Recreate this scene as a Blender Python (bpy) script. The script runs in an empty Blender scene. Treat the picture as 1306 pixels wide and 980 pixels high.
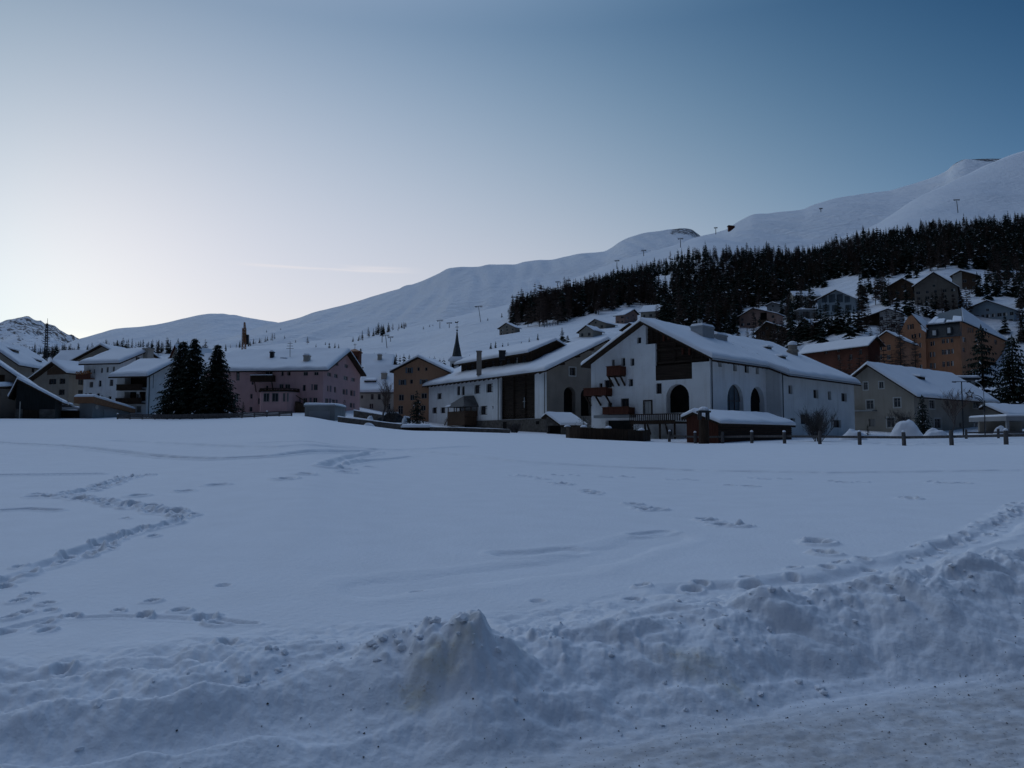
import bpy, bmesh, math, random
import numpy as np
from mathutils import Vector, noise as mnoise
from mathutils.bvhtree import BVHTree
random.seed(7)
RNG = np.random.default_rng(11)
scene = bpy.context.scene
COL = scene.collection
# ------------------------------------------------------------------ camera
F = 1010.0; CX = 653.0; CY = 490.0; HZ = 558.0; EYE = 1.6
PITCH = math.atan((HZ - CY) / F)
CP, SP = math.cos(PITCH), math.sin(PITCH)
cam = bpy.data.cameras.new('camera'); camo = bpy.data.objects.new('camera', cam); COL.objects.link(camo)
camo.location = (0, 0, EYE); camo.rotation_euler = (math.pi / 2 + PITCH, 0, 0)
cam.lens = 36.0 * F / 1306.0; cam.sensor_width = 36; cam.clip_start = 0.1; cam.clip_end = 30000
scene.camera = camo

def ray(px, py):
    a = (px - CX) / F; b = (CY - py) / F
    return a, CP - b * SP, SP + b * CP
def P(px, py, Y):
    x, y, z = ray(px, py); t = Y / y
    return Vector((x * t, Y, EYE + z * t))
def Zat(py, Y, px=653):
    return P(px, py, Y).z

# ------------------------------------------------------------------ materials
def new_mat(name, col, rough=0.9, spec=0.25, var=0.12, scale=1.5, bump=0.0, bscale=8.0, metal=0.0, dark=None, stretch=None):
    m = bpy.data.materials.new(name); m.use_nodes = True
    nt = m.node_tree; b = nt.nodes['Principled BSDF']
    b.inputs['Roughness'].default_value = rough
    b.inputs['Specular IOR Level'].default_value = spec
    b.inputs['Metallic'].default_value = metal
    g = nt.nodes.new('ShaderNodeNewGeometry')
    vec = g.outputs['Position']
    if stretch:
        mp = nt.nodes.new('ShaderNodeMapping'); mp.inputs['Scale'].default_value = stretch
        nt.links.new(vec, mp.inputs[0]); vec = mp.outputs[0]
    n = nt.nodes.new('ShaderNodeTexNoise'); n.inputs['Scale'].default_value = scale; n.inputs['Detail'].default_value = 6
    nt.links.new(vec, n.inputs['Vector'])
    r = nt.nodes.new('ShaderNodeValToRGB')
    d = dark if dark else tuple(c * (1 - var) for c in col)
    l = tuple(min(1, c * (1 + var)) for c in col)
    r.color_ramp.elements[0].position = .3; r.color_ramp.elements[1].position = .7
    r.color_ramp.elements[0].color = (*d, 1); r.color_ramp.elements[1].color = (*l, 1)
    nt.links.new(n.outputs[0], r.inputs[0]); nt.links.new(r.outputs[0], b.inputs['Base Color'])
    if bump:
        n2 = nt.nodes.new('ShaderNodeTexNoise'); n2.inputs['Scale'].default_value = bscale; n2.inputs['Detail'].default_value = 5
        nt.links.new(vec, n2.inputs['Vector'])
        bp = nt.nodes.new('ShaderNodeBump'); bp.inputs['Strength'].default_value = bump; bp.inputs['Distance'].default_value = .05
        nt.links.new(n2.outputs[0], bp.inputs['Height']); nt.links.new(bp.outputs[0], b.inputs['Normal'])
    return m

def plaster(name, col, var=.08):
    m = new_mat(name, col, .95, .1, var, .5, .3, 6); nt = m.node_tree; L = nt.links.new; b = nt.nodes['Principled BSDF']
    src = b.inputs['Base Color'].links[0].from_socket; g = nt.nodes.new('ShaderNodeNewGeometry'); cur = src
    for sc, st, lo, hi, k, tintc in ((1.0, (2.2, 2.2, .18), .52, .75, .30, (.55, .5, .45)), (.35, (1, 1, 1), .5, .72, .30, (.7, .66, .6)), (4.0, (1, 1, 1), .6, .7, .22, (.6, .58, .55))):
        mp = nt.nodes.new('ShaderNodeMapping'); mp.inputs['Scale'].default_value = st; L(g.outputs['Position'], mp.inputs[0])
        n = nt.nodes.new('ShaderNodeTexNoise'); n.inputs['Scale'].default_value = sc; n.inputs['Detail'].default_value = 7; L(mp.outputs[0], n.inputs['Vector'])
        r = nt.nodes.new('ShaderNodeMapRange'); L(n.outputs[0], r.inputs[0]); r.inputs[1].default_value = lo; r.inputs[2].default_value = hi; r.inputs[4].default_value = k
        x = nt.nodes.new('ShaderNodeMix'); x.data_type = 'RGBA'; L(r.outputs[0], x.inputs[0]); L(cur, x.inputs[6]); x.inputs[7].default_value = (*[c*t for c, t in zip(col, tintc)], 1); cur = x.outputs[2]
    L(cur, b.inputs['Base Color']); return m
def snow_mat(name, bump, bscale, stain=False, rock=False, base=(.84, .85, .87)):
    m = bpy.data.materials.new(name); m.use_nodes = True
    nt = m.node_tree; b = nt.nodes['Principled BSDF']; L = nt.links.new
    b.inputs['Roughness'].default_value = .75; b.inputs['Specular IOR Level'].default_value = .2
    g = nt.nodes.new('ShaderNodeNewGeometry')
    def noise(s, d=6, rough=.5):
        n = nt.nodes.new('ShaderNodeTexNoise'); n.inputs['Scale'].default_value = s; n.inputs['Detail'].default_value = d
        n.inputs['Roughness'].default_value = rough
        L(g.outputs['Position'], n.inputs['Vector']); return n.outputs[0]
    def mix(fac, c1, c2):
        x = nt.nodes.new('ShaderNodeMix'); x.data_type = 'RGBA'
        if isinstance(fac, float): x.inputs[0].default_value = fac
        else: L(fac, x.inputs[0])
        for i, c in ((6, c1), (7, c2)):
            if isinstance(c, tuple): x.inputs[i].default_value = (*c, 1)
            else: L(c, x.inputs[i])
        return x.outputs[2]
    def mth(op, a, c):
        x = nt.nodes.new('ShaderNodeMath'); x.operation = op; x.use_clamp = True
        for i, v in ((0, a), (1, c)):
            if isinstance(v, (int, float)): x.inputs[i].default_value = v
            else: L(v, x.inputs[i])
        return x.outputs[0]
    def ramp(v, p0, p1):
        x = nt.nodes.new('ShaderNodeMapRange'); L(v, x.inputs[0]); x.inputs[1].default_value = p0; x.inputs[2].default_value = p1
        return x.outputs[0]
    c = mix(ramp(noise(bscale * .12), .3, .7), base, tuple(v * .95 for v in base))
    if stain:
        def attr(n):
            a = nt.nodes.new('ShaderNodeAttribute'); a.attribute_name = n; return a.outputs['Fac']
        s1 = mth('MULTIPLY', attr('stain'), ramp(noise(9, 5, .6), .3, .62))
        c = mix(s1, c, (.68, .61, .45))
        s3 = mth('MULTIPLY', attr('stain'), ramp(noise(16, 6, .7), .56, .68))
        c = mix(s3, c, (.42, .30, .19))
        s2 = mth('MULTIPLY', attr('dirt'), ramp(noise(5, 8, .7), .22, .6))
        c = mix(s2, c, (.46, .44, .43))
        s4 = mth('MULTIPLY', attr('dirt'), ramp(noise(45, 4, .6), .62, .7))
        c = mix(s4, c, (.12, .10, .085))
    if rock:
        a = nt.nodes.new('ShaderNodeAttribute'); a.attribute_name = 'rock'
        nn = noise(rock, 8, .7)
        k = nt.nodes.new('ShaderNodeMath'); k.operation = 'ADD'; L(a.outputs['Fac'], k.inputs[0]); L(nn, k.inputs[1])
        c = mix(ramp(k.outputs[0], 1.0, 1.06), c, (.10, .09, .085))
    L(c, b.inputs['Base Color'])
    if bump:
        bp = nt.nodes.new('ShaderNodeBump'); bp.inputs['Strength'].default_value = bump; bp.inputs['Distance'].default_value = .4 / bscale * 2
        L(noise(bscale, 8, .62), bp.inputs['Height']); L(bp.outputs[0], b.inputs['Normal'])
    return m

M = {}
M['snow'] = snow_mat('field snow', .34, 16.0, stain=True)
M['roofsnow'] = snow_mat('roof snow', .25, 5.0)
M['hillsnow'] = snow_mat('hill snow', .55, .10, rock=.05)
M['farsnow'] = snow_mat('mountain snow', .6, .03, rock=.05)
M['peaksnow'] = snow_mat('rocky peak snow', .4, .02, rock=.024)
M['white'] = plaster('white plaster', (.87, .86, .84), .05)
M['white2'] = plaster('old white plaster', (.72, .71, .68), .08)
M['cream'] = plaster('cream plaster', (.46, .42, .36))
M['beige'] = plaster('beige plaster', (.34, .30, .25))
M['rough'] = plaster('grey brown rough plaster', (.28, .24, .20), .14)
M['pink'] = plaster('pink plaster', (.66, .41, .39), .05)
M['ochre'] = plaster('ochre plaster', (.48, .27, .165))
M['orange'] = plaster('orange plaster', (.47, .225, .125))
M['redwall'] = new_mat('red brown facade', (.125, .050, .033), .9, .15, .18, .4, .2, 5)
M['rosewall'] = new_mat('rose plaster', (.42, .27, .22), .95, .1, .10, .4, .2, 5)
M['bluewall'] = new_mat('blue grey facade', (.30, .36, .40), .8, .2, .08, .4, .1, 5)
M['greywall'] = new_mat('grey plaster', (.30, .30, .30), .95, .1, .10, .5, .2, 5)
M['concrete'] = new_mat('concrete', (.26, .265, .26), .9, .2, .16, .7, .25, 7, stretch=(1, 1, .3))
M['stone'] = new_mat('field stone', (.13, .115, .10), .95, .1, .35, 2.5, .7, 4)
M['wood'] = new_mat('dark weathered timber', (.045, .028, .018), .85, .2, .35, 3, .4, 14, stretch=(3, 3, .35))
M['logs'] = new_mat('dark plank wall', (.040, .027, .019), .85, .2, .45, 2.2, .5, 5, stretch=(.3, .3, 4))
M['redwood'] = new_mat('red brown timber', (.105, .036, .022), .8, .2, .3, 3, .3, 12, stretch=(4, 4, .4))
M['midwood'] = new_mat('brown timber', (.10, .062, .040), .85, .2, .3, 3, .3, 12, stretch=(3, 3, .4))
M['greenwood'] = new_mat('black green boards', (.018, .021, .020), .8, .25, .3, 3, .3, 12, stretch=(4, 4, .3))
M['fascia'] = new_mat('orange larch fascia', (.27, .135, .07), .8, .2, .15, 3, .2, 12)
M['greywood'] = new_mat('grey weathered wood', (.11, .10, .095), .9, .15, .3, 4, .5, 10, stretch=(3, 3, .5))
M['frame'] = new_mat('window frame', (.30, .28, .26), .6, .3, .08, 3)
M['darkframe'] = new_mat('dark window frame', (.07, .055, .045), .6, .3, .1, 3)
M['trim'] = new_mat('pale window surround', (.50, .49, .46), .9, .1, .05, 2)
M['shutter'] = new_mat('brown shutter', (.10, .065, .05), .7, .25, .15, 4)
M['bluesh'] = new_mat('blue grey shutter', (.16, .20, .22), .7, .25, .1, 4)
M['pinksh'] = new_mat('mauve grey shutter', (.20, .16, .17), .7, .25, .1, 4)
M['slate'] = new_mat('dark slate', (.055, .06, .062), .6, .35, .25, 2.5, .3, 5)
M['metal'] = new_mat('galvanised metal', (.42, .43, .44), .5, .5, .08, 2, metal=.6)
M['darkmetal'] = new_mat('dark metal', (.035, .036, .04), .5, .4, .1, 2, metal=.4)
M['rust'] = new_mat('orange crane steel', (.30, .125, .045), .6, .3, .1, 2)
M['carpaint'] = new_mat('dark car paint', (.03, .035, .045), .3, .5, .05, 2)
M['carpaint2'] = new_mat('silver car paint', (.25, .26, .27), .35, .5, .05, 2)
M['rubber'] = new_mat('tyre rubber', (.02, .02, .02), .8, .2, .1, 5)
M['curtain'] = new_mat('white curtain', (.70, .69, .66), .9, .1, .06, 6)
M['needle'] = new_mat('spruce needles', (.020, .030, .021), .8, .15, .35, .7)
M['needle2'] = new_mat('pine needles', (.030, .040, .028), .8, .15, .3, .7)
M['larch'] = new_mat('bare larch twigs', (.12, .086, .070), .9, .1, .3, .5)
M['bark'] = new_mat('bark', (.055, .043, .036), .95, .1, .3, 3, .3, 12)
M['greybark'] = new_mat('grey bark', (.10, .088, .082), .95, .1, .25, 3)
M['gravel'] = new_mat('dark grit', (.045, .04, .036), .9, .2, .4, 30)
def glass_mat(name, col, rough):
    m = new_mat(name, col, rough, .6, .25, .7)
    return m
M['glass'] = glass_mat('window glass', (.022, .026, .032), .12)
M['bluepane'] = glass_mat('bluish arch glass', (.10, .13, .155), .15)
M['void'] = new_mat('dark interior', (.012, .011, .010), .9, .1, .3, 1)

# ------------------------------------------------------------------ mesh builder
ORI = {}
def tag(o, label=None, cat=None, group=None, kind=None):
    if label: o['label'] = label
    if cat: o['category'] = cat
    if group: o['group'] = group
    if kind: o['kind'] = kind
    return o
def empty(name, loc, label, cat, group=None):
    o = bpy.data.objects.new(name, None); COL.objects.link(o)
    o.location = loc; o.empty_display_size = .3; ORI[o] = Vector(loc)
    return tag(o, label, cat, group)
class MB:
    def __init__(s): s.v = []; s.f = []; s.m = []; s.k = 0; s.smooth = False
    def quad(s, a, b, c, d):
        i = len(s.v); s.v += [Vector(a), Vector(b), Vector(c), Vector(d)]; s.f.append((i, i+1, i+2, i+3)); s.m.append(s.k)
    def tri(s, a, b, c):
        i = len(s.v); s.v += [Vector(a), Vector(b), Vector(c)]; s.f.append((i, i+1, i+2)); s.m.append(s.k)
    def poly(s, pts):
        i = len(s.v); s.v += [Vector(p) for p in pts]; s.f.append(tuple(range(i, i+len(pts)))); s.m.append(s.k)
    def hexa(s, p):  # 8 points: bottom loop 0-3, top loop 4-7
        i = len(s.v); s.v += [Vector(q) for q in p]
        for f in ((0, 3, 2, 1), (4, 5, 6, 7), (0, 1, 5, 4), (1, 2, 6, 5), (2, 3, 7, 6), (3, 0, 4, 7)):
            s.f.append(tuple(i + k for k in f)); s.m.append(s.k)
    def prism(s, pts, off):  # planar polygon extruded by vector
        off = Vector(off); n = len(pts); i = len(s.v)
        s.v += [Vector(p) for p in pts] + [Vector(p) + off for p in pts]
        s.f.append(tuple(range(i, i+n))); s.m.append(s.k)
        s.f.append(tuple(range(i+2*n-1, i+n-1, -1))); s.m.append(s.k)
        for j in range(n):
            q = (j+1) % n
            s.f.append((i+j, i+q, i+n+q, i+n+j)); s.m.append(s.k)
    def bar(s, a, b, w, h=None, up=(0, 0, 1)):
        a = Vector(a); b = Vector(b); d = (b - a).normalized(); u = Vector(up)
        if abs(d.dot(u)) > .98: u = Vector((1, 0, 0))
        r = d.cross(u).normalized(); u = r.cross(d).normalized(); h = h or w
        q = [(-w/2, -h/2), (w/2, -h/2), (w/2, h/2), (-w/2, h/2)]
        s.hexa([a + r*x + u*y for x, y in q] + [b + r*x + u*y for x, y in q])
    def tube(s, a, b, r0, r1, n=6, cap=True):
        a = Vector(a); b = Vector(b); d = (b - a).normalized(); u = Vector((0, 0, 1))
        if abs(d.dot(u)) > .95: u = Vector((1, 0, 0))
        r = d.cross(u).normalized(); u = r.cross(d)
        i = len(s.v)
        for c, rr in ((a, r0), (b, r1)):
            for k in range(n):
                t = 2*math.pi*k/n; s.v.append(c + r*(rr*math.cos(t)) + u*(rr*math.sin(t)))
        for k in range(n):
            q = (k+1) % n; s.f.append((i+k, i+q, i+n+q, i+n+k)); s.m.append(s.k)
        if cap:
            s.f.append(tuple(range(i+n-1, i-1, -1))); s.m.append(s.k); s.f.append(tuple(range(i+n, i+2*n))); s.m.append(s.k)
    def lathe(s, c, prof, n=12):
        c = Vector(c); i = len(s.v)
        for r, z in prof:
            for k in range(n):
                t = 2*math.pi*k/n; s.v.append(c + Vector((r*math.cos(t), r*math.sin(t), z)))
        for j in range(len(prof)-1):
            for k in range(n):
                q = (k+1) % n; s.f.append((i+j*n+k, i+j*n+q, i+(j+1)*n+q, i+(j+1)*n+k)); s.m.append(s.k)
        s.f.append(tuple(range(i+n-1, i-1, -1))); s.m.append(s.k)
        e = i+(len(prof)-1)*n; s.f.append(tuple(range(e, e+n))); s.m.append(s.k)
    def build(s, name, mats, parent=None, smooth=False, weld=False):
        me = bpy.data.meshes.new(name)
        o0 = ORI[parent] if parent else (Vector(s.org) if hasattr(s, 'org') else Vector((0, 0, 0)))
        me.from_pydata([v - o0 for v in s.v], [], s.f)
        if not isinstance(mats, (list, tuple)): mats = [mats]
        for m in mats: me.materials.append(M[m])
        if len(mats) > 1: me.polygons.foreach_set('material_index', s.m)
        if smooth: me.polygons.foreach_set('use_smooth', [True]*len(s.f))
        if weld:
            bm = bmesh.new(); bm.from_mesh(me); bmesh.ops.remove_doubles(bm, verts=bm.verts, dist=.0005); bm.to_mesh(me); bm.free()
        me.update()
        o = bpy.data.objects.new(name, me); COL.objects.link(o)
        ORI[o] = o0
        if parent: o.parent = parent
        else: o.location = o0
        return o
def copy_tree(o, parent=None):
    c = o.copy(); COL.objects.link(c)
    if parent: c.parent = parent
    for ch in o.children: copy_tree(ch, c)
    return c

# ------------------------------------------------------------------ numpy noise
_perm = RNG.permutation(512).astype(np.int64)
_g = RNG.random(512) * 2 * np.pi
_gx, _gy = np.cos(_g), np.sin(_g)
def perlin(x, y):
    x = np.asarray(x, float); y = np.asarray(y, float)
    xi = np.floor(x).astype(np.int64); yi = np.floor(y).astype(np.int64); xf = x - xi; yf = y - yi
    u = xf**3*(xf*(xf*6-15)+10); v = yf**3*(yf*(yf*6-15)+10)
    def gr(ix, iy, dx, dy):
        h = _perm[(_perm[ix % 512] + iy) % 512]; return _gx[h]*dx + _gy[h]*dy
    a = gr(xi, yi, xf, yf); b = gr(xi+1, yi, xf-1, yf); c = gr(xi, yi+1, xf, yf-1); d = gr(xi+1, yi+1, xf-1, yf-1)
    return (a + u*(b-a) + v*((c + u*(d-c)) - (a + u*(b-a)))) * 1.4
def fbm(x, y, o=4, g=.5):
    s = 0; a = 1
    for i in range(o): s = s + a*perlin(x*2**i + 17.3*i, y*2**i - 9.1*i); a *= g
    return s
def billow(x, y, o=3, g=.5):
    s = 0; a = 1
    for i in range(o): s = s + a*np.abs(perlin(x*2**i + 7.7*i, y*2**i + 3.1*i)); a *= g
    return s
def sstep(a, b, x):
    t = np.clip((x-a)/(b-a), 0, 1); return t*t*(3-2*t)
def pchip(xs, ys, x):
    xs = np.asarray(xs, float); ys = np.asarray(ys, float); x = np.clip(x, xs[0], xs[-1])
    h = np.diff(xs); d = np.diff(ys)/h; m = np.zeros(len(xs)); m[0] = d[0]; m[-1] = d[-1]
    for i in range(1, len(xs)-1):
        if d[i-1]*d[i] > 0:
            w1 = 2*h[i]+h[i-1]; w2 = h[i]+2*h[i-1]; m[i] = (w1+w2)/(w1/d[i-1]+w2/d[i])
    k = np.clip(np.searchsorted(xs, x, side='right')-1, 0, len(xs)-2)
    t = (x-xs[k])/h[k]
    return ys[k]*(1+2*t)*(1-t)**2 + h[k]*m[k]*t*(1-t)**2 + ys[k+1]*t*t*(3-2*t) + h[k]*m[k+1]*t*t*(t-1)

# ------------------------------------------------------------------ terrain control columns: (distance, picture row of the ground there)
COLS = {
 -500: [(95,533),(150,515),(500,464),(900,455)],
 0: [(95,533),(125,525),(250,492),(500,464),(900,455)],
 200: [(95,535),(125,526),(250,492),(500,461),(900,450)],
 300: [(95,533),(122,526),(250,490),(500,460),(920,444)],
 380: [(95,531),(120,526),(250,487),(500,459),(950,437)],
 440: [(92,540),(120,528),(200,500),(450,456),(1000,431)],
 520: [(90,549),(140,532),(200,500),(400,452),(1020,418)],
 600: [(88,551),(110,548),(180,510),(300,447),(420,431),(1070,399)],
 650: [(87,553),(110,549),(180,510),(300,442),(400,425),(1100,388)],
 700: [(85,555),(110,550),(200,490),(330,434),(450,409),(1200,369)],
 780: [(70,562),(92,557),(130,547),(220,485),(330,428),(480,391),(1300,337)],
 850: [(68,565),(88,558),(130,547),(220,482),(330,428),(480,390),(800,345),(1350,316)],
 900: [(67,566),(82,559),(130,549),(220,482),(330,424),(480,380),(700,334),(1000,314),(1350,304)],
 1000: [(62,566),(100,556),(130,547),(220,475),(330,421),(420,380),(600,342),(900,322),(1200,319)],
 1100: [(58,566),(110,553),(150,520),(190,478),(260,432),(330,396),(420,356),(600,324),(1000,298),(1150,294)],
 1167: [(54,567),(112,553),(150,524),(200,495),(230,478),(264,455),(310,394),(420,350),(600,314),(800,288),(1300,255)],
 1230: [(51,567),(112,552),(150,530),(200,503),(228,482),(266,461),(310,395),(360,370),(420,341),(600,307),(800,282),(1500,224)],
 1306: [(48,567),(100,553),(160,532),(200,504),(230,485),(262,458),(298,404),(350,373),(500,327),(700,287),(900,266),(1650,193)],
 1500: [(44,568),(100,553),(160,530),(200,497),(230,462),(300,398),(350,370),(500,318),(700,276),(900,246),(1750,165)],
 2100: [(40,569),(100,553),(160,530),(200,490),(230,450),(300,396),(350,370),(500,310),(700,262),(900,226),(1850,120)],
}
NK = 150
_cp = sorted(COLS); _CY = []; _CR = []
_k = np.linspace(0, 1, NK)
for p in _cp:
    c = COLS[p]; ys = [q[0] for q in c]; rr = [(HZ-q[1])/F*q[0] for q in c]
    yy = np.exp(np.log(ys[0]) + _k*np.log(ys[-1]/ys[0]))
    _CY.append(yy); _CR.append(HZ - pchip(ys, rr, yy)*F/yy)
_CY = np.array(_CY); _CR = np.array(_CR)
def column(px):
    """distances and picture rows along the picture column px"""
    px = np.clip(px, _cp[0], _cp[-1])
    i = int(np.clip(np.searchsorted(_cp, px, side='right')-1, 0, len(_cp)-2))
    def tang(A, j):
        if j == 0 or j == len(_cp)-1: return np.zeros(NK)
        h0 = _cp[j]-_cp[j-1]; h1 = _cp[j+1]-_cp[j]; d0 = (A[j]-A[j-1])/h0; d1 = (A[j+1]-A[j])/h1
        w0 = 2*h1+h0; w1 = h1+2*h0
        with np.errstate(divide='ignore', invalid='ignore'):
            m = np.where(d0*d1 > 0, (w0+w1)/(w0/d0+w1/d1), 0)
        return np.nan_to_num(m)
    h = _cp[i+1]-_cp[i]; t = (px-_cp[i])/h
    out = []
    for A in (_CY, _CR):
        m0, m1 = tang(A, i), tang(A, i+1)
        out.append(A[i]*(1+2*t)*(1-t)**2 + h*m0*t*(1-t)**2 + A[i+1]*t*t*(3-2*t) + h*m1*t*t*(t-1))
    return out
_epx = np.arange(-500, 2101, 4.0)
_ee = [column(p) for p in _epx]
_eY = np.array([e[0][0] for e in _ee]); _eZ = np.array([Zat(e[1][0], e[0][0]) for e in _ee])

def grid_mesh(name, verts, nr, nc, mat, kind='structure', attrs=None, keep=None):
    i = np.arange(nr-1)[:, None]*nc + np.arange(nc-1)[None, :]
    faces = np.stack([i, i+1, i+nc+1, i+nc], -1).reshape(-1, 4)
    if keep is not None:
        faces = faces[keep.ravel()]; used = np.unique(faces); mp = np.full(len(verts), -1); mp[used] = np.arange(len(used)); faces = mp[faces]; verts = verts[used]
        attrs = {k: a.ravel()[used] for k, a in (attrs or {}).items()}
    me = bpy.data.meshes.new(name); nv = len(verts); nf = len(faces)
    me.vertices.add(nv); me.vertices.foreach_set('co', verts.astype(np.float32).ravel())
    me.loops.add(nf*4); me.loops.foreach_set('vertex_index', faces.astype(np.int32).ravel())
    me.polygons.add(nf); me.polygons.foreach_set('loop_start', np.arange(0, nf*4, 4, dtype=np.int32))
    me.polygons.foreach_set('use_smooth', np.ones(nf, bool))
    if attrs:
        for k, a in attrs.items():
            at = me.attributes.new(k, 'FLOAT', 'POINT'); at.data.foreach_set('value', a.astype(np.float32).ravel())
    me.materials.append(mat); me.update(calc_edges=True); me.validate()
    o = bpy.data.objects.new(name, me); COL.objects.link(o); o['kind'] = kind
    return o

# ---- near ground: road edge, ploughed bank and the open snow field, one fine sheet
def field_plain(x, y):
    px = CX + F*x/np.maximum(y, .5)
    Ye = np.interp(px, _epx, _eY); Ze = np.interp(px, _epx, _eZ)
    s = np.clip((y-5.5)/(Ye-5.5), 0, 1.2)
    z = .30 + (Ze-.30)*s
    w = np.clip((y-6)/25, 0, 1)
    return z + w*(.16*perlin(x*.055, y*.04) + .07*perlin(x*.16+4, y*.10)) + .012*w*perlin(x*.5, y*.9)
EV = np.array([.94, .341]); NV = np.array([-.341, .94])
CR_A = [-4, -1.04, .6, 1.0, 1.3, 1.75, 2.65, 3.86, 4.75, 6.66, 12]
CR_B = [4.5, 4.48, 4.67, 4.6, 4.5, 4.6, 4.66, 4.8, 4.75, 5.0, 5.1]
CR_Z = [.22, .25, .36, .44, .49, .41, .42, .46, .50, .62, .60]
def ground_near(x, y):
    a = x*EV[0] + y*EV[1]; b = x*NV[0] + y*NV[1]
    wx = .10*perlin(a*1.6, b*1.6+3); wy = .10*perlin(a*1.6+9, b*1.6)
    a2 = a+wx; b2 = b+wy
    bc = pchip(CR_A, CR_B, a); zc = pchip(CR_A, CR_Z, a)
    bb = 3.9 - .12*np.sin(a*1.3) + .10*perlin(a*.8, 2.2) - .35*sstep(1.2, -1.5, a)
    road = .012*perlin(a*1.1, b*2.2) + .018*billow(a*1.3, b*5.5, 3) + .006*perlin(a*14, b*14)
    fld = field_plain(x, y)
    t = np.clip((b2-bb)/(bc-bb), 0, 1)
    ts = t*t*(3-2*t); up = road*(1-t) + zc*(.45*t + .55*ts)
    s = np.clip((b2-bc)/.75, 0, 1); s = s*s*(3-2*s)
    back = zc*(1-s) + fld*s
    z = np.where(b2 < bc, up, back)
    z = np.where(b > bc+1.3, fld, z)
    # clods, shovelled blocks, slump creases
    env = sstep(-.12, .25, b2-bb)*(1-sstep(.25, 1.15, b2-bc))
    top = np.exp(-((b2-bc)/.38)**2)
    lum = billow(a2*1.5, b2*1.9, 2) - .35
    rg_ = .5+.5*perlin(a*.7+11, b*.9)
    sm_ = 1 - .55*sstep(1.3, .4, a)
    z = z + env*sm_*(.13*lum*(.45+.7*top))
    z = z + env*sm_*(.030*(billow(a2*3.1+5, b2*4.0, 2, .5)-.42))*(.35+1.1*rg_) + env*.010*fbm(a2*11, b2*11, 3, .55)*(.4+rg_)
    z = z + top*env*.045*(billow(a2*8.5+3, b2*8.5, 2, .5)-.4)*rg_ + env*.0035*fbm(a*42, b*42, 2)
    clod = np.maximum(0, billow(a2*7.5+31, b2*7.5, 2)-.62)
    z = z + top*.09*clod*sstep(.2, .9, a)*(1-.45*sstep(2.2, 3.2, a))
    # long terrace ledges in the left part of the bank
    lf = sstep(1.1, -.3, a)
    ph = b2*2.9 + .60*perlin(a*.8, b*.6+5) + .16*perlin(a*2.6, b*2+1) + .04*perlin(a*9, b*5)
    saw = ph - np.floor(ph)
    z = z + lf*env*.085*(sstep(0, .8, saw) - sstep(.84, .98, saw)*1.0)
    # the high broken block of snow
    for hx, hy, h, sx, sy in ((-.46, 4.50, .05, .10, .20), (-.24, 4.56, .055, .10, .22), (-.35, 4.53, .085, .22, .20), (-.10, 4.50, .04, .16, .20)):
        q = ((x-hx)/sx)**2 + ((y-hy)/sy)**2
        z = z + h*np.exp(-q**2.6)*(1+.22*perlin(x*19, y*19))
    # trampled strip just behind the crest
    tr = sstep(.15, .45, b2-bc)*(1-sstep(.7, 1.3, b2-bc))
    z = z + tr*(.05*(billow(a2*3.1+2, b2*3.3, 3)-.5))
    return z
def on_field(px, py):
    x, y, z = ray(px, py); t = 3.0
    for _ in range(400):
        gz = float(field_plain(np.array([x*t]), np.array([y*t]))[0])
        if EYE + z*t < gz: break
        t *= 1.012
    return x*t, y*t

pxs = np.concatenate([np.linspace(-1500, -60, 50)[:-1], np.linspace(-60, 1366, 800), np.linspace(1366, 2800, 50)[1:]])
ys = np.concatenate([np.exp(np.linspace(np.log(.9), np.log(3.0), 30))[:-1], np.exp(np.linspace(np.log(3.0), np.log(8.5), 330))[:-1],
                     np.exp(np.linspace(np.log(8.5), np.log(26), 400))[:-1], np.exp(np.linspace(np.log(26), np.log(45), 90))[:-1], np.exp(np.linspace(np.log(45), np.log(1.0*100), 80))])
nr, nc = len(ys), len(pxs)
sfrac = (pxs - CX)/F
Yg = np.repeat(ys[:, None], nc, 1)
# the last rows are bent so that the sheet ends where the village ground begins
Yend = np.interp(pxs, _epx, _eY)
lo = 25.0
Yg = np.where(Yg > lo, lo + (Yg-lo)*((Yend[None, :]*1.01-lo)/(100-lo)), Yg)
Xg = Yg*sfrac[None, :]
Zg = ground_near(Xg, Yg)

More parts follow.
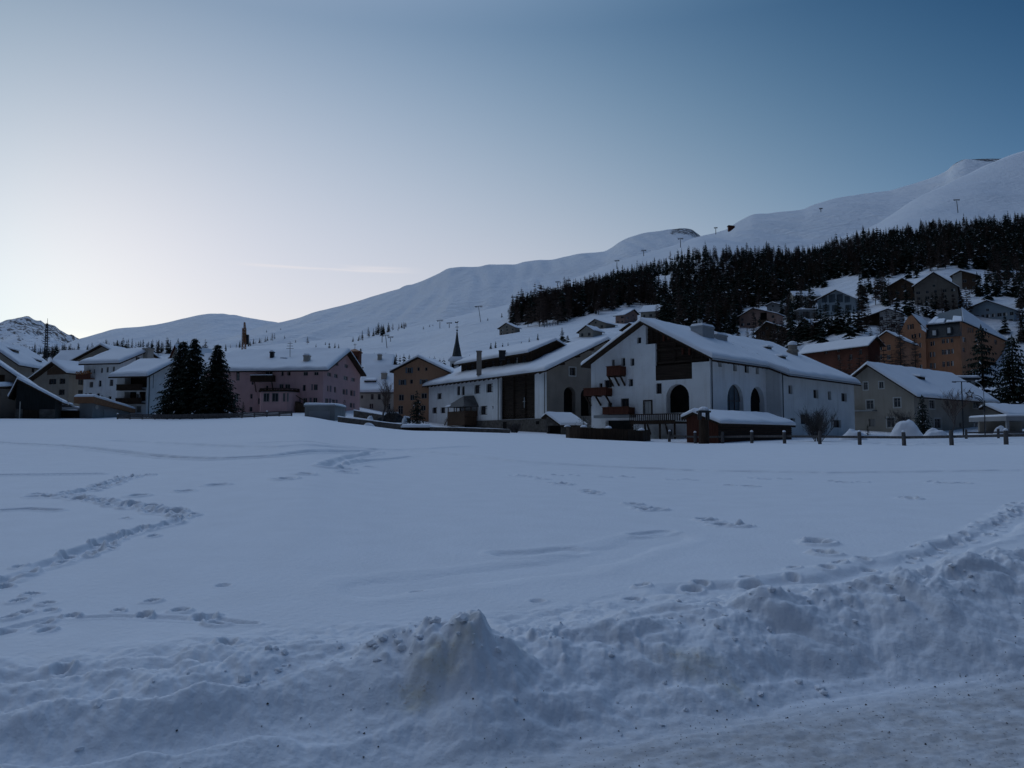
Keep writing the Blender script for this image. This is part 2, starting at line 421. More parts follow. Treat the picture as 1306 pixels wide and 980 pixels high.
def dent(px, py, r, depth, elong=1.0, ang=0.0, rim=.25):
    x0, y0 = on_field(px, py)
    r0 = np.searchsorted(ys, max(.9, y0-3*r*elong-.2)); r1 = np.searchsorted(ys, (y0+3*r*elong+.3)*1.25)
    c0 = np.searchsorted(pxs, px-60-4000*r/y0); c1 = np.searchsorted(pxs, px+60+4000*r/y0)
    X = Xg[r0:r1, c0:c1]-x0; Y = Yg[r0:r1, c0:c1]-y0
    ca, sa = math.cos(ang), math.sin(ang)
    u = (X*ca + Y*sa)/(r*elong); v = (-X*sa + Y*ca)/r
    d = np.sqrt(u*u+v*v) + .12*perlin(X*9+px, Y*9)
    Zg[r0:r1, c0:c1] += -depth*(1-sstep(.62, 1.02, d)) + depth*rim*np.exp(-((d-1.35)/.3)**2)*(1+.8*perlin(X*7, Y*7+py))
def groove(pts, w, depth, rough=.3):
    q = [on_field(*p) for p in pts]
    ymin = min(p[1] for p in q); ymax = max(p[1] for p in q)
    r0 = np.searchsorted(ys, ymin-1); r1 = min(nr, np.searchsorted(ys, ymax*1.4+2))
    D = np.full((r1-r0, nc), 1e9)
    X = Xg[r0:r1]; Y = Yg[r0:r1]
    for (ax, ay), (bx, by) in zip(q[:-1], q[1:]):
        dx, dy = bx-ax, by-ay; L2 = dx*dx+dy*dy
        t = np.clip(((X-ax)*dx+(Y-ay)*dy)/L2, 0, 1)
        D = np.minimum(D, np.hypot(X-ax-t*dx, Y-ay-t*dy))
    D = D + rough*w*perlin(X*2.1, Y*2.1)
    Zg[r0:r1] += -depth*(1-sstep(.5*w, w, D))*(.75+.5*perlin(X*.9+3, Y*.9)) + .3*depth*np.exp(-((D-1.35*w)/(.35*w))**2)
def trail(pts, step, r, depth, jit=.25, twin=True):
    q = [on_field(*p) for p in pts]; k = 0
    for (ax, ay), (bx, by) in zip(q[:-1], q[1:]):
        L = math.hypot(bx-ax, by-ay); n = max(1, int(L/step))
        for i in range(n):
            t = (i+random.uniform(-.2, .2))/n; k += 1
            x = ax+(bx-ax)*t; y = ay+(by-ay)*t
            s = (jit if k % 2 else -jit) if twin else 0
            x += -(by-ay)/L*s + random.uniform(-.1, .1); y += (bx-ax)/L*s + random.uniform(-.1, .1)
            if y < 3: continue
            px = CX+F*x/y; zz = float(field_plain(np.array([x]), np.array([y]))[0]); py = HZ - (zz-EYE)/y*F
            dent(px, py, r*random.uniform(.8, 1.25), depth*random.uniform(.6, 1.2), random.uniform(1, 1.5), math.atan2(by-ay, bx-ax))
Z_ = lambda px, py: (px, py)
trail([(187,608),(160,611),(130,622),(76,633)], .28, .085, .17, .12); groove([(187,608),(160,611),(130,622),(76,633)], .10, .07, 1.2)
trail([(42,634),(120,639),(165,648),(210,656),(239,661)], .2, .075, .15, .12)
trail([(239,661),(210,671),(165,682),(135,692),(100,710),(60,724),(20,735),(-20,748)], .16, .055, .11, .09)
groove([(42,634),(120,639),(165,648),(210,656),(239,661),(210,671),(165,682),(135,692),(100,710),(60,724),(20,735),(-20,748)], .10, .06, 1.4)
trail([(168,689),(140,699),(85,706)], .5, .06, .10, .08)
trail([(-10,812),(30,800),(65,790),(150,789),(215,791),(270,794),(325,796)], .15, .045, .08, .06)
groove([(-10,812),(30,800),(65,790),(150,789),(215,791),(270,794),(325,796)], .05, .025, 1.4)
for p in ((41,760),(60,773),(22,770),(6,752),(30,784),(58,807),(10,790),(160,662),(290,824),(80,864),(193,769)): dent(*p, .045, .07, 1.3, random.uniform(0, 3))
groove([(-20,564),(75,569),(150,577),(225,585),(280,587),(350,583),(430,577),(475,577)], .30, .16)
groove([(415,597),(428,590),(450,583),(478,579)], .22, .13); groove([(415,597),(470,588),(525,583)], .18, .08)
trail([(170,636),(230,629),(290,621),(350,613),(425,604),(475,594)], 1.2, .17, .12, .12)
groove([(-20,608),(60,607),(125,606)], .14, .09); groove([(-20,653),(35,650),(70,652)], .10, .06)
groove([(150,563),(350,571),(520,575),(653,589),(853,599),(1053,604),(1306,601)], .45, .08)
groove([(330,566),(480,574),(600,570)], .4, .07)
for g in ([(655,608),(668,608),(680,610),(690,612)], [(709,607),(730,607)], [(708,618),(716,619),(724,618)], [(747,627),(751,629),(757,632),(764,630)],
          [(806,644),(818,650),(824,652),(840,651)], [(901,664),(907,667),(925,672),(942,673),(948,672)], [(1041,692),(1046,696),(1047,706),(1055,708)],
          [(960,611),(975,612),(1000,612)], [(1060,615),(1075,616),(1100,616)], [(1190,616),(1205,617),(1230,617)], [(1158,637),(1164,637)], [(770,609),(800,609)], [(855,613),(880,613)], [(930,620),(955,621)]):
    for p in g: dent(p[0]+random.uniform(-2, 2), p[1], .095*random.uniform(.8, 1.3), .12, 1.25, random.uniform(-.6, .6))
groove([(480,752),(600,737),(720,724),(850,686)], .35, .03); groove([(653,708),(720,703)], .2, .04); groove([(810,684),(850,679)], .12, .03)
trail([(1320,640),(1290,660),(1263,680),(1203,701),(1153,719),(1078,730),(978,745),(878,757),(778,772)], .26, .055, .085, .08)
groove([(1320,648),(1263,682),(1203,703),(1153,721),(1078,733),(978,748),(878,760)], .22, .07, .6)
for p in ((532,754),(285,750),(685,770)): dent(*p, .06, .03)

aa = Xg*EV[0]+Yg*EV[1]; bb_ = Xg*NV[0]+Yg*NV[1]
dirt = np.clip(sstep(4.05, 3.6, bb_)*(.3+.7*sstep(.4, 2.6, aa)), 0, 1)*.95
stain = np.zeros_like(Xg)
for sx, sy, rx, ry, k in ((-.52, 4.30, .11, .07, 1), (-.40, 4.42, .13, .07, .9), (-.25, 4.5, .07, .09, .6), (.02, 4.72, .10, .09, .45), (1.10, 4.95, .22, .10, .6), (1.30, 4.85, .08, .10, .7)):
    d = np.sqrt(((Xg-sx)/rx)**2 + ((Yg-sy)/ry)**2); stain = np.maximum(stain, k*.72*(1-sstep(.4, 1.6, d)))
V = np.stack([Xg, Yg, Zg], -1).reshape(-1, 3)
bbq = bb_[:-1, :-1]; aq = aa[:-1, :-1]; b0q = 3.9 - .12*np.sin(aq*1.3) - .35*sstep(1.2, -1.5, aq)
isroad = (bbq < b0q) & (Yg[:-1, :-1] < 26); isbank = ~isroad & (bbq < pchip(CR_A, CR_B, aq)+.7) & (Yg[:-1, :-1] < 26)
field = grid_mesh('snow_field', V, nr, nc, M['snow'], attrs={'stain': stain, 'dirt': dirt}, keep=~isroad & ~isbank)
grid_mesh('snow_bank', V, nr, nc, M['snow'], attrs={'stain': stain, 'dirt': dirt}, keep=isbank)
grid_mesh('road', V, nr, nc, M['snow'], attrs={'stain': stain, 'dirt': dirt}, keep=isroad)

# ---- village ground, hillside and ski slope
tp = np.concatenate([np.arange(-500, -40, 20), np.arange(-40, 1346, 5), np.arange(1360, 2101, 20)]).astype(float)
rows = []
for p in tp:
    yy, rr = column(p)
    pts = []
    for Y, r in zip(yy, rr):
        v = P(p, r, Y); pts.append((v.x, v.y, v.z))
    lx, ly, lz = pts[-1]
    for k in (1.05, 1.15, 1.4): pts.append((lx*k, ly*k, lz - ly*(k-1)*.25))
    rows.append(pts)
T = np.array(rows).transpose(1, 0, 2)
am = sstep(150, 500, T[..., 1])
T[..., 2] += am*(5.0*fbm(T[..., 0]*.008, T[..., 1]*.004, 3) + .8*billow(T[..., 0]*.03, T[..., 1]*.012, 2)) * (1 - .8*sstep(.9, 1.0, np.linspace(0, 1, T.shape[0]))[:, None]) + .15*perlin(T[..., 0]*.1, T[..., 1]*.1)*sstep(100, 120, T[..., 1])
T[0, :, 2] -= .06; T[1, :, 2] -= .03
rock = np.zeros(T.shape[:2])
hill = grid_mesh('hillside', T.reshape(-1, 3), T.shape[0], T.shape[1], M['hillsnow'], attrs={'rock': rock})

# ---- mountains behind, each a real slope with depth
def mountain(name, sil, Y0, Y1, foot, mat, amp, rockf=None, ex=250):
    xs = [s[0] for s in sil]; py = [s[1] for s in sil]
    p0, p1 = xs[0], xs[-1]
    cols = np.arange(p0, p1+.1, 3.0); K = 70
    out = np.zeros((K+14, len(cols), 3)); rk = np.zeros((K+14, len(cols)))
    rid = pchip(xs, py, cols) if amp < 40 else np.interp(cols, xs, py)
    for j, p in enumerate(cols):
        v1 = P(p, rid[j], Y1); v0 = P(p, foot, Y0)
        for k in range(K+14):
            t = k/(K-1.0)
            if t <= 1:
                Y = Y0+(Y1-Y0)*t; z = v0.z+(v1.z-v0.z)*(t**.9)
            else:
                Y = Y0+(Y1-Y0)*t; z = v1.z - (t-1)*(Y1-Y0)*.35*(1-math.exp(-(t-1)*12))
            out[k, j] = (v1.x*Y/Y1, Y, z)
            if rockf: rk[k, j] = rockf(p, t)
    X, Y = out[..., 0], out[..., 1]
    tt = (np.arange(K+14)/(K-1.0))[:, None]
    env = sstep(0, .1, tt)*(1-.85*sstep(.90, 1.0, tt)*(1-sstep(1.0, 1.05, tt)))
    # gullies run down the slope
    out[..., 2] += env*amp*(fbm(X/420.0, Y/1300.0, 4, .5) - .5*np.abs(perlin(X/150.0+3, Y/1500.0)) + .6*np.abs(perlin(X/70., Y/700.)) + .30*perlin(X/35., Y/300.))
    return grid_mesh(name, out.reshape(-1, 3), K+14, len(cols), mat, attrs={'rock': rk})
mountain('rocky_mountain', [(-500,330),(-300,372),(-120,402),(-60,418),(-30,424),(-12,414),(0,412),(10,408),(20,406),(30,404),(36,403.5),(41,407),(47,410),(52,409),(58,414),(63,414),(70,416),(76,422),(80,424),(87,428),(92,427),(96,432),(110,438),(160,455)],
         3200, 5200, 470, M['peaksnow'], 45, lambda p, t: .44 + .09*sstep(.35, .95, np.array(t)) if t > .2 else .2)
mountain('far_mountain', [(20,462),(60,448),(80,440),(98,433),(120,427),(150,419),(185,416),(215,411),(240,405),(260,401),(275,400),(285,400.5),(300,403),(330,408),(357,412),(400,424),(500,450)],
         2300, 4300, 468, M['farsnow'], 16)
mountain('snow_mountain', [(180,460),(250,445),(300,430),(330,420),(357,412),(380,406),(400,399),(440,389),(490,374),(530,362),(545,356),(560,349),(575,342),(590,341),(608,341),(625,338),(655,338),(670,334),(690,332),(700,332),(720,328),(740,324),(770,321),(780,316),(790,309),(800,304),(825,297),(840,295),(850,293),(862,292),(870,291),(880,292),(890,298),(900,306),(960,320),(1050,350)],
         1350, 3000, 452, M['farsnow'], 13, lambda p, t: (.56*float(sstep(846, 858, np.array(p))*sstep(.82, .92, np.array(t)))))
mountain('shoulder_mountain', [(846,350),(860,324),(874,309),(894,301),(911,297.5),(930,291),(938,285),(950,279),(962,274),(985,272),(1010,269),(1024,267),(1035,262),(1051,257),(1065,253),(1082,250),(1098,248),(1113,246),(1134,243.5),(1153,238),(1174,232),(1191,226),(1208,218),(1215,211),(1222,207),(1232,203.5),(1250,203),(1277,202.5),(1300,204),(1400,215)],
         1250, 2700, 330, M['farsnow'], 10, lambda p, t: (.58*float(sstep(1200, 1222, np.array(p))*sstep(.84, .93, np.array(t)))))

bpy.context.view_layer.update()
def bvh_of(o):
    me = o.data; n = len(me.vertices); c = np.empty(n*3, np.float32); me.vertices.foreach_get('co', c)
    f = np.empty(len(me.polygons)*4, np.int32); me.loops.foreach_get('vertex_index', f)
    return BVHTree.FromPolygons(c.reshape(-1, 3).tolist(), f.reshape(-1, 4).tolist())
HB = bvh_of(hill); FB = bvh_of(field)
CAMP = Vector((0, 0, EYE))
def hit(px, py, tree=None):
    d = Vector(ray(px, py)).normalized()
    h = (tree or HB).ray_cast(CAMP, d)
    return h[0]
def ground_z(x, y):
    for t in (FB, HB):
        h = t.ray_cast(Vector((x, y, 3000)), Vector((0, 0, -1)))
        if h[0]: return h[0].z
    return 0.0
def gpt(px, Y, py=540):
    v = P(px, py, Y); v.z = ground_z(v.x, Y); return v
# ------------------------------------------------------------------ unseen valley slopes behind and beside the viewpoint, added to block low sky light
def valley_side():
    az = np.radians(np.arange(40, 321, 4.0)); rad = np.concatenate([np.linspace(120, 1500, 10), np.linspace(1700, 6000, 16)])
    el = np.interp(np.degrees(az), [40, 60, 100, 150, 180, 220, 260, 300, 312, 320], [17, 20, 26, 31, 32, 30, 22, 11, 9.5, 9])
    out = np.zeros((len(rad), len(az), 3))
    for i, r in enumerate(rad):
        t = np.clip((r-400)/5600, 0, 1)
        out[i, :, 0] = r*np.sin(az); out[i, :, 1] = r*np.cos(az)
        out[i, :, 2] = -4 + np.clip((r-250)/5750, 0, 1)*np.tan(np.radians(el))*6000 + t*120*perlin(np.sin(az)*r/900, np.cos(az)*r/900)
    nearz = np.interp(rad, [120, 400], [0, 1])
    o = grid_mesh('unseen_valley_slope', out.reshape(-1, 3), len(rad), len(az), M['wooded'])
M['wooded'] = new_mat('wooded winter slope', (.06, .065, .065), .95, .1, .7, .01)  # kept dark so the unseen slopes bounce little light
valley_side()
def near_plain():
    a = np.radians(np.arange(0, 361, 6.0)); rad = [0.5, 3, 8, 20, 60, 130, 400]
    out = np.zeros((len(rad), len(a), 3))
    for i, r in enumerate(rad):
        out[i, :, 0] = r*np.sin(a); out[i, :, 1] = r*np.cos(a); out[i, :, 2] = -.25 - .012*r
    grid_mesh('road_ground', out.reshape(-1, 3), len(rad), len(a), M['hillsnow'])
near_plain()

# ------------------------------------------------------------------ houses
def solve(C, D, px, py=500):
    """length along D from C until the picture column px"""
    a, y, z = ray(px, py); r = a/y
    return (r*C.y - C.x)/(D.x - r*D.y)
def ip(xs, ys, x): return float(np.interp(x, xs, ys))
class Wall:
    def __init__(s, O, U, N, L, prof, z0): s.O, s.U, s.N, s.L, s.prof, s.z0 = Vector(O), U, N, L, prof, z0; s.holes = []
    def pt(s, u, z, w=0): return Vector((s.O.x + s.U.x*u + s.N.x*w, s.O.y + s.U.y*u + s.N.y*w, z))
    def uz(s, px, py):
        dx, dy, dz = ray(px, py)
        det = s.U.x*(-dy) + dx*s.U.y
        u = (-s.O.x*(-dy) - dx*s.O.y)/det
        x = s.O.x + u*s.U.x; y = s.O.y + u*s.U.y
        return u, EYE + dz*(y/dy)
    def rect(s, b):
        u0, _ = s.uz(b[0], (b[1]+b[3])/2); u1, _ = s.uz(b[2], (b[1]+b[3])/2); xm = (b[0]+b[2])/2
        z1 = s.uz(xm, b[1])[1]; z0 = s.uz(xm, b[3])[1]
        if u0 > u1: u0, u1 = u1, u0
        return u0, z0, u1, z1
    def top(s, u): return ip([p[0] for p in s.prof], [p[1] for p in s.prof], u)
    def hole(s, pts, depth): s.holes.append((pts, depth))
    def mesh(s, mb):
        br = sorted(set([round(p[0], 4) for p in s.prof] + [round(min(max(q[0], 0), s.L), 4) for h, d in s.holes for q in h] + [0, round(s.L, 4)]))
        e = 1e-5
        for a, b in zip(br[:-1], br[1:]):
            if b-a < 1e-3: continue
            cuts = []
            for h, d in s.holes:
                us = [q[0] for q in h]
                if us[0] <= (a+b)/2 <= us[-1]:
                    cuts.append(tuple(ip(us, [q[k] for q in h], x) for k in (1, 2) for x in (a+e, b-e)))
            cuts.sort()
            za, zb = s.z0, s.z0
            for c in cuts:
                if c[0]-za > 1e-3 or c[1]-zb > 1e-3: mb.quad(s.pt(a, za), s.pt(b, zb), s.pt(b, c[1]), s.pt(a, c[0]))
                za, zb = c[2], c[3]
            ta, tb = s.top(a+e), s.top(b-e)
            if ta-za > 1e-3 or tb-zb > 1e-3: mb.quad(s.pt(a, za), s.pt(b, zb), s.pt(b, tb), s.pt(a, ta))
        for h, d in s.holes:
            loop = [(q[0], q[1]) for q in h] + [(q[0], q[2]) for q in reversed(h)]
            for (ua, za), (ub, zb) in zip(loop, loop[1:]+loop[:1]):
                if abs(ua-ub)+abs(za-zb) < 1e-3: continue
                mb.quad(s.pt(ua, za), s.pt(ub, zb), s.pt(ub, zb, -d), s.pt(ua, za, -d))
def box_on(mb, w, u0, z0, u1, z1, w0, w1):
    mb.hexa([w.pt(u0, z0, w0), w.pt(u1, z0, w0), w.pt(u1, z0, w1), w.pt(u0, z0, w1), w.pt(u0, z1, w0), w.pt(u1, z1, w0), w.pt(u1, z1, w1), w.pt(u0, z1, w1)])
def window(w, r, parent, style='n', depth=.22, frame='frame', glass='glass', sh='shutter', name='window'):
    u0, z0, u1, z1 = r
    if u1-u0 < .1 or z1-z0 < .1: return
    if 'a' in style:   # round-headed
        R = (u1-u0)/2; zc = z1-R
        pts = []
        for k in range(13):
            t = math.pi*(1-k/12); u = (u0+u1)/2+R*math.cos(t); pts.append((u, z0, zc+R*math.sin(t)+.001))
    else: pts = [(u0, z0, z1), (u1, z0, z1)]
    w.hole(pts, depth)
    fw = min(.08, (u1-u0)*.09)
    if 'a' in style:
        mb = MB(); mb.k = 0
        arc = [w.pt(q[0], q[2], -depth+.02) for q in pts]
        for a, b in zip(arc[:-1], arc[1:]): mb.bar(a, b, .12, .08, up=w.N)
        zc0 = z0+(z1-z0)*.45
        if glass != 'void': mb.bar(w.pt(u0, zc0, -depth+.03), w.pt(u1, zc0, -depth+.03), .12, .06)
        if 'm' in style:
            for f in (.33, .66): mb.bar(w.pt(u0+(u1-u0)*f, z0, -depth+.03), w.pt(u0+(u1-u0)*f, z1-R*.1, -depth+.03), .08, .06)
        o = mb.build(name, frame, parent)
        pm = MB(); pm.poly([w.pt(u0, z0, -depth)] + [w.pt(q[0], q[2], -depth) for q in pts] + [w.pt(u1, z0, -depth)])
        pm.build('pane', glass, o); return o
    if 'd' in style:   # plain dark door / boarded opening
        mb = MB(); box_on(mb, w, u0, z0, u1, z1, -depth-.06, -depth)
        mb.bar(w.pt((u0+u1)/2, z0, -depth+.01), w.pt((u0+u1)/2, z1, -depth+.01), .05, .04)
        mb.bar(w.pt(u0, z1-.08, -depth+.02), w.pt(u1, z1-.08, -depth+.02), .12, .06)
        return mb.build('door', frame, parent)
    mb = MB()
    zi = z0
    mats = [frame]
    d0, d1 = -depth, -depth+.07
    box_on(mb, w, u0, z0, u0+fw, z1, d0, d1); box_on(mb, w, u1-fw, z0, u1, z1, d0, d1)
    box_on(mb, w, u0+fw, z1-fw, u1-fw, z1, d0, d1); box_on(mb, w, u0+fw, z0, u1-fw, z0+fw, d0, d1)
    um = (u0+u1)/2
    if u1-u0 > .6: box_on(mb, w, um-fw*.55, z0+fw, um+fw*.55, z1-fw, d0, d1)
    if z1-z0 > 1.0: box_on(mb, w, u0+fw, z0+(z1-z0)*.66, u1-fw, z0+(z1-z0)*.66+fw*.6, d0, d1-.02)
    if 't' in style:
        mb.k = 1; mats.append('trim'); tw = .13
        for q in ((u0-tw, z0-tw, u0, z1+tw), (u1, z0-tw, u1+tw, z1+tw), (u0, z1, u1, z1+tw), (u0, z0-tw, u1, z0)): box_on(mb, w, *q, -.02, .025)
    if 'l' in style:  # sill
        mb.k = len(mats); mats.append('trim'); box_on(mb, w, u0-.1, z0-.1, u1+.1, z0-.003, -.05, .09)
    o = mb.build(name, mats, parent)
    pm = MB(); pm.quad(w.pt(u0, z0, -depth+.01), w.pt(u1, z0, -depth+.01), w.pt(u1, z1, -depth+.01), w.pt(u0, z1, -depth+.01)); pm.build('pane', glass, o)
    if 'c' in style:
        cm = MB(); cm.quad(w.pt(u0+fw, z0+.1, -depth+.016), w.pt(um-fw*1.2, z0+.1, -depth+.016), w.pt(um-fw*1.2, z1-.1, -depth+.016), w.pt(u0+fw, z1-.1, -depth+.016)); cm.build('curtain', 'curtain', o)
    if 's' in style:
        sw = (u1-u0)*.5
        for a in (u0-sw-.02, u1+.02):
            sm = MB(); box_on(sm, w, a, z0-.02, a+sw, z1+.02, .01, .06)
            sm.build('shutter', sh, parent)
    return o
def edge_params(L, e0, e1, t, step):
    base = list(np.linspace(0, L, max(3, int(L/step)+1)))
    add = [t*k for k in (.04, .12, .28, .5, .8, 1.2)]
    if e0: base += [a for a in add if a < L/2]
    if e1: base += [L-a for a in add if a < L/2]
    s = sorted(base); out = [s[0]]
    for x in s[1:]:
        if x-out[-1] > .004: out.append(x)
    return out
def snow_slab(mb, p00, p10, p11, p01, t, rnd=(1, 0, 1, 1), amp=.08, step=.9, lip=.12):
    """pillow of snow on a roof plane: p00-p10 is the eave, p01-p11 the ridge; rnd = rounded (eave, ridge, left, right)"""
    p00, p10, p11, p01 = map(Vector, (p00, p10, p11, p01))
    LU = ((p10-p00).length + (p11-p01).length)/2; LV = ((p01-p00).length + (p11-p10).length)/2
    us = edge_params(LU, rnd[2], rnd[3], t, step); vs_ = edge_params(LV, rnd[0], rnd[1], t, step)
    down = ((p00-p01)+(p10-p11)).normalized(); down.z = 0
    if down.length > 0: down.normalize()
    i0 = len(mb.v); nv = len(vs_); nu = len(us); seed = p00.x*.7
    for u in us:
        for v in vs_:
            a, b = u/LU, v/LV
            p = (p00*(1-a)+p10*a)*(1-b)+(p01*(1-a)+p11*a)*b
            h = 1.0
            for on, d in ((rnd[0], v), (rnd[1], LV-v), (rnd[2], u), (rnd[3], LU-u)):
                if on:
                    q = min(1, d/(t*1.1)); h = min(h, math.sqrt(max(0, 1-(1-q)**2)))
            n = mnoise.noise(Vector((p.x*.45, p.y*.45, p.z*.3+seed*0)))*amp + mnoise.noise(Vector((p.x*1.4, p.y*1.4, 5)))*amp*.35
            hh = h*(t+n)
            off = Vector((0, 0, hh))
            if rnd[0]: off += down*(lip*math.exp(-v/(t*.7))*min(1, h*1.8)*(1+2.8*n/max(amp, .01)*.5))
            mb.v.append(p+off)
    for a in range(nu-1):
        for b in range(nv-1):
            i = i0+a*nv+b; mb.f.append((i, i+nv, i+nv+1, i+1)); mb.m.append(mb.k)
def slab(mb, p00, p10, p11, p01, th):
    d = Vector((0, 0, th)); q = [Vector(p) for p in (p00, p10, p11, p01)]
    mb.hexa(q + [p+d for p in q])

class House:
    def __init__(s, name, label, cat, cpx, D, vp, lpx, rpx, gable, basepy, eavepy, ridge, wall='white', oe=.7, orr=.6, snow=.42, roofm='wood', vpside='R',
                 zr=None, ze2=None, group=None, th=.2, deep=2.0, ridgefrac=None, snowpart=True, back=True, pyref=500, lens=None, rafters=0, snowcov=None):
        cz = P(cpx, eavepy, D); C = Vector((cz.x, D, 0))
        if vpside == 'R': R = Vector(((vp-CX)/F, 1, 0)).normalized(); L = Vector((-R.y, R.x, 0))
        else: L = Vector(((vp-CX)/F, 1, 0)).normalized(); R = Vector((L.y, -L.x, 0))
        s.C, s.R, s.L = C, R, L
        lL = solve(C, L, lpx, pyref) if lpx is not None else 8.0
        lR = solve(C, R, rpx, pyref) if rpx is not None else 8.0
        if lens: lL = lens[0] or lL; lR = lens[1] or lR
        s.G, s.S, s.w, s.l = (L, R, lL, lR) if gable == 'L' else (R, L, lR, lL)
        s.ze = cz.z; s.zb = Zat(basepy, D); s.gable = gable
        s.root = empty(name, (C.x, C.y, s.zb), label, cat, group)
        gw = Wall(C, s.G, -s.S, s.w, [], 0)
        if isinstance(ridge, tuple): s.r, s.zr = gw.uz(*ridge)
        else: s.r, s.zr = s.w*.5, s.ze + ridge
        if ridgefrac: s.r = s.w*ridgefrac
        if zr: s.zr = s.ze+zr
        s.ze2 = s.zr-(s.zr-s.ze)/s.r*(s.w-s.r) if ze2 is None else ze2
        z0 = s.zb-deep; s.wallm = wall
        s.g = Wall(C, s.G, -s.S, s.w, [(0, s.ze), (s.r, s.zr), (s.w, s.ze2)], z0)
        s.s = Wall(C, s.S, -s.G, s.l, [(0, s.ze), (s.l, s.ze)], z0)
        s.far = Wall(C+s.G*s.w, s.S, s.G, s.l, [(0, s.ze2), (s.l, s.ze2)], z0)
        s.back = Wall(C+s.S*s.l, s.G, s.S, s.w, s.g.prof, z0)
        s.oe, s.orr, s.th, s.snow, s.roofm = oe, orr, th, snow, roofm
        s.face = {'L': s.g if gable == 'L' else s.s, 'R': s.s if gable == 'L' else s.g}
        s.wins = []
    def pt(s, g, q, z): return Vector((s.C.x+s.G.x*g+s.S.x*q, s.C.y+s.G.y*g+s.S.y*q, z))
    def win(s, f, boxes, style='n', **k):
        for b in boxes: window(s.face[f], s.face[f].rect(b), s.root, style, **k)
    def wall_win(s, w, rects, style='n', **k):
        for r in rects: window(w, r, s.root, style, **k)
    def finish(s, roof=True):
        mb = MB()
        for w in (s.g, s.s, s.far, s.back): w.mesh(mb)
        s.wall = mb.build('wall', s.wallm, s.root)
        if roof: s.make_roof()
        return s
    def slope(s, g):  # top of wall plane at gable coordinate g
        if g <= s.r: return s.ze+(s.zr-s.ze)*g/s.r
        return s.zr+(s.ze2-s.zr)*(g-s.r)/(s.w-s.r)
    def roof_z(s, g): return s.slope(g)+s.th+.02
    def make_roof(s, q0=None, q1=None, cov=None):
        a = -s.orr if q0 is None else q0; b = s.l+s.orr if q1 is None else q1
        mb = MB(); sm = MB()
        for (ge, gr) in ((-s.oe, s.r), (s.w+s.oe, s.r)):
            c = [s.pt(ge, a, s.slope(ge)+.02), s.pt(ge, b, s.slope(ge)+.02), s.pt(gr, b, s.slope(gr)+.02), s.pt(gr, a, s.slope(gr)+.02)]
            slab(mb, *c, s.th)
            if s.snow:
                k = [p+Vector((0, 0, s.th+.004)) for p in c]
                snow_slab(sm, *k, s.snow, (1, 0, 1, 1), amp=s.snow*.36, step=max(.8, s.l/34))
        s.roof = mb.build('roof', s.roofm, s.root)
        if s.snow: sm.build('roof_snow', 'roofsnow', s.roof, smooth=True)
    def chimney(s, g, q, w, h, mat='cream', cap=True, d=None, round_=False):
        z = s.slope(g); mb = MB(); c = s.pt(g, q, z); d = d or w
        zt = z+h
        if round_:
            mb.lathe((c.x, c.y, z-.3), [(w*.62, 0), (w*.55, h*.7), (w*.66, h*.74), (w*.66, h*.82), (w*.5, h*.86), (w*.5, h+.3)], 14)
            mb.k = 1; mb.lathe((c.x, c.y, zt), [(w*.5, 0), (w*.56, .12), (w*.45, .36), (w*.2, .52)], 14)
        else:
            q4 = lambda g2, q2, z2: [s.pt(g-g2, q-q2, z2), s.pt(g+g2, q-q2, z2), s.pt(g+g2, q+q2, z2), s.pt(g-g2, q+q2, z2)]
            mb.hexa(q4(w/2, d/2, z-.6)+q4(w/2, d/2, zt-.25)); mb.hexa(q4(w/2+.08, d/2+.08, zt-.25)+q4(w/2+.08, d/2+.08, zt-.1))
            if cap: mb.k = 1; mb.hexa(q4(w/2+.05, d/2+.05, zt-.1)+q4(w/2-.1, d/2-.1, zt+.16))
        return mb.build('chimney', [mat, 'roofsnow'], s.roof)
    def dormer(s, g, q, w, h, depth=1.6, mat='wood'):
        # small shed dormer standing out of the near roof slope, facing the eave
        z = s.slope(g); mb = MB()
        g1 = g+depth
        zt = max(z+s.th+h, s.slope(g1)+s.th)
        A = [s.pt(g, q-w/2, z), s.pt(g, q+w/2, z), s.pt(g1, q+w/2, s.slope(g1)), s.pt(g1, q-w/2, s.slope(g1))]
        B = [s.pt(g, q-w/2, z+s.th+h), s.pt(g, q+w/2, z+s.th+h), s.pt(g1, q+w/2, zt), s.pt(g1, q-w/2, zt)]
        mb.hexa(A+B)
        mb.k = 1
        f = [s.pt(g-.01, q-w*.32, z+s.th+h*.2), s.pt(g-.01, q+w*.32, z+s.th+h*.2), s.pt(g-.01, q+w*.32, z+s.th+h*.85), s.pt(g-.01, q-w*.32, z+s.th+h*.85)]
        mb.quad(*f)
        o = mb.build('dormer', [mat, 'glass'], s.roof)
        sm = MB(); e = Vector((0, 0, .004)); ov = s.G*-.2
        snow_slab(sm, B[0]+e+ov, B[1]+e+ov, B[2]+e, B[3]+e, .28, (1, 0, 1, 1), .05, .4)
        sm.build('roof_snow', 'roofsnow', o, smooth=True)
    def trimline(s, w, u, z0, z1, r=.05, name='drainpipe', mat='darkmetal'):
        mb = MB(); mb.tube(w.pt(u, z0, .1), w.pt(u, z1, .1), r, r, 6); return mb.build(name, mat, s.root)

def Zm(ox, oy, sc): return lambda x0, y0, x1, y1: (ox+x0/sc, oy+y0/sc, ox+x1/sc, oy+y1/sc)
z1m = Zm(0, 390, 6.125); z2m = Zm(180, 390, 6.125); z3m = Zm(360, 390, 6.125); z4m = Zm(530, 410, 6.125); z5m = Zm(700, 400, 5.445); z6m = Zm(860, 400, 5.442); z7m = Zm(1060, 400, 5.309)
z8m = Zm(900, 300, 3.217)

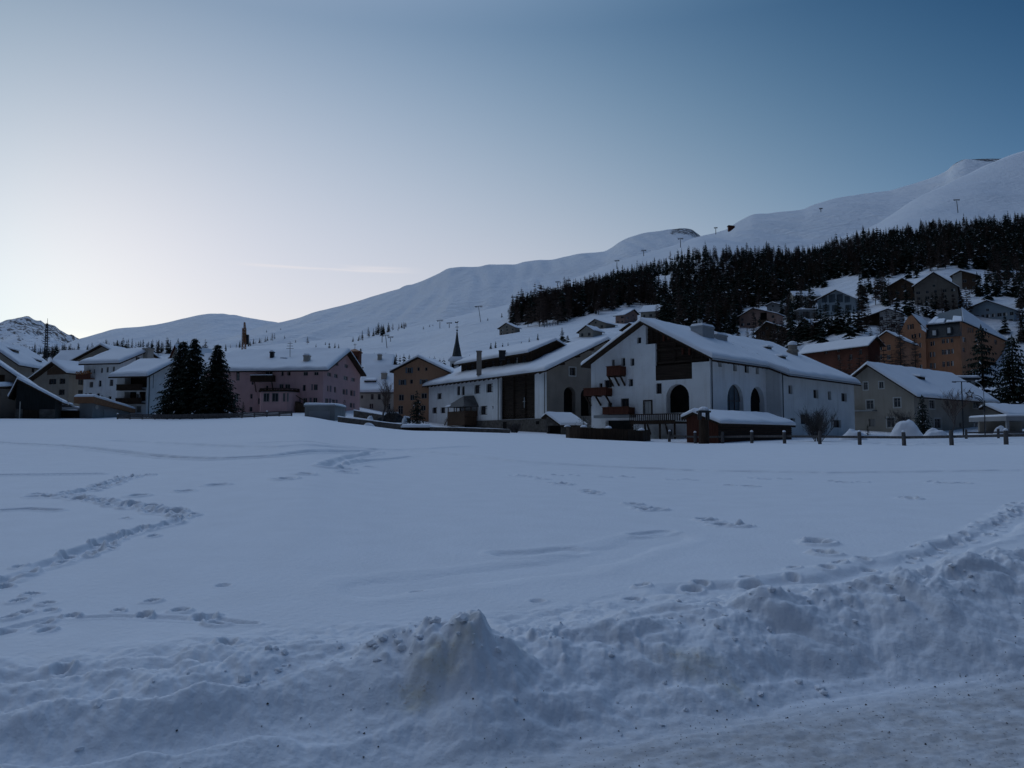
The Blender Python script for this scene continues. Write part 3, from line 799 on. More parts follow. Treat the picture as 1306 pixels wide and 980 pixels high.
# ---- the big white farmhouse with the open timber gable
def big_farmhouse():
    H = House('farmhouse', 'large white farmhouse with dark open timber gable, wooden balconies and arched openings', 'house', 905, 80, 1600, 754, None, 'L', 556, 456, (822, 413.5), 'white',
              oe=.75, orr=.9, snow=.5, lens=(None, 12.6), roofm='wood')
    rt = H.root; g = H.g
    q = lambda px, py: g.uz(px, py)
    # timber field in the upper right of the gable
    u1 = q(882.5, 470)[0]; u2 = q(836, 460)[0]; u3 = q(823.6, 440)[0]; zl = q(860, 484.5)[1]; zm = q(830, 439)[1]; zh = q(892, 462)[1]
    tz = lambda u: g.top(u)-.02
    hp = [(0.03, zh, tz(.03)), (u1, zh, tz(u1)), (u1+1e-4, zl, tz(u1)), (u2, zl, tz(u2)), (u2+1e-4, zm, tz(u2)), (u3, zm, tz(u3))]
    g.hole(hp, .45)
    mb = MB(); rows = 26
    zz = np.linspace(zl-.1, H.zr, rows)
    for a, b in zip(zz[:-1], zz[1:]):     # horizontal boards, each a little proud or sunk
        uu = [u for u in np.linspace(0.02, u3+.1, 60) if H.slope(u) > b-.05]
        if len(uu) < 2: continue
        o = random.uniform(-.03, .03); box_on(mb, g, uu[0], a+.015, uu[-1], b-.01, -.75, -.42+o)
    mb.build('timber_cladding', 'logs', rt)
    mb = MB()   # posts, brackets and the hayloft gallery in front of the boards
    for u in (u1+.1, (u1+u2)/2, u2-.1, u1*.5, (u2+u3)/2): mb.bar(g.pt(u, zl if u1 < u < u2 else (zh if u <= u1 else zm), -.33), g.pt(u, H.slope(u)-.15, -.33), .2, .2)
    for z in (zl+1.9, zl+3.3): mb.bar(g.pt(u1 if z < zh else max(.3, (z+.4-H.ze)/(H.zr-H.ze)*H.r), z, -.3), g.pt(u2 if z < zm else u3-.1, z, -.3), .18, .22)
    box_on(mb, g, u1, zl-.06, u2, zl+1.6, -.1, -.04)
    for k in range(22):
        u = u1+(u2-u1)*(k+.5)/22; box_on(mb, g, u-.13, zl-.02, u+.13, zl+1.55, -.04, -.015-random.random()*.015)
    mb.build('gallery', 'logs', rt)
    for u, z in ((u2-.9, zl+4.6), (u2-1.5, zl+4.7), (u1+1.2, zl+3.0), (u1+.4, zl+2.9)):
        mb = MB(); box_on(mb, g, u-.1, z-.4, u+.1, z+.3, -.38, -.16); mb.build('hanging_board', 'redwood', rt)
    H.win('L', [z5m(612, 165, 641, 208)], 'n', depth=.3)
    H.win('L', [z5m(503, 308, 530, 366), z5m(566, 312, 593, 363), z5m(437, 320, 457, 372), z5m(553, 455, 584, 506)], 'n', depth=.35)
    H.win('L', [z5m(388, 462, 438, 516), z5m(500, 590, 556, 648), z5m(350, 485, 372, 515)], 'n', depth=.3, frame='darkframe')
    H.win('L', [z5m(744, 485, 783, 558)], 'n', depth=.3, frame='darkframe')
    H.win('L', [z5m(815, 490, 974, 690)], 'a', depth=.8, frame='wood', glass='void', name='archway')
    H.win('L', [z5m(394, 742, 588, 812)], 'd', depth=.6, frame='greenwood')
    H.win('L', [z5m(664, 610, 712, 705)], 'd', depth=.06, frame='trim')
    H.win('L', [z5m(815, 805, 858, 842)], 'n', depth=.3, frame='darkframe')
    H.win('L', [z5m(412, 620, 438, 660)], 'n', depth=.3, frame='darkframe')
    # door surround and little shelf roof
    mb = MB(); r = g.rect(z5m(664, 610, 712, 705))
    for a in ((r[0]-.14, r[1], r[0], r[3]+.14), (r[2], r[1], r[2]+.14, r[3]+.14), (r[0], r[3], r[2], r[3]+.14)): box_on(mb, g, *a, -.02, .06)
    mb.build('door_frame', 'wood', rt)
    # balconies
    def balc(b, out, struts, n):
        u0, z0, u1_, z1 = g.rect(b); mb = MB()
        box_on(mb, g, u0, z0, u1_, z0+.12, 0.003, out)
        nb = int((u1_-u0)/.16)
        for k in range(nb): 
            a = u0+(u1_-u0)*k/nb; box_on(mb, g, a+.01, z0+.12, a+(u1_-u0)/nb-.01, z1-.08, out-.06, out-random.random()*.02)
        for uu in (u0, u1_-.05): box_on(mb, g, uu, z0+.12, uu+.05, z1-.08, .003, out-.06)
        box_on(mb, g, u0-.04, z1-.08, u1_+.04, z1, out-.1, out+.05)
        o = mb.build('balcony', 'redwood', rt)
        if struts:
            sm = MB()
            for k in range(n):
                u = u0+.15+(u1_-u0-.3)*k/(n-1); sm.bar(g.pt(u, z0-1.1, .02), g.pt(u, z0-.06, out-.15), .14, .16)
                sm.bar(g.pt(u, z0-.07, .0), g.pt(u, z0-.07, out), .14, .13)
            sm.build('bracket', 'wood', o)
    balc(z5m(440, 368, 536, 434), 1.1, True, 3); balc(z5m(286, 518, 441, 572), 1.2, True, 3); balc(z5m(416, 650, 597, 702), 1.2, False, 3)
    mb = MB(); r = g.rect(z5m(352, 706, 606, 738)); box_on(mb, g, r[0], r[1]+.2, r[2], r[3], .003, 1.1); mb.build('balcony_slab', 'concrete', rt)
    # terrace on posts with baluster rail
    u0, z0, u1_, z1 = g.rect(z5m(650, 700, 960, 768)); mb = MB(); out = 2.4
    box_on(mb, g, u0, z0, u1_, z0+.22, .003, out); box_on(mb, g, u0, z1-.1, u1_, z1, out-.1, out+.03); box_on(mb, g, u0, z0+.22, u1_, z0+.36, out-.1, out)
    nb = int((u1_-u0)/.24)
    for k in range(nb+1):
        u = u0+(u1_-u0)*k/nb; mb.bar(g.pt(u, z0+.3, out-.05), g.pt(u, z1-.05, out-.05), .12 if k % 4 else .18, .09)
    for k in range(nb//4):
        mb.bar(g.pt(u0, z0+.3, out*k/(nb//4)), g.pt(u0, z1-.05, out*k/(nb//4)), .1, .1)
    box_on(mb, g, u0, z1-.1, u0+.1, z1, .003, out)
    for f in (.03, .35, .68, .97):
        u = u0+(u1_-u0)*f; mb.bar(g.pt(u, H.zb-.5, out-.25), g.pt(u, z0, out-.25), .17, .17)
    for f in (.22, .62): mb.bar(g.pt(u0+(u1_-u0)*f, z0-.1, out-.2), g.pt(u0+(u1_-u0)*(f+.16), H.zb+.2, .3), .15, .15)
    mb.build('terrace', 'wood', rt)
    # side facade, first part
    s = H.s
    H.win('R', [z6m(306, 330, 330, 371), z6m(410, 347, 436, 401), z6m(488, 358, 520, 412), z6m(566, 366, 588, 421)], 'n', depth=.4, frame='darkframe')
    H.win('R', [z6m(368, 491, 479, 700)], 'am', depth=.45, frame='darkframe', glass='bluepane', name='arched_window')
    H.win('R', [z6m(529, 508, 626, 700)], 'a', depth=.6, frame='wood', glass='void', name='archway')
    H.trimline(s, .25, H.zb, H.ze-.2); 
    # second, projecting part of the side
    p = 1.76; s0 = 12.6; s1 = s0+22.0
    slope = (H.zr-H.ze)/H.r; ze_b = H.ze-p*slope*.85
    C2 = H.C+H.S*s0-H.G*p
    w1 = Wall(H.C+H.S*s0, -H.G, -H.S, p, [(0, H.ze), (p, ze_b)], H.zb-2)
    w2 = Wall(C2, H.S, -H.G, s1-s0, [(0, ze_b), (s1-s0, ze_b)], H.zb-2)
    wb = Wall(H.C+H.S*s1-H.G*p, H.G, H.S, H.w+p, [(0, ze_b), (H.r+p, H.zr), (H.w+p, H.ze2)], H.zb-2)
    for b in (z6m(793, 498, 820, 559), z6m(966, 529, 1000, 589), z6m(1067, 541, 1090, 600), z6m(1160, 553, 1197, 611), z6m(1106, 740, 1158, 792), z6m(878, 702, 925, 768), z6m(806, 727, 840, 780)):
        window(w2, w2.rect(b), rt, 'n', depth=.38, frame='darkframe')
    mb = MB()
    for w in (w1, w2, wb): w.mesh(mb)
    H.far.L = s1; H.far.prof = [(0, H.ze2), (s1, H.ze2)]; H.back = Wall(H.C+H.S*s0, H.G, H.S, .01, [(0, 0), (.01, .0)], H.zb-2)
    mb.build('side_wing_wall', 'white2', rt)
    H.trimline(w2, .25, H.zb, ze_b-.3)
    H.l = s1
    H.finish(roof=False)
    # roof: two near slopes (plain part, projecting part) and the far slope
    mb = MB(); sm = MB(); oe = .75; up = Vector((0, 0, .02))
    zE = lambda g_: H.ze+slope*g_
    ge2 = -p-oe*.8; ze2e = ze_b-.45
    near1 = [H.pt(-oe, -.9, zE(-oe)), H.pt(-oe, s0-.8, zE(-oe)), H.pt(H.r, s0-.8, H.zr), H.pt(H.r, -.9, H.zr)]
    near2 = [H.pt(ge2, s0+.6, ze2e), H.pt(ge2, s1+.8, ze2e), H.pt(H.r, s1-2.5, H.zr), H.pt(H.r, s0+.6, H.zr)]
    mid = [H.pt(-oe, s0-.8, zE(-oe)), H.pt(ge2, s0+.6, ze2e), H.pt(H.r, s0+.6, H.zr), H.pt(H.r, s0-.8, H.zr)]
    far = [H.pt(H.w+oe, -.9, H.slope(H.w+oe)), H.pt(H.w+oe, s1+.8, H.slope(H.w+oe)), H.pt(H.r, s1-2.5, H.zr), H.pt(H.r, -.9, H.zr)]
    for k, c in enumerate((near1, mid, near2, far)):
        c = [x+up for x in c]; slab(mb, *c, .22)
        t = [x+Vector((0, 0, .225)) for x in c]
        rn = [(1, 0, 1, 0), (1, 0, 0, 0), (1, 0, 0, 1), (1, 0, 1, 1)][k]
        snow_slab(sm, *t, .5, rn, amp=.13, step=.8, lip=.16)
    # fascia boards and rafters
    for (a, b) in ((near1[0], near1[1]), (near1[1], near2[0]), (near2[0], near2[1])): mb.bar(a+Vector((0, 0, .05)), b+Vector((0, 0, .05)), .1, .32)
    for k in range(11): 
        q0 = .5+k*1.12; mb.bar(H.pt(-oe+.1, q0, zE(-oe)-.06), H.pt(.6, q0, zE(.6)-.06), .13, .16)
    H.roof = mb.build('roof', 'wood', rt)
    sm.build('roof_snow', 'roofsnow', H.roof, smooth=True)
    gut = MB(); 
    for (a, b) in ((near1[0], near1[1]), (near1[1], near2[0]), (near2[0], near2[1])): gut.tube(a-H.G*.12+Vector((0, 0, .12)), b-H.G*.12+Vector((0, 0, .12)), .075, .075, 6)
    gut.build('gutter', 'metal', H.roof)
    H.th = .22
    # things on the roof
    def on_roof(px, py):   # picture point -> (g, q) on the near slope
        d = Vector(ray(px, py)); n = H.pt(-1, 0, zE(-1)) ; a_ = H.pt(0, 0, H.ze); e1 = H.pt(1, 0, zE(1))-a_; e2 = H.S
        nn = e1.cross(e2); t = (a_+Vector((0, 0, .5))-CAMP).dot(nn)/d.dot(nn); x = CAMP+d*t-a_
        return x.dot(H.G), x.dot(H.S)
    g_, q_ = on_roof(896, 430); H.chimney(g_, q_, 1.5, 1.75, 'metal', True, d=2.6)
    c = H.pt(g_, q_, zE(g_)+1.6)
    for dx in (-.5, -.1, .35):
        mb = MB(); mb.tube(c+H.S*dx*1.6, c+H.S*dx*1.6+Vector((0, 0, .85 if dx < .3 else .6)), .12, .12, 8); mb.build('vent_pipe', 'metal', H.roof)
    g_, q_ = on_roof(915, 434); H.chimney(g_, q_, 1.3, 1.15, 'metal', True, d=2.3)
    g_, q_ = on_roof(1011, 454); H.chimney(g_, q_, 1.15, 1.9, 'rough', round_=True)
    for px, py in ((978, 446.5), (996, 458.5)):
        g_, q_ = on_roof(px, py); H.dormer(g_-.3, q_, 1.5, .75, 1.3, 'greywood')
    return H
BF = big_farmhouse()

# ---- log shed in front of it
def shed():
    H = House('shed', 'long red brown timber shed with thick snow roof before the white farmhouse', 'shed', 916, 68, 1560, 875, 1008, 'L', 563, 541.5, (892, 529), 'logs',
              oe=.35, orr=.3, snow=.34, ridgefrac=.75, ze2=None)
    H.ze2 = H.zr-.3; H.g.prof = [(0, H.ze), (H.r, H.zr), (H.w, H.ze2)]; H.back.prof = H.g.prof; H.far.prof = [(0, H.ze2), (H.l, H.ze2)]
    mb = MB()
    for k in range(14):
        z = H.zb+.12+k*.2
        if z < H.ze-.1: box_on(mb, H.s, -.02, z, H.l+.02, z+.17, .0, .03+random.random()*.02)
    H.finish(); mb.build('log_siding', 'logs', H.root)
    H.wall.data.materials[0] = M['redwood']
    o = empty('gate_pillar', (H.C.x-1.6, H.C.y-1.5, H.zb), 'rough stone pillar with small snow cap at the corner of the timber shed', 'pillar')
    c = ORI[o]; mb = MB(); mb.lathe(c+Vector((0, 0, -.6)), [(.45, 0), (.42, 2.0), (.40, 2.4)], 8); mb.build('shaft', 'wood', o)
    mb = MB(); zt = 1.8
    for a in ((-.32, -.32), (.32, -.32), (.32, .32), (-.32, .32)): mb.bar(c+Vector((a[0], a[1], zt)), c+Vector((a[0], a[1], zt+.6)), .16)
    mb.hexa([c+Vector((x, y, z)) for z in (zt+.6, zt+.75) for x, y in ((-.5, -.5), (.5, -.5), (.5, .5), (-.5, .5))]); mb.build('lantern', 'darkmetal', o)
    mb = MB(); mb.lathe(c+Vector((0, 0, zt+.75)), [(.46, 0), (.46, .12), (.3, .3), (.1, .36)], 10); mb.build('snow_cap', 'roofsnow', o, smooth=True)
shed()

# ---- white house and barn with the dark plank front
def barn_house():
    H = House('barn_house', 'white house joined to a barn with a tall dark plank front and grey gable', 'house', 697, 100, 25, 547, 837, 'R', 551, 472.5, (771, 436), 'white',
              vpside='L', oe=.8, orr=.9, snow=.5)
    rt = H.root; s = H.s; g = H.g
    sec = s.uz(637, 510)[0]
    r = s.rect(z4m(661, 420, 931, 766)); 
    s.hole([(r[0], r[1], r[3]), (r[2], r[1], r[3])], .5)
    mb = MB(); n = 26
    for k in range(n):
        a = r[1]+(r[3]-r[1])*k/n; b = r[1]+(r[3]-r[1])*(k+1)/n; box_on(mb, s, r[0]-.1, a+.01, r[2]+.1, b-.01, -.8, -.5+random.uniform(-.03, .05))
    for f in (.0, .33, .66, 1): mb.bar(s.pt(r[0]+(r[2]-r[0])*f, r[1], -.42), s.pt(r[0]+(r[2]-r[0])*f, r[3], -.42), .18)
    mb.build('plank_front', 'logs', rt)
    mb = MB(); box_on(mb, s, r[0]-.05, r[1]-.06, r[2]+.05, r[1]+.02, -.4, .12); mb.build('ledge_snow', 'roofsnow', rt)
    # small light cross shaped latch on the planks
    mb = MB(); c = s.uz(665.5, 513.5); box_on(mb, s, c[0]-.06, c[1]-.7, c[0]+.06, c[1]+.7, -.42, -.38); box_on(mb, s, c[0]-.35, c[1]+.1, c[0]+.3, c[1]+.2, -.42, -.37); mb.build('latch', 'metal', rt)
    kw = dict(depth=.28, frame='darkframe', sh='shutter')
    for b in ((168, 562, 204, 608), (323, 507, 347, 578), (360, 507, 383, 578), (458, 497, 506, 565), (552, 487, 604, 556), (130, 673, 168, 720), (196, 672, 233, 718), (505, 661, 560, 730)):
        H.win('L', [z4m(*b)], 'nc' if random.random() < .75 else 'n', **kw)
    H.win('L', [z4m(443, 704, 467, 734), z4m(600, 660, 608, 684)], 'n', depth=.2, frame='darkframe')
    # plinth of grey stone
    mb = MB(); z0 = H.zb-2; zt = s.uz(665, 535.0)[1]; ul = s.uz(594, 540)[0]
    box_on(mb, s, -.04, z0, ul, zt, .003, .16)
    mb.build('plinth', 'stone', rt)
    for b in ((948, 780, 975, 805), (690, 785, 720, 850)):
        mb = MB(); box_on(mb, s, *s.rect(z4m(*b)), .15, .17); mb.build('cellar_opening', 'void', rt)
    # gable
    g_ = dict(depth=.35, frame='darkframe')
    H.win('R', [z5m(143, 376, 185, 431)], 'nt', **g_); H.win('R', [z5m(304, 277, 322, 306)], 'nt', **g_); H.win('R', [z5m(388, 250, 412, 292)], 'n', **g_)
    H.win('R', [z5m(104, 510, 185, 715)], 'a', depth=.8, frame='wood', glass='void', name='archway'); H.win('R', [z5m(222, 522, 300, 712)], 'a', depth=.8, frame='wood', glass='void', name='archway')
    H.trimline(s, .35, H.zb, H.ze-.3); H.trimline(s, sec+.2, H.zb+.5, H.ze-.3)
    H.wallm = 'white'
    mb = MB(); g.mesh(mb); mb.build('gable_wall', 'rough', rt)
    mb = MB(); s.mesh(mb); H.back.mesh(mb); H.far.mesh(mb); mb.build('wall', 'white', rt)
    H.make_roof()
    mb = MB()
    for k in range(26):
        q = .6+k*1.3; mb.bar(H.pt(-.7, q, H.slope(-.7)-.07), H.pt(.3, q, H.slope(.3)-.07), .16, .2)
    for gg in (2.2, 4.6, 6.9, 11.5): mb.bar(H.pt(gg, -.85, H.slope(gg)-.12), H.pt(gg, .2, H.slope(gg)-.12), .2, .24)
    mb.build('rafter', 'wood', H.roof)
    # raised timber storey with its own roof
    set_ = 2.5; q0 = 7.2; q1 = 27.5; wd = 7.6; zb = H.slope(set_)-.3; zt = Zat(449.5, 107.7); zr = Zat(437, 109.7)
    O = H.pt(set_, q0, 0)
    a1 = Wall(O, H.S, -H.G, q1-q0, [(0, zt), (q1-q0, zt)], zb); a2 = Wall(O, H.G, -H.S, wd, [(0, zt), (wd/2, zr), (wd, zt)], zb)
    a3 = Wall(H.pt(set_, q1, 0), H.G, H.S, wd, [(0, zt), (wd/2, zr), (wd, zt)], zb); a4 = Wall(H.pt(set_+wd, q0, 0), H.S, H.G, q1-q0, [(0, zt), (q1-q0, zt)], zb)
    for k in range(9):
        c = 2.0+k*2.1; window(a1, (c-.45, zb+.7, c+.45, zt-.35), rt, 'nc' if k == 1 else 'n', depth=.12, frame='darkframe')
    mb = MB()
    for w in (a1, a2, a3, a4): w.mesh(mb)
    mb.build('timber_storey', 'wood', rt)
    mb = MB(); sm = MB(); hw = wd/2; sl = (zr-zt)/hw
    for sg in (0, 1):
        ge = -.9 if sg == 0 else wd+.9; zg = zt-.9*sl
        c = [H.pt(set_+ge, q0-.5, zg), H.pt(set_+ge, q1+.8, zg), H.pt(set_+hw, q1+.8, zr), H.pt(set_+hw, q0-.5, zr)]
        slab(mb, *[x+Vector((0, 0, .02)) for x in c], .22); snow_slab(sm, *[x+Vector((0, 0, .245)) for x in c], .45, (1, 0, 1, 1), .12, .9)
    up = mb.build('upper_roof', 'wood', rt); sm.build('roof_snow', 'roofsnow', up, smooth=True)
    # chimney standing against the timber storey, ridge chimneys
    def chim(px, pyb, pyt, Y, w, mat):
        b = P(px, pyb, Y); t = P(px, pyt, Y); m = MB()
        m.hexa([Vector((b.x+x, Y+y, z)) for z in (b.z-.8, t.z) for x, y in ((-w/2, -w/2), (w/2, -w/2), (w/2, w/2), (-w/2, w/2))])
        m.hexa([Vector((b.x+x*1.2, Y+y*1.2, z)) for z in (t.z, t.z+.14) for x, y in ((-w/2, -w/2), (w/2, -w/2), (w/2, w/2), (-w/2, w/2))])
        m.build('chimney', mat, up)
    chim(611, 472, 449, 113.5, .7, 'rough'); chim(641.5, 452, 448.5, 112, .7, 'darkmetal'); chim(637.8, 452, 448.2, 112, .35, 'darkmetal')
    # hipped porch with steps
    pz = lambda px, py: s.uz(px, py)
    out = 2.2; so = Wall(s.O-H.G*out, s.U, s.N, s.L, s.prof, 0); u0 = so.uz(592.5, 530)[0]; u1 = so.uz(570.5, 530)[0]
    zf = so.uz(581, 531.5)[1]; zr_ = so.uz(581, 519.5)[1]; zp = s.uz(587, 506.5)[1]
    mb = MB()
    for u in (u0+.1, (u0+u1)/2, u1-.1): mb.bar(s.pt(u, zf, out-.1), s.pt(u, zr_, out-.1), .14)
    for ww in (.1, out*.5): 
        for u in (u0+.1, u1-.1): mb.bar(s.pt(u, zf, ww), s.pt(u, zr_, ww), .14)
    box_on(mb, s, u0, zf-1.3, u1, zf-.02, .2, out); box_on(mb, s, u0, zf-.02, u1, zf+.75, out-.12, out-.02); box_on(mb, s, u0, zf, u0+.1, zf+.75, .2, out-.12); box_on(mb, s, u1-.1, zf, u1, zf+.75, .2, out-.12)
    porch = mb.build('porch', 'midwood', rt)
    mb = MB(); A = [s.pt(u0-.35, zr_, 0), s.pt(u1+.35, zr_, 0), s.pt(u1+.35, zr_, out+.35), s.pt(u0-.35, zr_, out+.35)]; T0 = s.pt(u0+1.1, zp, .05); T1 = s.pt(u1-1.1, zp, .05); T2 = s.pt((u0+u1)/2, zp, .9)
    mb.quad(A[3], A[2], T2, T2); mb.quad(A[0], A[3], T2, T0); mb.quad(A[2], A[1], T1, T2); mb.tri(T0, T2, T1); mb.quad(*A)
    mb.build('porch_roof', 'slate', porch)
    mb = MB(); e = Vector((0, 0, .03)); snow_slab(mb, s.pt(u1+.3, zr_+.05, out+.3), s.pt(u1-1.2, zr_+.05, out+.3), s.pt(u1-1.2, zr_+.5, out-.4), s.pt(u1-.2, zr_+.5, out-.4), .14, (1, 1, 1, 1), .03, .3); mb.build('porch_snow', 'roofsnow', porch, smooth=True)
    mb = MB()
    for sg in (0, 1): mb.bar(s.pt(u1+.1+sg*0, zf+.7, .5+sg*1.2), s.pt(u1+2.2, H.zb+.7, .5+sg*1.2), .08, .1)
    for k in range(7): mb.bar(s.pt(u1+.2+.3*k, zf-.2*k-.1, .45), s.pt(u1+.2+.3*k, zf-.2*k-.1, 1.75), .3, .06)
    for k in range(6): mb.bar(s.pt(u1+.2+.36*k, zf+.7-.24*k, 1.7), s.pt(u1+.2+.36*k, zf-.24*k, 1.7), .05)
    mb.build('steps', 'midwood', porch)
    return H
BH = barn_house()
def lean_to():
    H = House('lean_to', 'low lean-to garage with sloping snow roof beside the grey barn gable', 'lean-to', 716, 92, 1800, 697, 742, 'L', 554, 542.5, (700.5, 530.5), 'stone', oe=.4, orr=.5, snow=.3, ridgefrac=.85)
    H.win('L', [z4m(1032, 815, 1134, 880)], 'd', depth=.4, frame='void'); H.finish()
lean_to()
# ---- pink house
def rects_grid(x0, x1, n, w): return [x0+(x1-x0)*(k+.5)/n-w/2 for k in range(n)]
def pink_house():
    H = House('pink_house', 'pink three storey house with long snow roof, small balconies and rounded bay', 'house', 412.5, 120, 785, 262, 459, 'R', 527, 472.5, (440, 449.5), 'pink', oe=.6, orr=.95, snow=.5, roofm='wood', ze2=None)
    rt = H.root
    kw = dict(depth=.16, frame='frame', sh='pinksh')
    for b in ((742, 517, 770, 586), (725, 692, 758, 754), (685, 627, 713, 664), (1079, 613, 1112, 649), (1124, 613, 1164, 649), (912, 722, 950, 771)): H.win('L', [z2m(*b)], 'n', **kw)
    H.win('L', [z2m(*b) for b in ((863, 584, 879, 618), (852, 690, 870, 727), (722, 801, 755, 824), (846, 791, 869, 829), (1094, 516, 1112, 549), (1146, 516, 1166, 547), (976, 626, 991, 659), (958, 722, 984, 771), (970, 512, 1028, 541))], 'n', **kw)
    H.win('L', [z3m(*b) for b in ((165, 517, 200, 547), (249, 517, 283, 544), (159, 619, 182, 667), (245, 614, 276, 661), (162, 722, 193, 769), (240, 720, 273, 767), (36, 517, 64, 547))], 'n', **kw)
    for b in ((228, 614, 240, 662), (214, 720, 230, 768), (134, 722, 146, 767)):
        mb = MB(); r = H.s.rect(z3m(*b)); box_on(mb, H.s, *r, .01, .06); mb.build('shutter', 'pinksh', rt)
    H.win('R', [z3m(*b) for b in ((412, 440, 438, 470), (486, 459, 514, 487), (351, 522, 382, 553), (405, 534, 434, 565), (479, 550, 513, 583), (540, 564, 569, 593), (351, 624, 362, 671), (404, 634, 420, 681), (334, 724, 360, 774), (389, 734, 413, 774), (472, 652, 492, 696), (531, 660, 551, 706), (528, 759, 548, 798))], 'n', **kw)
    for b in ((371, 626, 382, 674), (496, 654, 508, 697), (556, 666, 567, 708), (367, 726, 379, 774), (418, 736, 430, 774), (552, 764, 563, 799)):
        mb = MB(); r = H.g.rect(z3m(*b)); box_on(mb, H.g, *r, .01, .06); mb.build('shutter', 'pinksh', rt)
    H.finish()
    H.roof.data.materials[0] = M['wood']
    s = H.s
    # closed timber balcony with snow on its rail
    u0, z0, u1, z1 = s.rect(z2m(882, 549, 1050, 597)); mb = MB()
    box_on(mb, s, u0, z0, u1, z0+.15, .003, 1.3); box_on(mb, s, u0, z0+.15, u1, z1, 1.2, 1.3); box_on(mb, s, u0, z0+.15, u0+.1, z1, .003, 1.2); box_on(mb, s, u1-.1, z0+.15, u1, z1, .003, 1.2)
    o = mb.build('balcony', 'wood', rt)
    for u in (u0+.3, u1-.4):
        mb = MB(); mb.bar(s.pt(u, z0-1.5, .05), s.pt(u-.2, z0, 1.1), .12); mb.build('bracket', 'wood', o)
    mb = MB(); box_on(mb, s, u0, z1, u1, z1+.12, 1.14, 1.36); mb.build('rail_snow', 'roofsnow', o)
    # bay: rounded ground floor room with a railed terrace on top
    u0, z0, u1, z1 = s.rect((335.5, 501.5, 381.5, 527)); uc = (u0+u1)/2; hw = (u1-u0)/2; out = 2.6
    prof = [(u0, .003)] + [(uc-hw*math.cos(math.pi*t/12)*(1 if t not in (0, 12) else 1), .003+out*min(1, math.sin(math.pi*t/12)*1.5)) for t in range(13)] + [(u1, .003)]
    mb = MB(); mb.prism([s.pt(u, H.zb-2, w) for u, w in prof], (0, 0, z1-H.zb+2)); bay = mb.build('bay', 'pink', rt)
    zt = s.uz(350, 497)[1]
    mb = MB()
    for (a, b) in zip(prof[:-1], prof[1:]): 
        mb.bar(s.pt(a[0], zt, a[1]*1.02), s.pt(b[0], zt, b[1]*1.02), .14, .1); mb.bar(s.pt(a[0], z1+.2, a[1]*1.02), s.pt(b[0], z1+.2, b[1]*1.02), .16, .3)
        for f in (0, .33, .66): mb.bar(s.pt(a[0]+(b[0]-a[0])*f, z1+.1, a[1]), s.pt(a[0]+(b[0]-a[0])*f, zt, a[1]+(b[1]-a[1])*f), .1)
    mb.build('railing', 'wood', bay)
    mb = MB(); mb.prism([s.pt(uc+(u-uc)*.97, z1+.004, w*.97) for u, w in prof], (0, 0, .3)); mb.build('terrace_snow', 'roofsnow', bay)
    for a, b in ((345.7, 353), (356.3, 364.3), (370, 373), (374.8, 377)):
        ua, ub = s.uz(a, 510)[0], s.uz(b, 510)[0]; ua, ub = min(ua, ub), max(ua, ub)
        mb = MB(); w0 = out+.003; zz0, zz1 = z0+1.6, z0+2.9
        for m in (ua, (ua+ub)/2-.03, ub-.06): box_on(mb, s, m, zz0, m+.06, zz1, w0-.02, w0+.05)
        box_on(mb, s, ua, zz0, ub, zz0+.06, w0, w0+.05); box_on(mb, s, ua, zz1-.06, ub, zz1, w0, w0+.05)
        o = mb.build('window', 'frame', bay); mb = MB(); mb.quad(s.pt(ua, zz0, w0+.01), s.pt(ub, zz0, w0+.01), s.pt(ub, zz1, w0+.01), s.pt(ua, zz1, w0+.01)); mb.build('pane', 'glass', o)
    mb = MB(); 
    for k in range(9): box_on(mb, s, u0-.35-.33*k, H.zb-.5, u0-.02-.33*k, H.zb+1.7-.2*k, .3, 1.5)
    mb.bar(s.pt(u0-.1, H.zb+2.6, 1.5), s.pt(u0-3.0, H.zb+.9, 1.5), .1, .14); mb.build('steps', 'midwood', rt)
    for g_, q_, w, h, m in ((4.3, 6.7, .65, 1.9, 'darkmetal'), (4.2, 2.4, 1.0, 1.5, 'cream')):
        pass
    def chim(px, py, w, h, m):
        # where the roof surface is seen at this picture point
        d = Vector(ray(px, py)); a_ = H.pt(0, 0, H.ze); e1 = H.pt(1, 0, H.slope(1))-a_; nn = e1.cross(H.S); t = (a_+Vector((0, 0, .6))-CAMP).dot(nn)/d.dot(nn); x = CAMP+d*t-a_
        H.chimney(x.dot(H.G), x.dot(H.S), w, h+.5, m)
    chim(347, 457, .55, 1.2, 'darkmetal'); chim(391.5, 461, .85, 1.1, 'cream')
    x = H.pt(5.2, 7.2, 0); H.dormer(4.2, 8.2, 1.1, .45, 1.2, 'wood')
    return H
PH = pink_house()

# ---- ochre house behind
H = House('ochre_house', 'ochre yellow gabled house with blue grey shutters behind the small spruce', 'house', 573, 128, 900, 502, 590, 'L', 533, 476, (534, 457.5), 'ochre', oe=.5, orr=.6, snow=.4)
H.win('L', [z3m(*b) for b in ((978, 485, 1006, 527),)], 's', depth=.14, sh='bluesh')
H.win('L', [z3m(*b) for b in ((1055, 482, 1073, 510), (1115, 482, 1134, 510), (998, 577, 1020, 610), (910, 695, 950, 742), (1000, 697, 1030, 740), (1086, 684, 1130, 726), (905, 782, 943, 850), (1082, 780, 1120, 820))], 'n', depth=.14)
H.win('L', [z3m(*b) for b in ((925, 579, 953, 620), (1090, 577, 1120, 612))], 's', depth=.14, sh='bluesh')
H.finish()
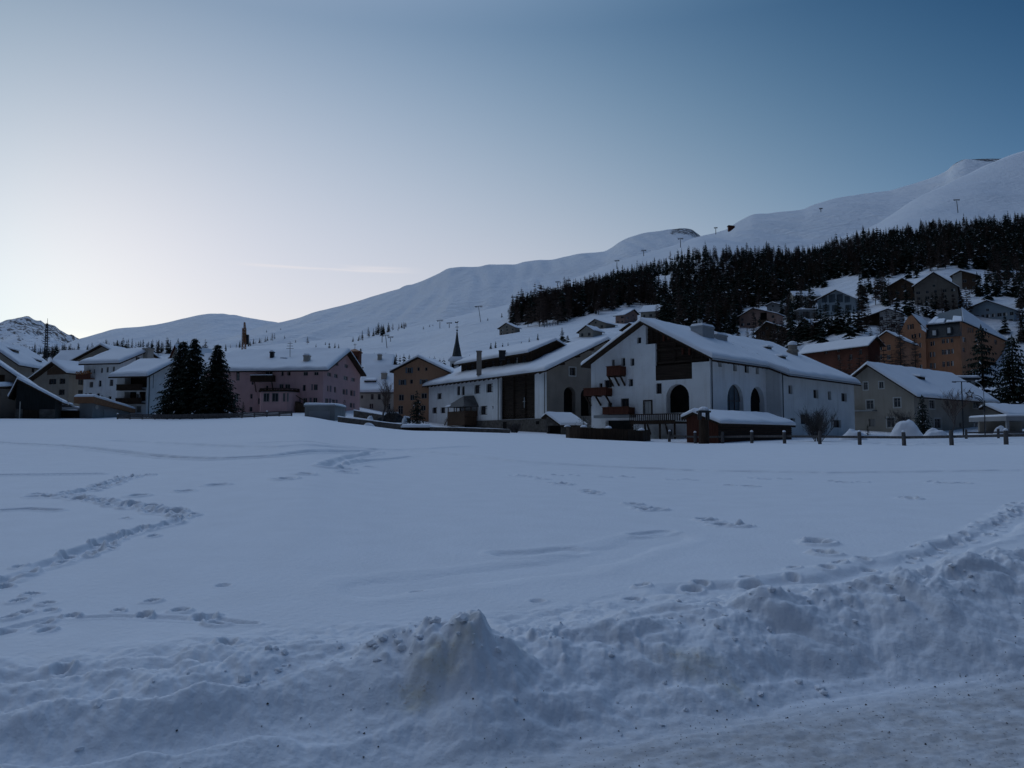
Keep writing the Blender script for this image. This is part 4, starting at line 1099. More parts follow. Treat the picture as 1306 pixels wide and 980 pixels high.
# ---- snowy roofed cream house between the pink and the ochre one
H = House('cream_house', 'low cream house with broad snow roof and one chimney behind bare tree', 'house', 459, 148, -6000, 440, 503, 'L', 526, 499, None or 4.6, 'cream', oe=.8, orr=.6, snow=.5, vpside='L' if False else 'R', lens=(12, None)) if False else None
def frontal(name, label, cat, pxl, pxr, D, basepy, eavepy, ridgepy, depth, wall, wins=(), style='n', snow=.45, oe=.7, group=None, yaw=0.0, **k):
    """house whose long eave faces the viewer"""
    vp = CX+F/math.tan(math.radians(yaw)) if abs(yaw) > .5 else 120000
    H = House(name, label, cat, pxl, D, vp, None, pxr, 'L', basepy, eavepy, 3.0, wall, oe=oe, orr=.6, snow=snow, lens=(depth, None), group=group, **k)
    rz = Zat(ridgepy, D+depth/2)-H.ze
    H.zr = H.ze+rz; H.r = depth/2; H.ze2 = H.ze
    H.g.prof = [(0, H.ze), (H.r, H.zr), (H.w, H.ze2)]; H.back.prof = H.g.prof; H.far.prof = [(0, H.ze2), (H.l, H.ze2)]
    for b in wins: window(H.s, H.s.rect(b), H.root, style, depth=.15)
    H.finish(); return H
H = frontal('cream_house', 'low cream house with broad snow roof behind the bare tree', 'house', 459, 503, 146, 527, 499, 470, 14, 'cream', [z3m(*b) for b in ((613, 700, 632, 727), (690, 690, 715, 735), (745, 690, 770, 735), (680, 765, 712, 805), (818, 765, 845, 812))])
H.chimney(3.0, 4.0, 1.0, 1.6, 'cream'); H.dormer(1.6, 1.6, 2.2, .7, 1.8, 'wood')
H = frontal('snowy_house', 'house with high snow roof and timber wall rising behind the cream house', 'house', 454, 496, 168, 500, 475, 455, 16, 'redwall', [z3m(*b) for b in ((615, 480, 640, 505), (650, 480, 672, 505))], yaw=4); H.chimney(5.0, 4.5, .9, 1.8, 'cream')
# ---- orange turret with cross
o = empty('turret', P(452.5, 480, 165), 'small red orange turret with pyramid roof and cross rising over pink gable', 'turret'); c = ORI[o]
def turret():
    mb = MB(); a = P(445.3, 450, 165); b = P(459.6, 450, 165); w = (b.x-a.x); x0 = a.x; zb = Zat(480, 165)-2; zt = Zat(449, 165); y0 = 164
    mb.hexa([Vector((x, y, z)) for z in (zb, zt) for x, y in ((x0, y0), (x0+w, y0), (x0+w, y0+w), (x0, y0+w))]); mb.build('tower', 'redwall', o)
    mb = MB(); ap = Vector((x0+w/2, y0+w/2, Zat(445.5, 166))); q = [Vector((x, y, zt+.003)) for x, y in ((x0-.3, y0-.3), (x0+w+.3, y0-.3), (x0+w+.3, y0+w+.3), (x0-.3, y0+w+.3))]
    for i in range(4): mb.tri(q[i], q[(i+1) % 4], ap)
    mb.poly(q[::-1]); mb.build('turret_roof', 'rust', o)
    mb = MB(); mb.bar(ap, ap+Vector((0, 0, 1.1)), .08); mb.bar(ap+Vector((-.3, 0, .8)), ap+Vector((.3, 0, .8)), .08); mb.build('cross', 'darkmetal', o)
    for x in (.22, .62):
        mb = MB(); mb.hexa([Vector((x0+w*(x+dx), y0-dy, zb+(zt-zb)*f)) for f in (.66, .85) for dx, dy in ((0, -.05), (.2, -.05), (.2, .03), (0, .03))]); mb.build('window', 'void', o)
turret()
# ---- church with slender spire
def church():
    D = 182; o = empty('church', P(585, 500, D), 'church tower with slender dark spire and weathercock above the white house', 'church')
    a = P(573.5, 463, D); b = P(592, 463, D); w = b.x-a.x; xm = (a.x+b.x)/2; zt = Zat(461, D); zb = Zat(500, D)-3; y = D
    sq = lambda h, z: [Vector((xm-h, y-h, z)), Vector((xm+h, y-h, z)), Vector((xm+h, y+h, z)), Vector((xm-h, y+h, z))]
    mb = MB(); mb.hexa(sq(w/2-.2, zb)+sq(w/2-.2, zt)); t = mb.build('tower', 'white2', o)
    for x in (-.8, .8):
        mb = MB(); mb.hexa([Vector((xm+x+dx, y-w/2+.2+dy, z)) for z in (zt-2.2, zt-.7) for dx, dy in ((-.3, .1), (.3, .1), (.3, -.03), (-.3, -.03))]); mb.build('window', 'void', t)
    z1 = Zat(455.5, D); mb = MB()
    def ring(n, h, z): return [Vector((xm+h*math.cos(2*math.pi*k/n+math.pi/8), y+h*math.sin(2*math.pi*k/n+math.pi/8), z)) for k in range(n)]
    mb.hexa(sq(w/2+.25, zt+.003)+sq(w/2+.25, zt+.25)); mb.hexa(sq(w/2+.2, zt+.25)+sq(w*.36, z1)); mb.build('roof_snow', 'roofsnow', o)
    rs = [ring(8, h, z) for h, z in ((w*.37, z1-.3), (w*.335, z1+.3), (w*.25, Zat(446, D)), (w*.14, Zat(437, D)), (.15, Zat(424, D)), (.05, Zat(423, D)))]
    mb = MB()
    for r0, r1 in zip(rs[:-1], rs[1:]):
        for k in range(8): mb.quad(r0[k], r0[(k+1) % 8], r1[(k+1) % 8], r1[k])
    sp = mb.build('spire', 'slate', o)
    mb = MB(); c = Vector((xm, y, Zat(423.2, D))); zc = Zat(412.5, D); mb.tube(c, (xm, y, zc), .06, .05, 6); mb.bar((xm-.42, y, zc-.9), (xm+.42, y, zc-.9), .1); mb.lathe((xm, y, zc-1.9), [(.02, 0), (.22, .15), (.22, .3), (.02, .45)], 8)
    pts = [(-.45, .05), (-.2, .1), (.1, .05), (.25, .35), (.42, .35), (.3, .55), (.1, .5), (-.1, .3), (-.35, .5), (-.5, .4)]
    mb.prism([Vector((xm+a_, y-.04, zc+b_*.8)) for a_, b_ in pts], (0, .08, 0)); mb.build('weathercock', 'darkmetal', sp)
church()

# ---- left village group
H = House('barn', 'plastered barn with board-clad black lean-to at the left edge of the village', 'barn', 23, 92, 160, -60, None, 'L', 531, 484, (-24, 452), 'rough', oe=1.6, orr=1.2, snow=.45, lens=(None, 12), pyref=500)
H.win('L', [(-6, 478, 6, 489)], 'd', depth=.2, frame='wood'); H.finish()
def black_barn():
    H = House('lean_to', 'long black board lean-to with single sloping snow roof and stone base', 'lean-to', 70.5, 90, 190, 21, None, 'L', 531.5, 511, (22, 485.5), 'greenwood', oe=.7, orr=.5, snow=.32, lens=(None, 8))
    H.r = H.w*.98; H.zr = H.ze+Zat(487.5, 90)-Zat(511, 90); H.ze2 = H.zr-.2; H.g.prof = [(0, H.ze), (H.r, H.zr), (H.w, H.ze2)]; H.back.prof = H.g.prof; H.far.prof = [(0, H.ze2), (H.l, H.ze2)]
    H.finish(); g = H.g; mb = MB(); zt = g.uz(40, 522)[1]
    ua = g.uz(70, 525)[0]; ub = g.uz(50.5, 525)[0]; uc = g.uz(29, 525)[0]
    box_on(mb, g, ua, H.zb-2, ub, zt, .003, .12); box_on(mb, g, uc, H.zb-2, H.w, zt, .003, .12); mb.build('plinth', 'stone', H.root)
    mb = MB(); box_on(mb, g, ub+.02, H.zb-1, uc-.02, zt-.1, .003, .06); mb.build('gate', 'wood', H.root)
    mb = MB(); mb.tube(g.pt(ub+1.8, H.zb-.5, .9), g.pt(ub+1.8, H.zb+1.6, .9), .05, .05, 6); mb.org = g.pt(ub+1.8, H.zb, .9)
    tag(mb.build('marker_pole', 'cream'), 'thin pale pole standing in the snow before the black lean-to', 'pole')
black_barn()
def snow_canopy():
    o = empty('porch_canopy', P(3, 500, 90.5), 'small snow covered canopy at the left edge on the plastered barn', 'canopy'); mb = MB(); a = P(-8, 494, 89.5); b = P(6, 494, 89.5)
    mb.hexa([Vector((x, y, z)) for z in (a.z-.1, a.z) for x, y in ((a.x, 88.6), (b.x, 88.6), (b.x, 91.8), (a.x, 91.8))]); mb.build('board', 'wood', o)
    sm = MB(); e = Vector((0, 0, a.z+.004)); snow_slab(sm, e+Vector((a.x, 88.6, 0)), e+Vector((b.x, 88.6, 0)), e+Vector((b.x, 91.8, .3)), e+Vector((a.x, 91.8, .3)), .5, (1, 0, 1, 1), .06, .4); sm.build('roof_snow', 'roofsnow', o, smooth=True)
snow_canopy()
def garage():
    H = House('garage', 'grey garage with orange larch fascia under a sloping snow roof', 'garage', 118, 97, 760, 102, 167, 'L', 537.5, 514, 1.0, 'concrete', oe=.5, orr=.4, snow=.35)
    zl, zr_ = Zat(507.5, 99), Zat(519.0, 97)
    R, L = H.R, H.L; root = H.root; C = H.C; wl = H.w; wr = H.l
    mb = MB(); z0 = H.zb-2
    p = lambda a, b, z: Vector((C.x+L.x*a+R.x*b, C.y+L.y*a+R.y*b, z))
    top = lambda b: zl+(zr_-zl)*(b/wr)
    mb.hexa([p(0, 0, z0), p(0, wr, z0), p(wl, wr, z0), p(wl, 0, z0), p(0, 0, top(0)-.75), p(0, wr, top(wr)-.5), p(wl, wr, top(wr)-.5), p(wl, 0, top(0)-.75)]); mb.build('wall', 'concrete', root)
    mb = MB(); e = .45
    B = [p(-e, -e, top(0)-.75), p(-e, wr+e, top(wr)-.5), p(wl+e, wr+e, top(wr)-.5), p(wl+e, -e, top(0)-.75)]; T = [p(-e, -e, top(0)), p(-e, wr+e, top(wr)), p(wl+e, wr+e, top(wr)), p(wl+e, -e, top(0))]
    mb.hexa(B+T); r = mb.build('roof', 'fascia', root)
    sm = MB(); u = Vector((0, 0, .004)); snow_slab(sm, *[t+u for t in T], .36, (1, 1, 1, 1), .07, .6); sm.build('roof_snow', 'roofsnow', r, smooth=True)
    s = Wall(C, R, -L, wr, [], 0)
    mb = MB(); r = s.rect(z1m(810, 810, 905, 885)); box_on(mb, s, *r, .003, .05); mb.build('garage_door', 'greywall', root)
    mb = MB(); c = s.uz(123.3, 519.5); mb.tube(s.pt(c[0], c[1], .003), s.pt(c[0], c[1], .05), .28, .28, 12); mb.build('round_sign', 'trim', root)
garage()
# white house with chimney on the gable, its neighbour with loggias
H = House('white_house', 'tall white house with flower balcony and chimney stack on the gable', 'house', 152.5, 122, 900, 106, 200, 'R', 531, 463.5, (187, 449), 'white', oe=.6, orr=.5, snow=.5, vpside='R')
H.win('L', [z1m(*b) for b in ((787, 487, 803, 525), (832, 480, 848, 522), (880, 476, 895, 517), (730, 497, 742, 530), (690, 500, 708, 535), (698, 595, 727, 640), (770, 585, 792, 633), (855, 577, 884, 628), (657, 685, 680, 712), (690, 682, 716, 716), (755, 685, 778, 725), (845, 708, 870, 740), (787, 700, 800, 726))], 'n', depth=.2)
H.win('R', [z1m(1060, 402, 1098, 442)], 'n', depth=.2); H.win('R', [z1m(1155, 390, 1200, 435)], 'd', depth=.2)
H.finish()
r = H.s.rect(z1m(630, 535, 742, 578)); mb = MB(); box_on(mb, H.s, r[0], r[1], r[2], r[1]+.15, .003, 1.0); box_on(mb, H.s, r[0], r[1]+.15, r[2], r[3], .9, 1.0); bo = mb.build('balcony', 'redwood', H.root)
mb = MB()
for k in range(40): 
    u = random.uniform(r[0], r[2]); z = r[3]+random.uniform(-.25, .25); c = H.s.pt(u, z, 1.05+random.uniform(-.1, .15)); mb.tri(c, c+Vector((.3, 0, .1)), c+Vector((.1, .1, .32)))
mb.build('flower_box', 'rust', bo)
def gable_stack():
    c = H.g.uz(185.5, 470); mb = MB(); mb.hexa([H.g.pt(c[0]+a, z, w) for z in (H.zb, Zat(446.5, 128)) for a, w in ((-.7, .002), (.7, .002), (.7, .9), (-.7, .9))]); mb.hexa([H.g.pt(c[0]+a, z, w) for z in (Zat(446.5, 128), Zat(445, 128)) for a, w in ((-.85, -.1), (.85, -.1), (.85, 1.0), (-.85, 1.0))]); mb.build('chimney', 'cream', H.root)
gable_stack()
def loggia_house():
    H = House('loggia_house', 'white house with dark timber loggias under a thick overhanging snow roof', 'house', 188, 106, 860, 149, 232, 'R', 531, 479, (218, 463), 'white2', oe=.9, orr=.7, snow=.5)
    s = H.s
    for b, n in ((z1m(975, 540, 1148, 640), 0), (z1m(972, 672, 1138, 745), 1)):
        r = s.rect(b); s.hole([(r[0], r[1], r[3]), (r[2], r[1], r[3])], 1.2)
        mb = MB(); box_on(mb, s, r[0]-.05, r[1]-.05, r[2]+.05, r[3]+.05, -1.3, -1.2); mb.build('loggia_back', 'wood', H.root)
    for b in (z1m(942, 622, 1142, 664), z1m(935, 728, 1138, 770)):
        r = s.rect(b); mb = MB(); box_on(mb, s, r[0], r[1], r[2], r[1]+.12, .003, .9)
        for k in range(30): 
            a = r[0]+(r[2]-r[0])*k/30; box_on(mb, s, a+.01, r[1]+.12, a+(r[2]-r[0])/30-.01, r[3], .8, .86)
        box_on(mb, s, r[0], r[3], r[2], r[3]+.08, .76, .92); mb.build('balcony', 'wood', H.root)
    H.win('L', [z1m(1060, 785, 1102, 835)], 'd', depth=.3)
    H.win('L', [z1m(1065, 690, 1090, 725)], 'nc', depth=.2)
    mb = MB()
    H.trimline(H.g, .35, H.zb, H.ze)
    H.finish(); return H
loggia_house()
def gabled_house():
    H = House('gabled_house', 'grey beige gabled house with timber gable top between barn and white house', 'house', 88, 126, 1100, 41, 110, 'L', 530, 475, (71.5, 464), 'beige', oe=.8, orr=1.0, snow=.42)
    H.r = H.g.uz(72.5, 470)[0]; H.zr = H.g.uz(72.5, 464.0)[1]; H.ze2 = H.g.uz(42, 486.5)[1]
    H.g.prof = [(0, H.ze), (H.r, H.zr), (H.w, H.ze2)]; H.back.prof = H.g.prof; H.far.prof = [(0, H.ze2), (H.l, H.ze2)]
    H.win('L', [z1m(*b) for b in ((382, 572, 440, 615), (465, 570, 510, 612), (458, 655, 504, 698), (470, 740, 500, 775))], 'n', depth=.2, frame='darkframe')
    H.win('R', [z1m(*b) for b in ((612, 560, 650, 620), (610, 660, 648, 702))], 'n', depth=.2, frame='darkframe')
    H.finish(); g = H.g; mb = MB(); zt = g.uz(72, 478)[1]
    u0, u1 = H.r-2.9, H.r+2.2
    mb.poly([g.pt(u0, zt, .06), g.pt(u1, zt, .06), g.pt(u1, H.slope(u1)-.1, .06), g.pt(H.r, H.zr-.1, .06), g.pt(u0, H.slope(u0)-.1, .06)]); mb.build('gable_boards', 'midwood', H.root)
gabled_house()
H = House('brown_house', 'long brown house with broad snow roof and dormers at the far left', 'house', 64, 150, 1500, None, 80, 'R', 500, 472, 5.5, 'midwood', oe=.9, orr=.8, snow=.5, lens=(26, 16)) if False else None
H = House('brown_house', 'long brown house with broad snow roof and dormers at the far left', 'house', 21, 138, 570, -60, 66, 'L', 500, 463.5, (-16, 438), 'beige', oe=.9, orr=.9, snow=.5)
H.win('R', [z1m(247, 487, 270, 522)], 'n', depth=.2, frame='darkframe'); H.finish()
H.dormer(2.2, 4.0, 1.8, .9, 2.2, 'midwood'); H.dormer(.6, 9.0, 1.8, .7, 1.8, 'midwood'); H.chimney(5.5, 1.6, .8, 2.2, 'beige')
def back_brown():
    H = House('chalet', 'brown gabled chalet rising behind the white house at left', 'house', 172, 165, 740, 88, None, 'L', 500, 464, (131, 442), 'beige', oe=.9, orr=1.0, snow=.4)
    H.win('L', [z1m(*b) for b in ((640, 415, 670, 452), (695, 408, 725, 440), (735, 405, 760, 440))], 'n', depth=.2, frame='darkframe')
    H.finish(); H.chimney(H.r*.45, 3.0, .6, 1.0, 'darkmetal'); return H
back_brown()
H = House('gabled_house', 'cream gable with red edged roof rising behind the two firs', 'house', 231, 190, 1000, 208, None, 'L', 500, 457, (225, 441.5), 'cream', oe=.5, orr=.6, snow=.35, roofm='redwood', lens=(None, 12)); H.win('L', [(214, 456, 218, 461), (222, 456, 226, 461)], 'n', depth=.2); H.finish()
H = frontal('long_house', 'low snow roofed house between the firs and the pink roof', 'house', 246, 300, 150, 505, 478, 455, 14, 'cream', [(256, 481, 261, 488)], snow=.45)
H = frontal('low_house', 'grey house with snow roof behind the gabled one at left', 'house', 56, 100, 178, 500, 474, 450, 16, 'greywall', [(75, 477, 79, 481), (90, 477, 94, 481)], yaw=3)

# ---- right: beige house, low building, hotel and red house
H = House('beige_house', 'grey beige house with steep snow roof behind the fence on the right', 'house', 1165.5, 112, 1843, 1058, 1266, 'L', 553, 503.5, (1108, 467), 'beige', oe=.8, orr=.8, snow=.45)
bw = dict(depth=.16, sh='bluesh')
H.win('L', [z7m(*b) for b in ((220, 465, 248, 517), (325, 462, 355, 507), (240, 588, 288, 648), (425, 572, 470, 635), (378, 705, 430, 772))], 'nt', **bw)
H.win('L', [z7m(255, 715, 300, 765)], 'd', depth=.3)
H.win('R', [z7m(*b) for b in ((665, 585, 700, 645), (700, 712, 742, 778), (960, 588, 1005, 642), (965, 740, 1012, 790))], 'nt', **bw)
H.win('R', [z7m(*b) for b in ((780, 590, 800, 630), (848, 592, 866, 628), (867, 740, 882, 775), (1015, 705, 1035, 740), (480, 700, 540, 760))], 'n', **bw)
H.finish(); H.dormer(3.1, 10.5, 2.2, .8, 1.6, 'wood')
mb = MB(); r = H.g.rect(z7m(130, 655, 310, 664)); box_on(mb, H.g, r[0], r[1], min(r[2], H.w), r[3], .003, 1.4); mb.build('balcony_slab', 'concrete', H.root)
def flat_annex():
    o = empty('flat_garage', P(1215, 500, 138), 'flat roofed annex with snow cover just behind the beige roof', 'garage'); a = P(1199, 486, 138); b = P(1243, 486, 138)
    mb = MB(); bx = lambda z0, z1, e: [Vector((x, y, z)) for z in (z0, z1) for x, y in ((a.x-e, 138-e), (b.x+e, 138-e), (b.x+e, 148), (a.x-e, 148))]
    mb.hexa(bx(a.z-5, a.z+.2, 0)); mb.build('wall', 'greywall', o); mb = MB(); mb.hexa(bx(a.z+.2, a.z+.5, .6)); r = mb.build('roof', 'darkmetal', o)
    sm = MB(); t = bx(0, a.z+.504, .6)[4:]; snow_slab(sm, *t, .5, (1, 1, 1, 1), .08, 1); sm.build('roof_snow', 'roofsnow', r, smooth=True)
flat_annex()
H = House('low_house', 'low beige outbuilding with snow roof at the far right behind the fence', 'house', 1283, 118, 2100, 1255, 1345, 'L', 550, 530, (1258, 519), 'beige', oe=.6, orr=.6, snow=.4); H.finish()
def canopy():
    o = empty('carport', P(1300, 549, 98), 'grey flat carport at the right edge with dark opening below', 'carport'); a = P(1283, 531, 98); b = P(1345, 531, 98)
    mb = MB(); bx = lambda z0, z1, x0, x1, y0, y1: [Vector((x, y, z)) for z in (z0, z1) for x, y in ((x0, y0), (x1, y0), (x1, y1), (x0, y1))]
    mb.hexa(bx(a.z-.55, a.z, a.x, b.x, 98, 106)); r = mb.build('roof', 'greywall', o); sm = MB(); snow_slab(sm, *[t+Vector((0, 0, .004)) for t in bx(0, a.z, a.x, b.x, 98, 106)[4:]], .25, (1, 1, 1, 1), .05, .8); sm.build('roof_snow', 'roofsnow', r, smooth=True)
    for x in (a.x+.4, b.x-.4): mb = MB(); mb.hexa(bx(a.z-4, a.z-.552, x-.15, x+.15, 98.3, 98.6)); mb.build('post', 'greywall', o)
    mb = MB(); mb.hexa(bx(a.z-4, a.z-.552, a.x+.2, b.x-.2, 104, 104.3)); mb.build('back_wall', 'beige', o)
canopy()

def hotel():
    D = 228; vp = 1500
    o = empty('hotel', P(1226, 478, D), 'large orange hotel with slate mansard roof and curved gable on the slope', 'hotel')
    zh = lambda x0, y0, x1, y1: (1140+x0/7.867, 380+y0/7.867, 1140+x1/7.867, 380+y1/7.867)
    C = P(1226.5, 470, D); C.z = 0
    R = Vector(((1560-CX)/F, 1, 0)).normalized(); L = Vector((-R.y, R.x, 0))
    wR = solve(C, R, 1288, 430); wL = solve(C, L, 1182, 440)
    zb = Zat(480, D)-6; ze = Zat(428.5, D); zm = Zat(410, D); zr = Zat(393.5, D+6)
    f = Wall(C, L, -R, wL, [(0, ze), (wL, ze)], zb)          # main front, left of the corner
    s = Wall(C, R, -L, wR, [(0, zm+.0), (wR, zm)], zb)       # right gable facade
    bk1 = Wall(C+L*wL, R, L, wR, [(0, zm), (wR, zm)], zb)
    kw = dict(depth=.25, frame='trim')
    for b in ((480, 415, 512, 460), (525, 410, 553, 455), (568, 405, 597, 450), (365, 440, 385, 485), (390, 435, 410, 480), (480, 520, 510, 572), (512, 520, 540, 570), (543, 515, 568, 567), (575, 512, 602, 560), (360, 545, 382, 598), (392, 542, 415, 592), (362, 655, 388, 712), (395, 655, 420, 712), (485, 640, 515, 695), (530, 638, 560, 690), (570, 632, 600, 685)):
        window(f, f.rect(zh(*b)), o, 'nc' if random.random() < .5 else 'n', **kw)
    for b in ((740, 300, 755, 350), (760, 300, 778, 350), (783, 300, 802, 350), (690, 395, 722, 445), (690, 500, 715, 545), (860, 610, 890, 650), (820, 400, 845, 445), (940, 330, 965, 375), (820, 510, 845, 555), (940, 500, 965, 545), (1010, 420, 1035, 470)):
        window(s, s.rect(zh(*b)), o, 'n', **kw)
    # projecting left wing with curved gable
    p = 1.2; A = C+L*wL-R*p; wing = solve(A, L, 1147, 440); z1 = Zat(401, D+10)
    zs = lambda py: Zat(py, D+6)
    prof = [(0, zs(424)), (wing*.12, zs(421)), (wing*.2, zs(414)), (wing*.32, zs(408)), (wing*.42, zs(403)), (wing*.5, zs(401)), (wing*.62, zs(403)), (wing*.75, zs(409)), (wing*.85, zs(416)), (wing, zs(425))]
    gw = Wall(A, L, -R, wing, prof, zb); side = Wall(A, R, -L, p, [(0, zs(424)), (p, zs(424))], zb); left = Wall(A+L*wing, R, L, 14, [(0, zs(425)), (14, zs(425))], zb)
    for b in ((135, 270, 155, 320), (160, 266, 178, 316), (182, 262, 200, 312), (175, 368, 195, 412), (205, 362, 225, 405), (250, 355, 272, 400), (190, 460, 215, 500), (255, 450, 275, 500), (150, 560, 175, 600), (190, 560, 215, 610), (250, 555, 275, 605), (110, 470, 130, 510), (260, 670, 285, 715)):
        window(gw, gw.rect(zh(*b)), o, 'nc' if random.random() < .4 else 'n', **kw)
    mb = MB()
    for w in (f, s, bk1, gw, side, left): w.mesh(mb)
    mb.build('wall', 'orange', o)
    # roofs: slate mansard, hipped main roof with patches of snow, saddle roof on the wing
    pt = lambda a, b, z: Vector((C.x+L.x*a+R.x*b, C.y+L.y*a+R.y*b, z))
    mb = MB(); mb.k = 0
    mb.quad(pt(0, -.4, ze), pt(wL, -.4, ze), pt(wL, 1.6, zm), pt(0, 1.6, zm)); mb.quad(pt(0, -.4, ze-.15), pt(wL, -.4, ze-.15), pt(wL, -.4, ze), pt(0, -.4, ze))
    mb.tri(pt(-.01, -.4, ze), pt(-.01, 1.6, zm), pt(-.01, 1.6, ze))
    ap1 = pt(4.6, wR*.33, 0); ap1.z = Zat(393, ap1.y); ap2 = pt(wL+wing*.3, wR*.33, 0); ap2.z = Zat(400, ap2.y)
    e = .6; zt = zm+.02
    q = [pt(-e, .9, zt), pt(wL, .9, zt), pt(-e, wR+e, zt), pt(wL+wing, wR+e, zt)]
    mb.quad(q[0], q[1], ap2, ap1); mb.tri(q[2], q[0], ap1); mb.quad(q[3], q[2], ap1, ap2)
    roof = mb.build('roof', 'slate', o)
    up = Vector((0, 0, .05))
    sm = MB(); snow_slab(sm, q[2]+up, q[0]+up, ap1+up, ap1+up*1.02, .35, (1, 0, 1, 1), .08, 1.2)
    sm.build('roof_snow', 'roofsnow', roof, smooth=True)
    lerp = lambda a, b, t: a+(b-a)*t
    for t0, t1, h0, h1 in ((.02, .30, .0, .42), (.30, .47, .0, .16), (.52, .80, .0, .36), (.80, .98, .0, .66)):
        sm = MB(); a = lerp(q[0], q[1], t0); b = lerp(q[0], q[1], t1); c = lerp(lerp(q[0], q[1], t1), lerp(ap1, ap2, t1), h1); d = lerp(lerp(q[0], q[1], t0), lerp(ap1, ap2, t0), h1*.75)
        snow_slab(sm, a+up, b+up, c+up, d+up, .3, (1, 1, 1, 1), .12, 1.0); sm.build('roof_snow', 'roofsnow', roof, smooth=True)
    mb = MB(); r0 = A+L*(wing*.5); zr2 = zs(401)+.15
    for (u, zz) in ((-.3, zs(422)), (wing+.3, zs(423))):
        mb.hexa([Vector((A.x+L.x*u+R.x*b, A.y+L.y*u+R.y*b, zz+dz)) if k == 0 else Vector((r0.x+R.x*b, r0.y+R.y*b, zr2+dz)) for dz in (0, .15) for k, b in ((0, .4), (0, 14), (1, 14), (1, .4))])
    wr = mb.build('wing_roof', 'slate', o); sm = MB()
    snow_slab(sm, Vector((A.x-L.x*.3+R.x*.5, A.y-L.y*.3+R.y*.5, zs(422)+.2)), Vector((A.x-L.x*.3+R.x*12, A.y-L.y*.3+R.y*12, zs(422)+.2)), Vector((r0.x+R.x*12, r0.y+R.y*12, zr2+.2)), Vector((r0.x+R.x*.5, r0.y+R.y*.5, zr2+.2)), .35, (1, 0, 1, 1), .08, 1.2); sm.build('roof_snow', 'roofsnow', wr, smooth=True)
    for b in ((390, 330, 425, 378), (540, 302, 570, 355)):
        r = f.rect(zh(*b)); mb = MB(); box_on(mb, f, r[0]-.3, r[1]-.3, r[2]+.3, r[3]+.3, -2.2, .35); dm = mb.build('dormer', 'slate', roof)
        mb = MB(); box_on(mb, f, *r, .352, .37); mb.build('dormer_window', 'curtain', dm)
hotel()
H = House('red_house', 'long red brown house with thin snow roof above the white farmhouse', 'house', 1107, 172, 166, 1024, 1124, 'R', 500, 439.5, (1115, 431), 'redwall', vpside='L', oe=.8, orr=.8, snow=.24)
H.win('L', [z8m(*b) for b in ((488, 470, 500, 488), (538, 462, 552, 480), (590, 455, 602, 472), (540, 492, 552, 512), (590, 490, 602, 512), (630, 470, 642, 490))], 'n', depth=.2); H.finish()
H = House('orange_annex', 'low orange annex with steep snow roof between red house and hotel', 'house', 1150, 200, 1500, 1112, 1170, 'L', 485, 434, (1131, 424), 'orange', oe=.6, orr=.6, snow=.4); H.win('L', [(1120, 440, 1125, 447), (1131, 440, 1136, 447), (1120, 453, 1125, 459), (1131, 453, 1136, 459)], 'n', depth=.2, frame='trim'); H.finish()
# ------------------------------------------------------------------ chalets on the hillside
MT = [bvh_of(bpy.data.objects[n]) for n in ('snow_mountain', 'shoulder_mountain')]
def hit_any(px, py):
    d = Vector(ray(px, py)).normalized(); best = None
    for t in [HB] + MT:
        h = t.ray_cast(CAMP, d)[0]
        if h is not None and (best is None or h.y < best.y): best = h
    return best
def depth_at(px, py, default=300):
    h = hit(px, py); return h.y if h else default
BOXES = []
def chalet(name, label, cpx, lpx, rpx, gable, base, eave, ridge, wall, vp=1400, ze2py=None, rows=2, cols=3, rw=0, D=None, orr=.9, oe=.8, snow=.35, cat='house', roofm='wood', side=None, frame='frame', steep=None, wsize=None):
    D = D or depth_at((cpx+lpx)/2, base)
    H = House(name, label, cat, cpx, D, vp, lpx, rpx, gable, base, eave, ridge, wall, oe=oe, orr=orr, snow=snow, lens=(None, None if rpx else 9.0), deep=6, pyref=eave, group=None)
    f = H.g
    if ze2py is not None:
        H.ze2 = f.uz(lpx if gable == 'L' else rpx, ze2py)[1]; f.prof[2] = (H.w, H.ze2); H.back.prof = f.prof; H.far.prof = [(0, H.ze2), (H.l, H.ze2)]
    hgt = H.ze-H.zb; n = max(1, rows)
    for w, c in ((f, cols), (H.s, rw)):
        for i in range(n):
            z0 = H.zb+hgt*(i+.28)/n; z1 = z0+min(1.35, hgt/n*.5)
            for k in range(c):
                if random.random() < .1: continue
                u = w.L*(k+.5)/c+random.uniform(-.2, .2); ww = random.choice((.5, .6, .75))
                window(w, (u-ww, z0, u+ww, z1), H.root, 'nc' if random.random() < .3 else 'n', depth=.14, frame=frame)
    if gable == 'L' or gable == 'R':
        u = H.r; z0 = H.ze+(H.zr-H.ze)*.12
        if H.zr-H.ze > 2.0 and cols > 1: window(f, (u-.5, z0, u+.5, z0+.95), H.root, 'n', depth=.14, frame=frame)
    H.finish()
    BOXES.append((min(lpx, cpx)-2, ridge[1]-1, max(cpx, rpx or cpx)+2, base+2, D))
    return H
c1 = chalet('chalet', 'rose coloured apartment chalet with low roof above the white farmhouse roof', 990, 943, None, 'L', 421, 400.5, (960.5, 394), 'rosewall', ze2py=404.5, rows=3, cols=6)
g = c1.g; mb = MB(); r = g.rect((970, 399, 978, 410)); box_on(mb, g, *r, .003, .05); mb.build('loggia', 'void', c1.root)
mb = MB(); r = g.rect((967, 408.5, 980, 411.5)); box_on(mb, g, *r, .06, 1.0); mb.build('balcony', 'midwood', c1.root)
chalet('chalet', 'small grey chalet half hidden behind the rose coloured one', 1003, 978, None, 'L', 404, 391, (985.5, 386.5), 'greywall', rows=2, cols=2)
chalet('chalet', 'dark brown chalet with pale wall strip below the rose coloured one', 1003, 964, None, 'L', 437, 419.5, (978, 411.5), 'midwood', ze2py=424.5, rows=2, cols=2)
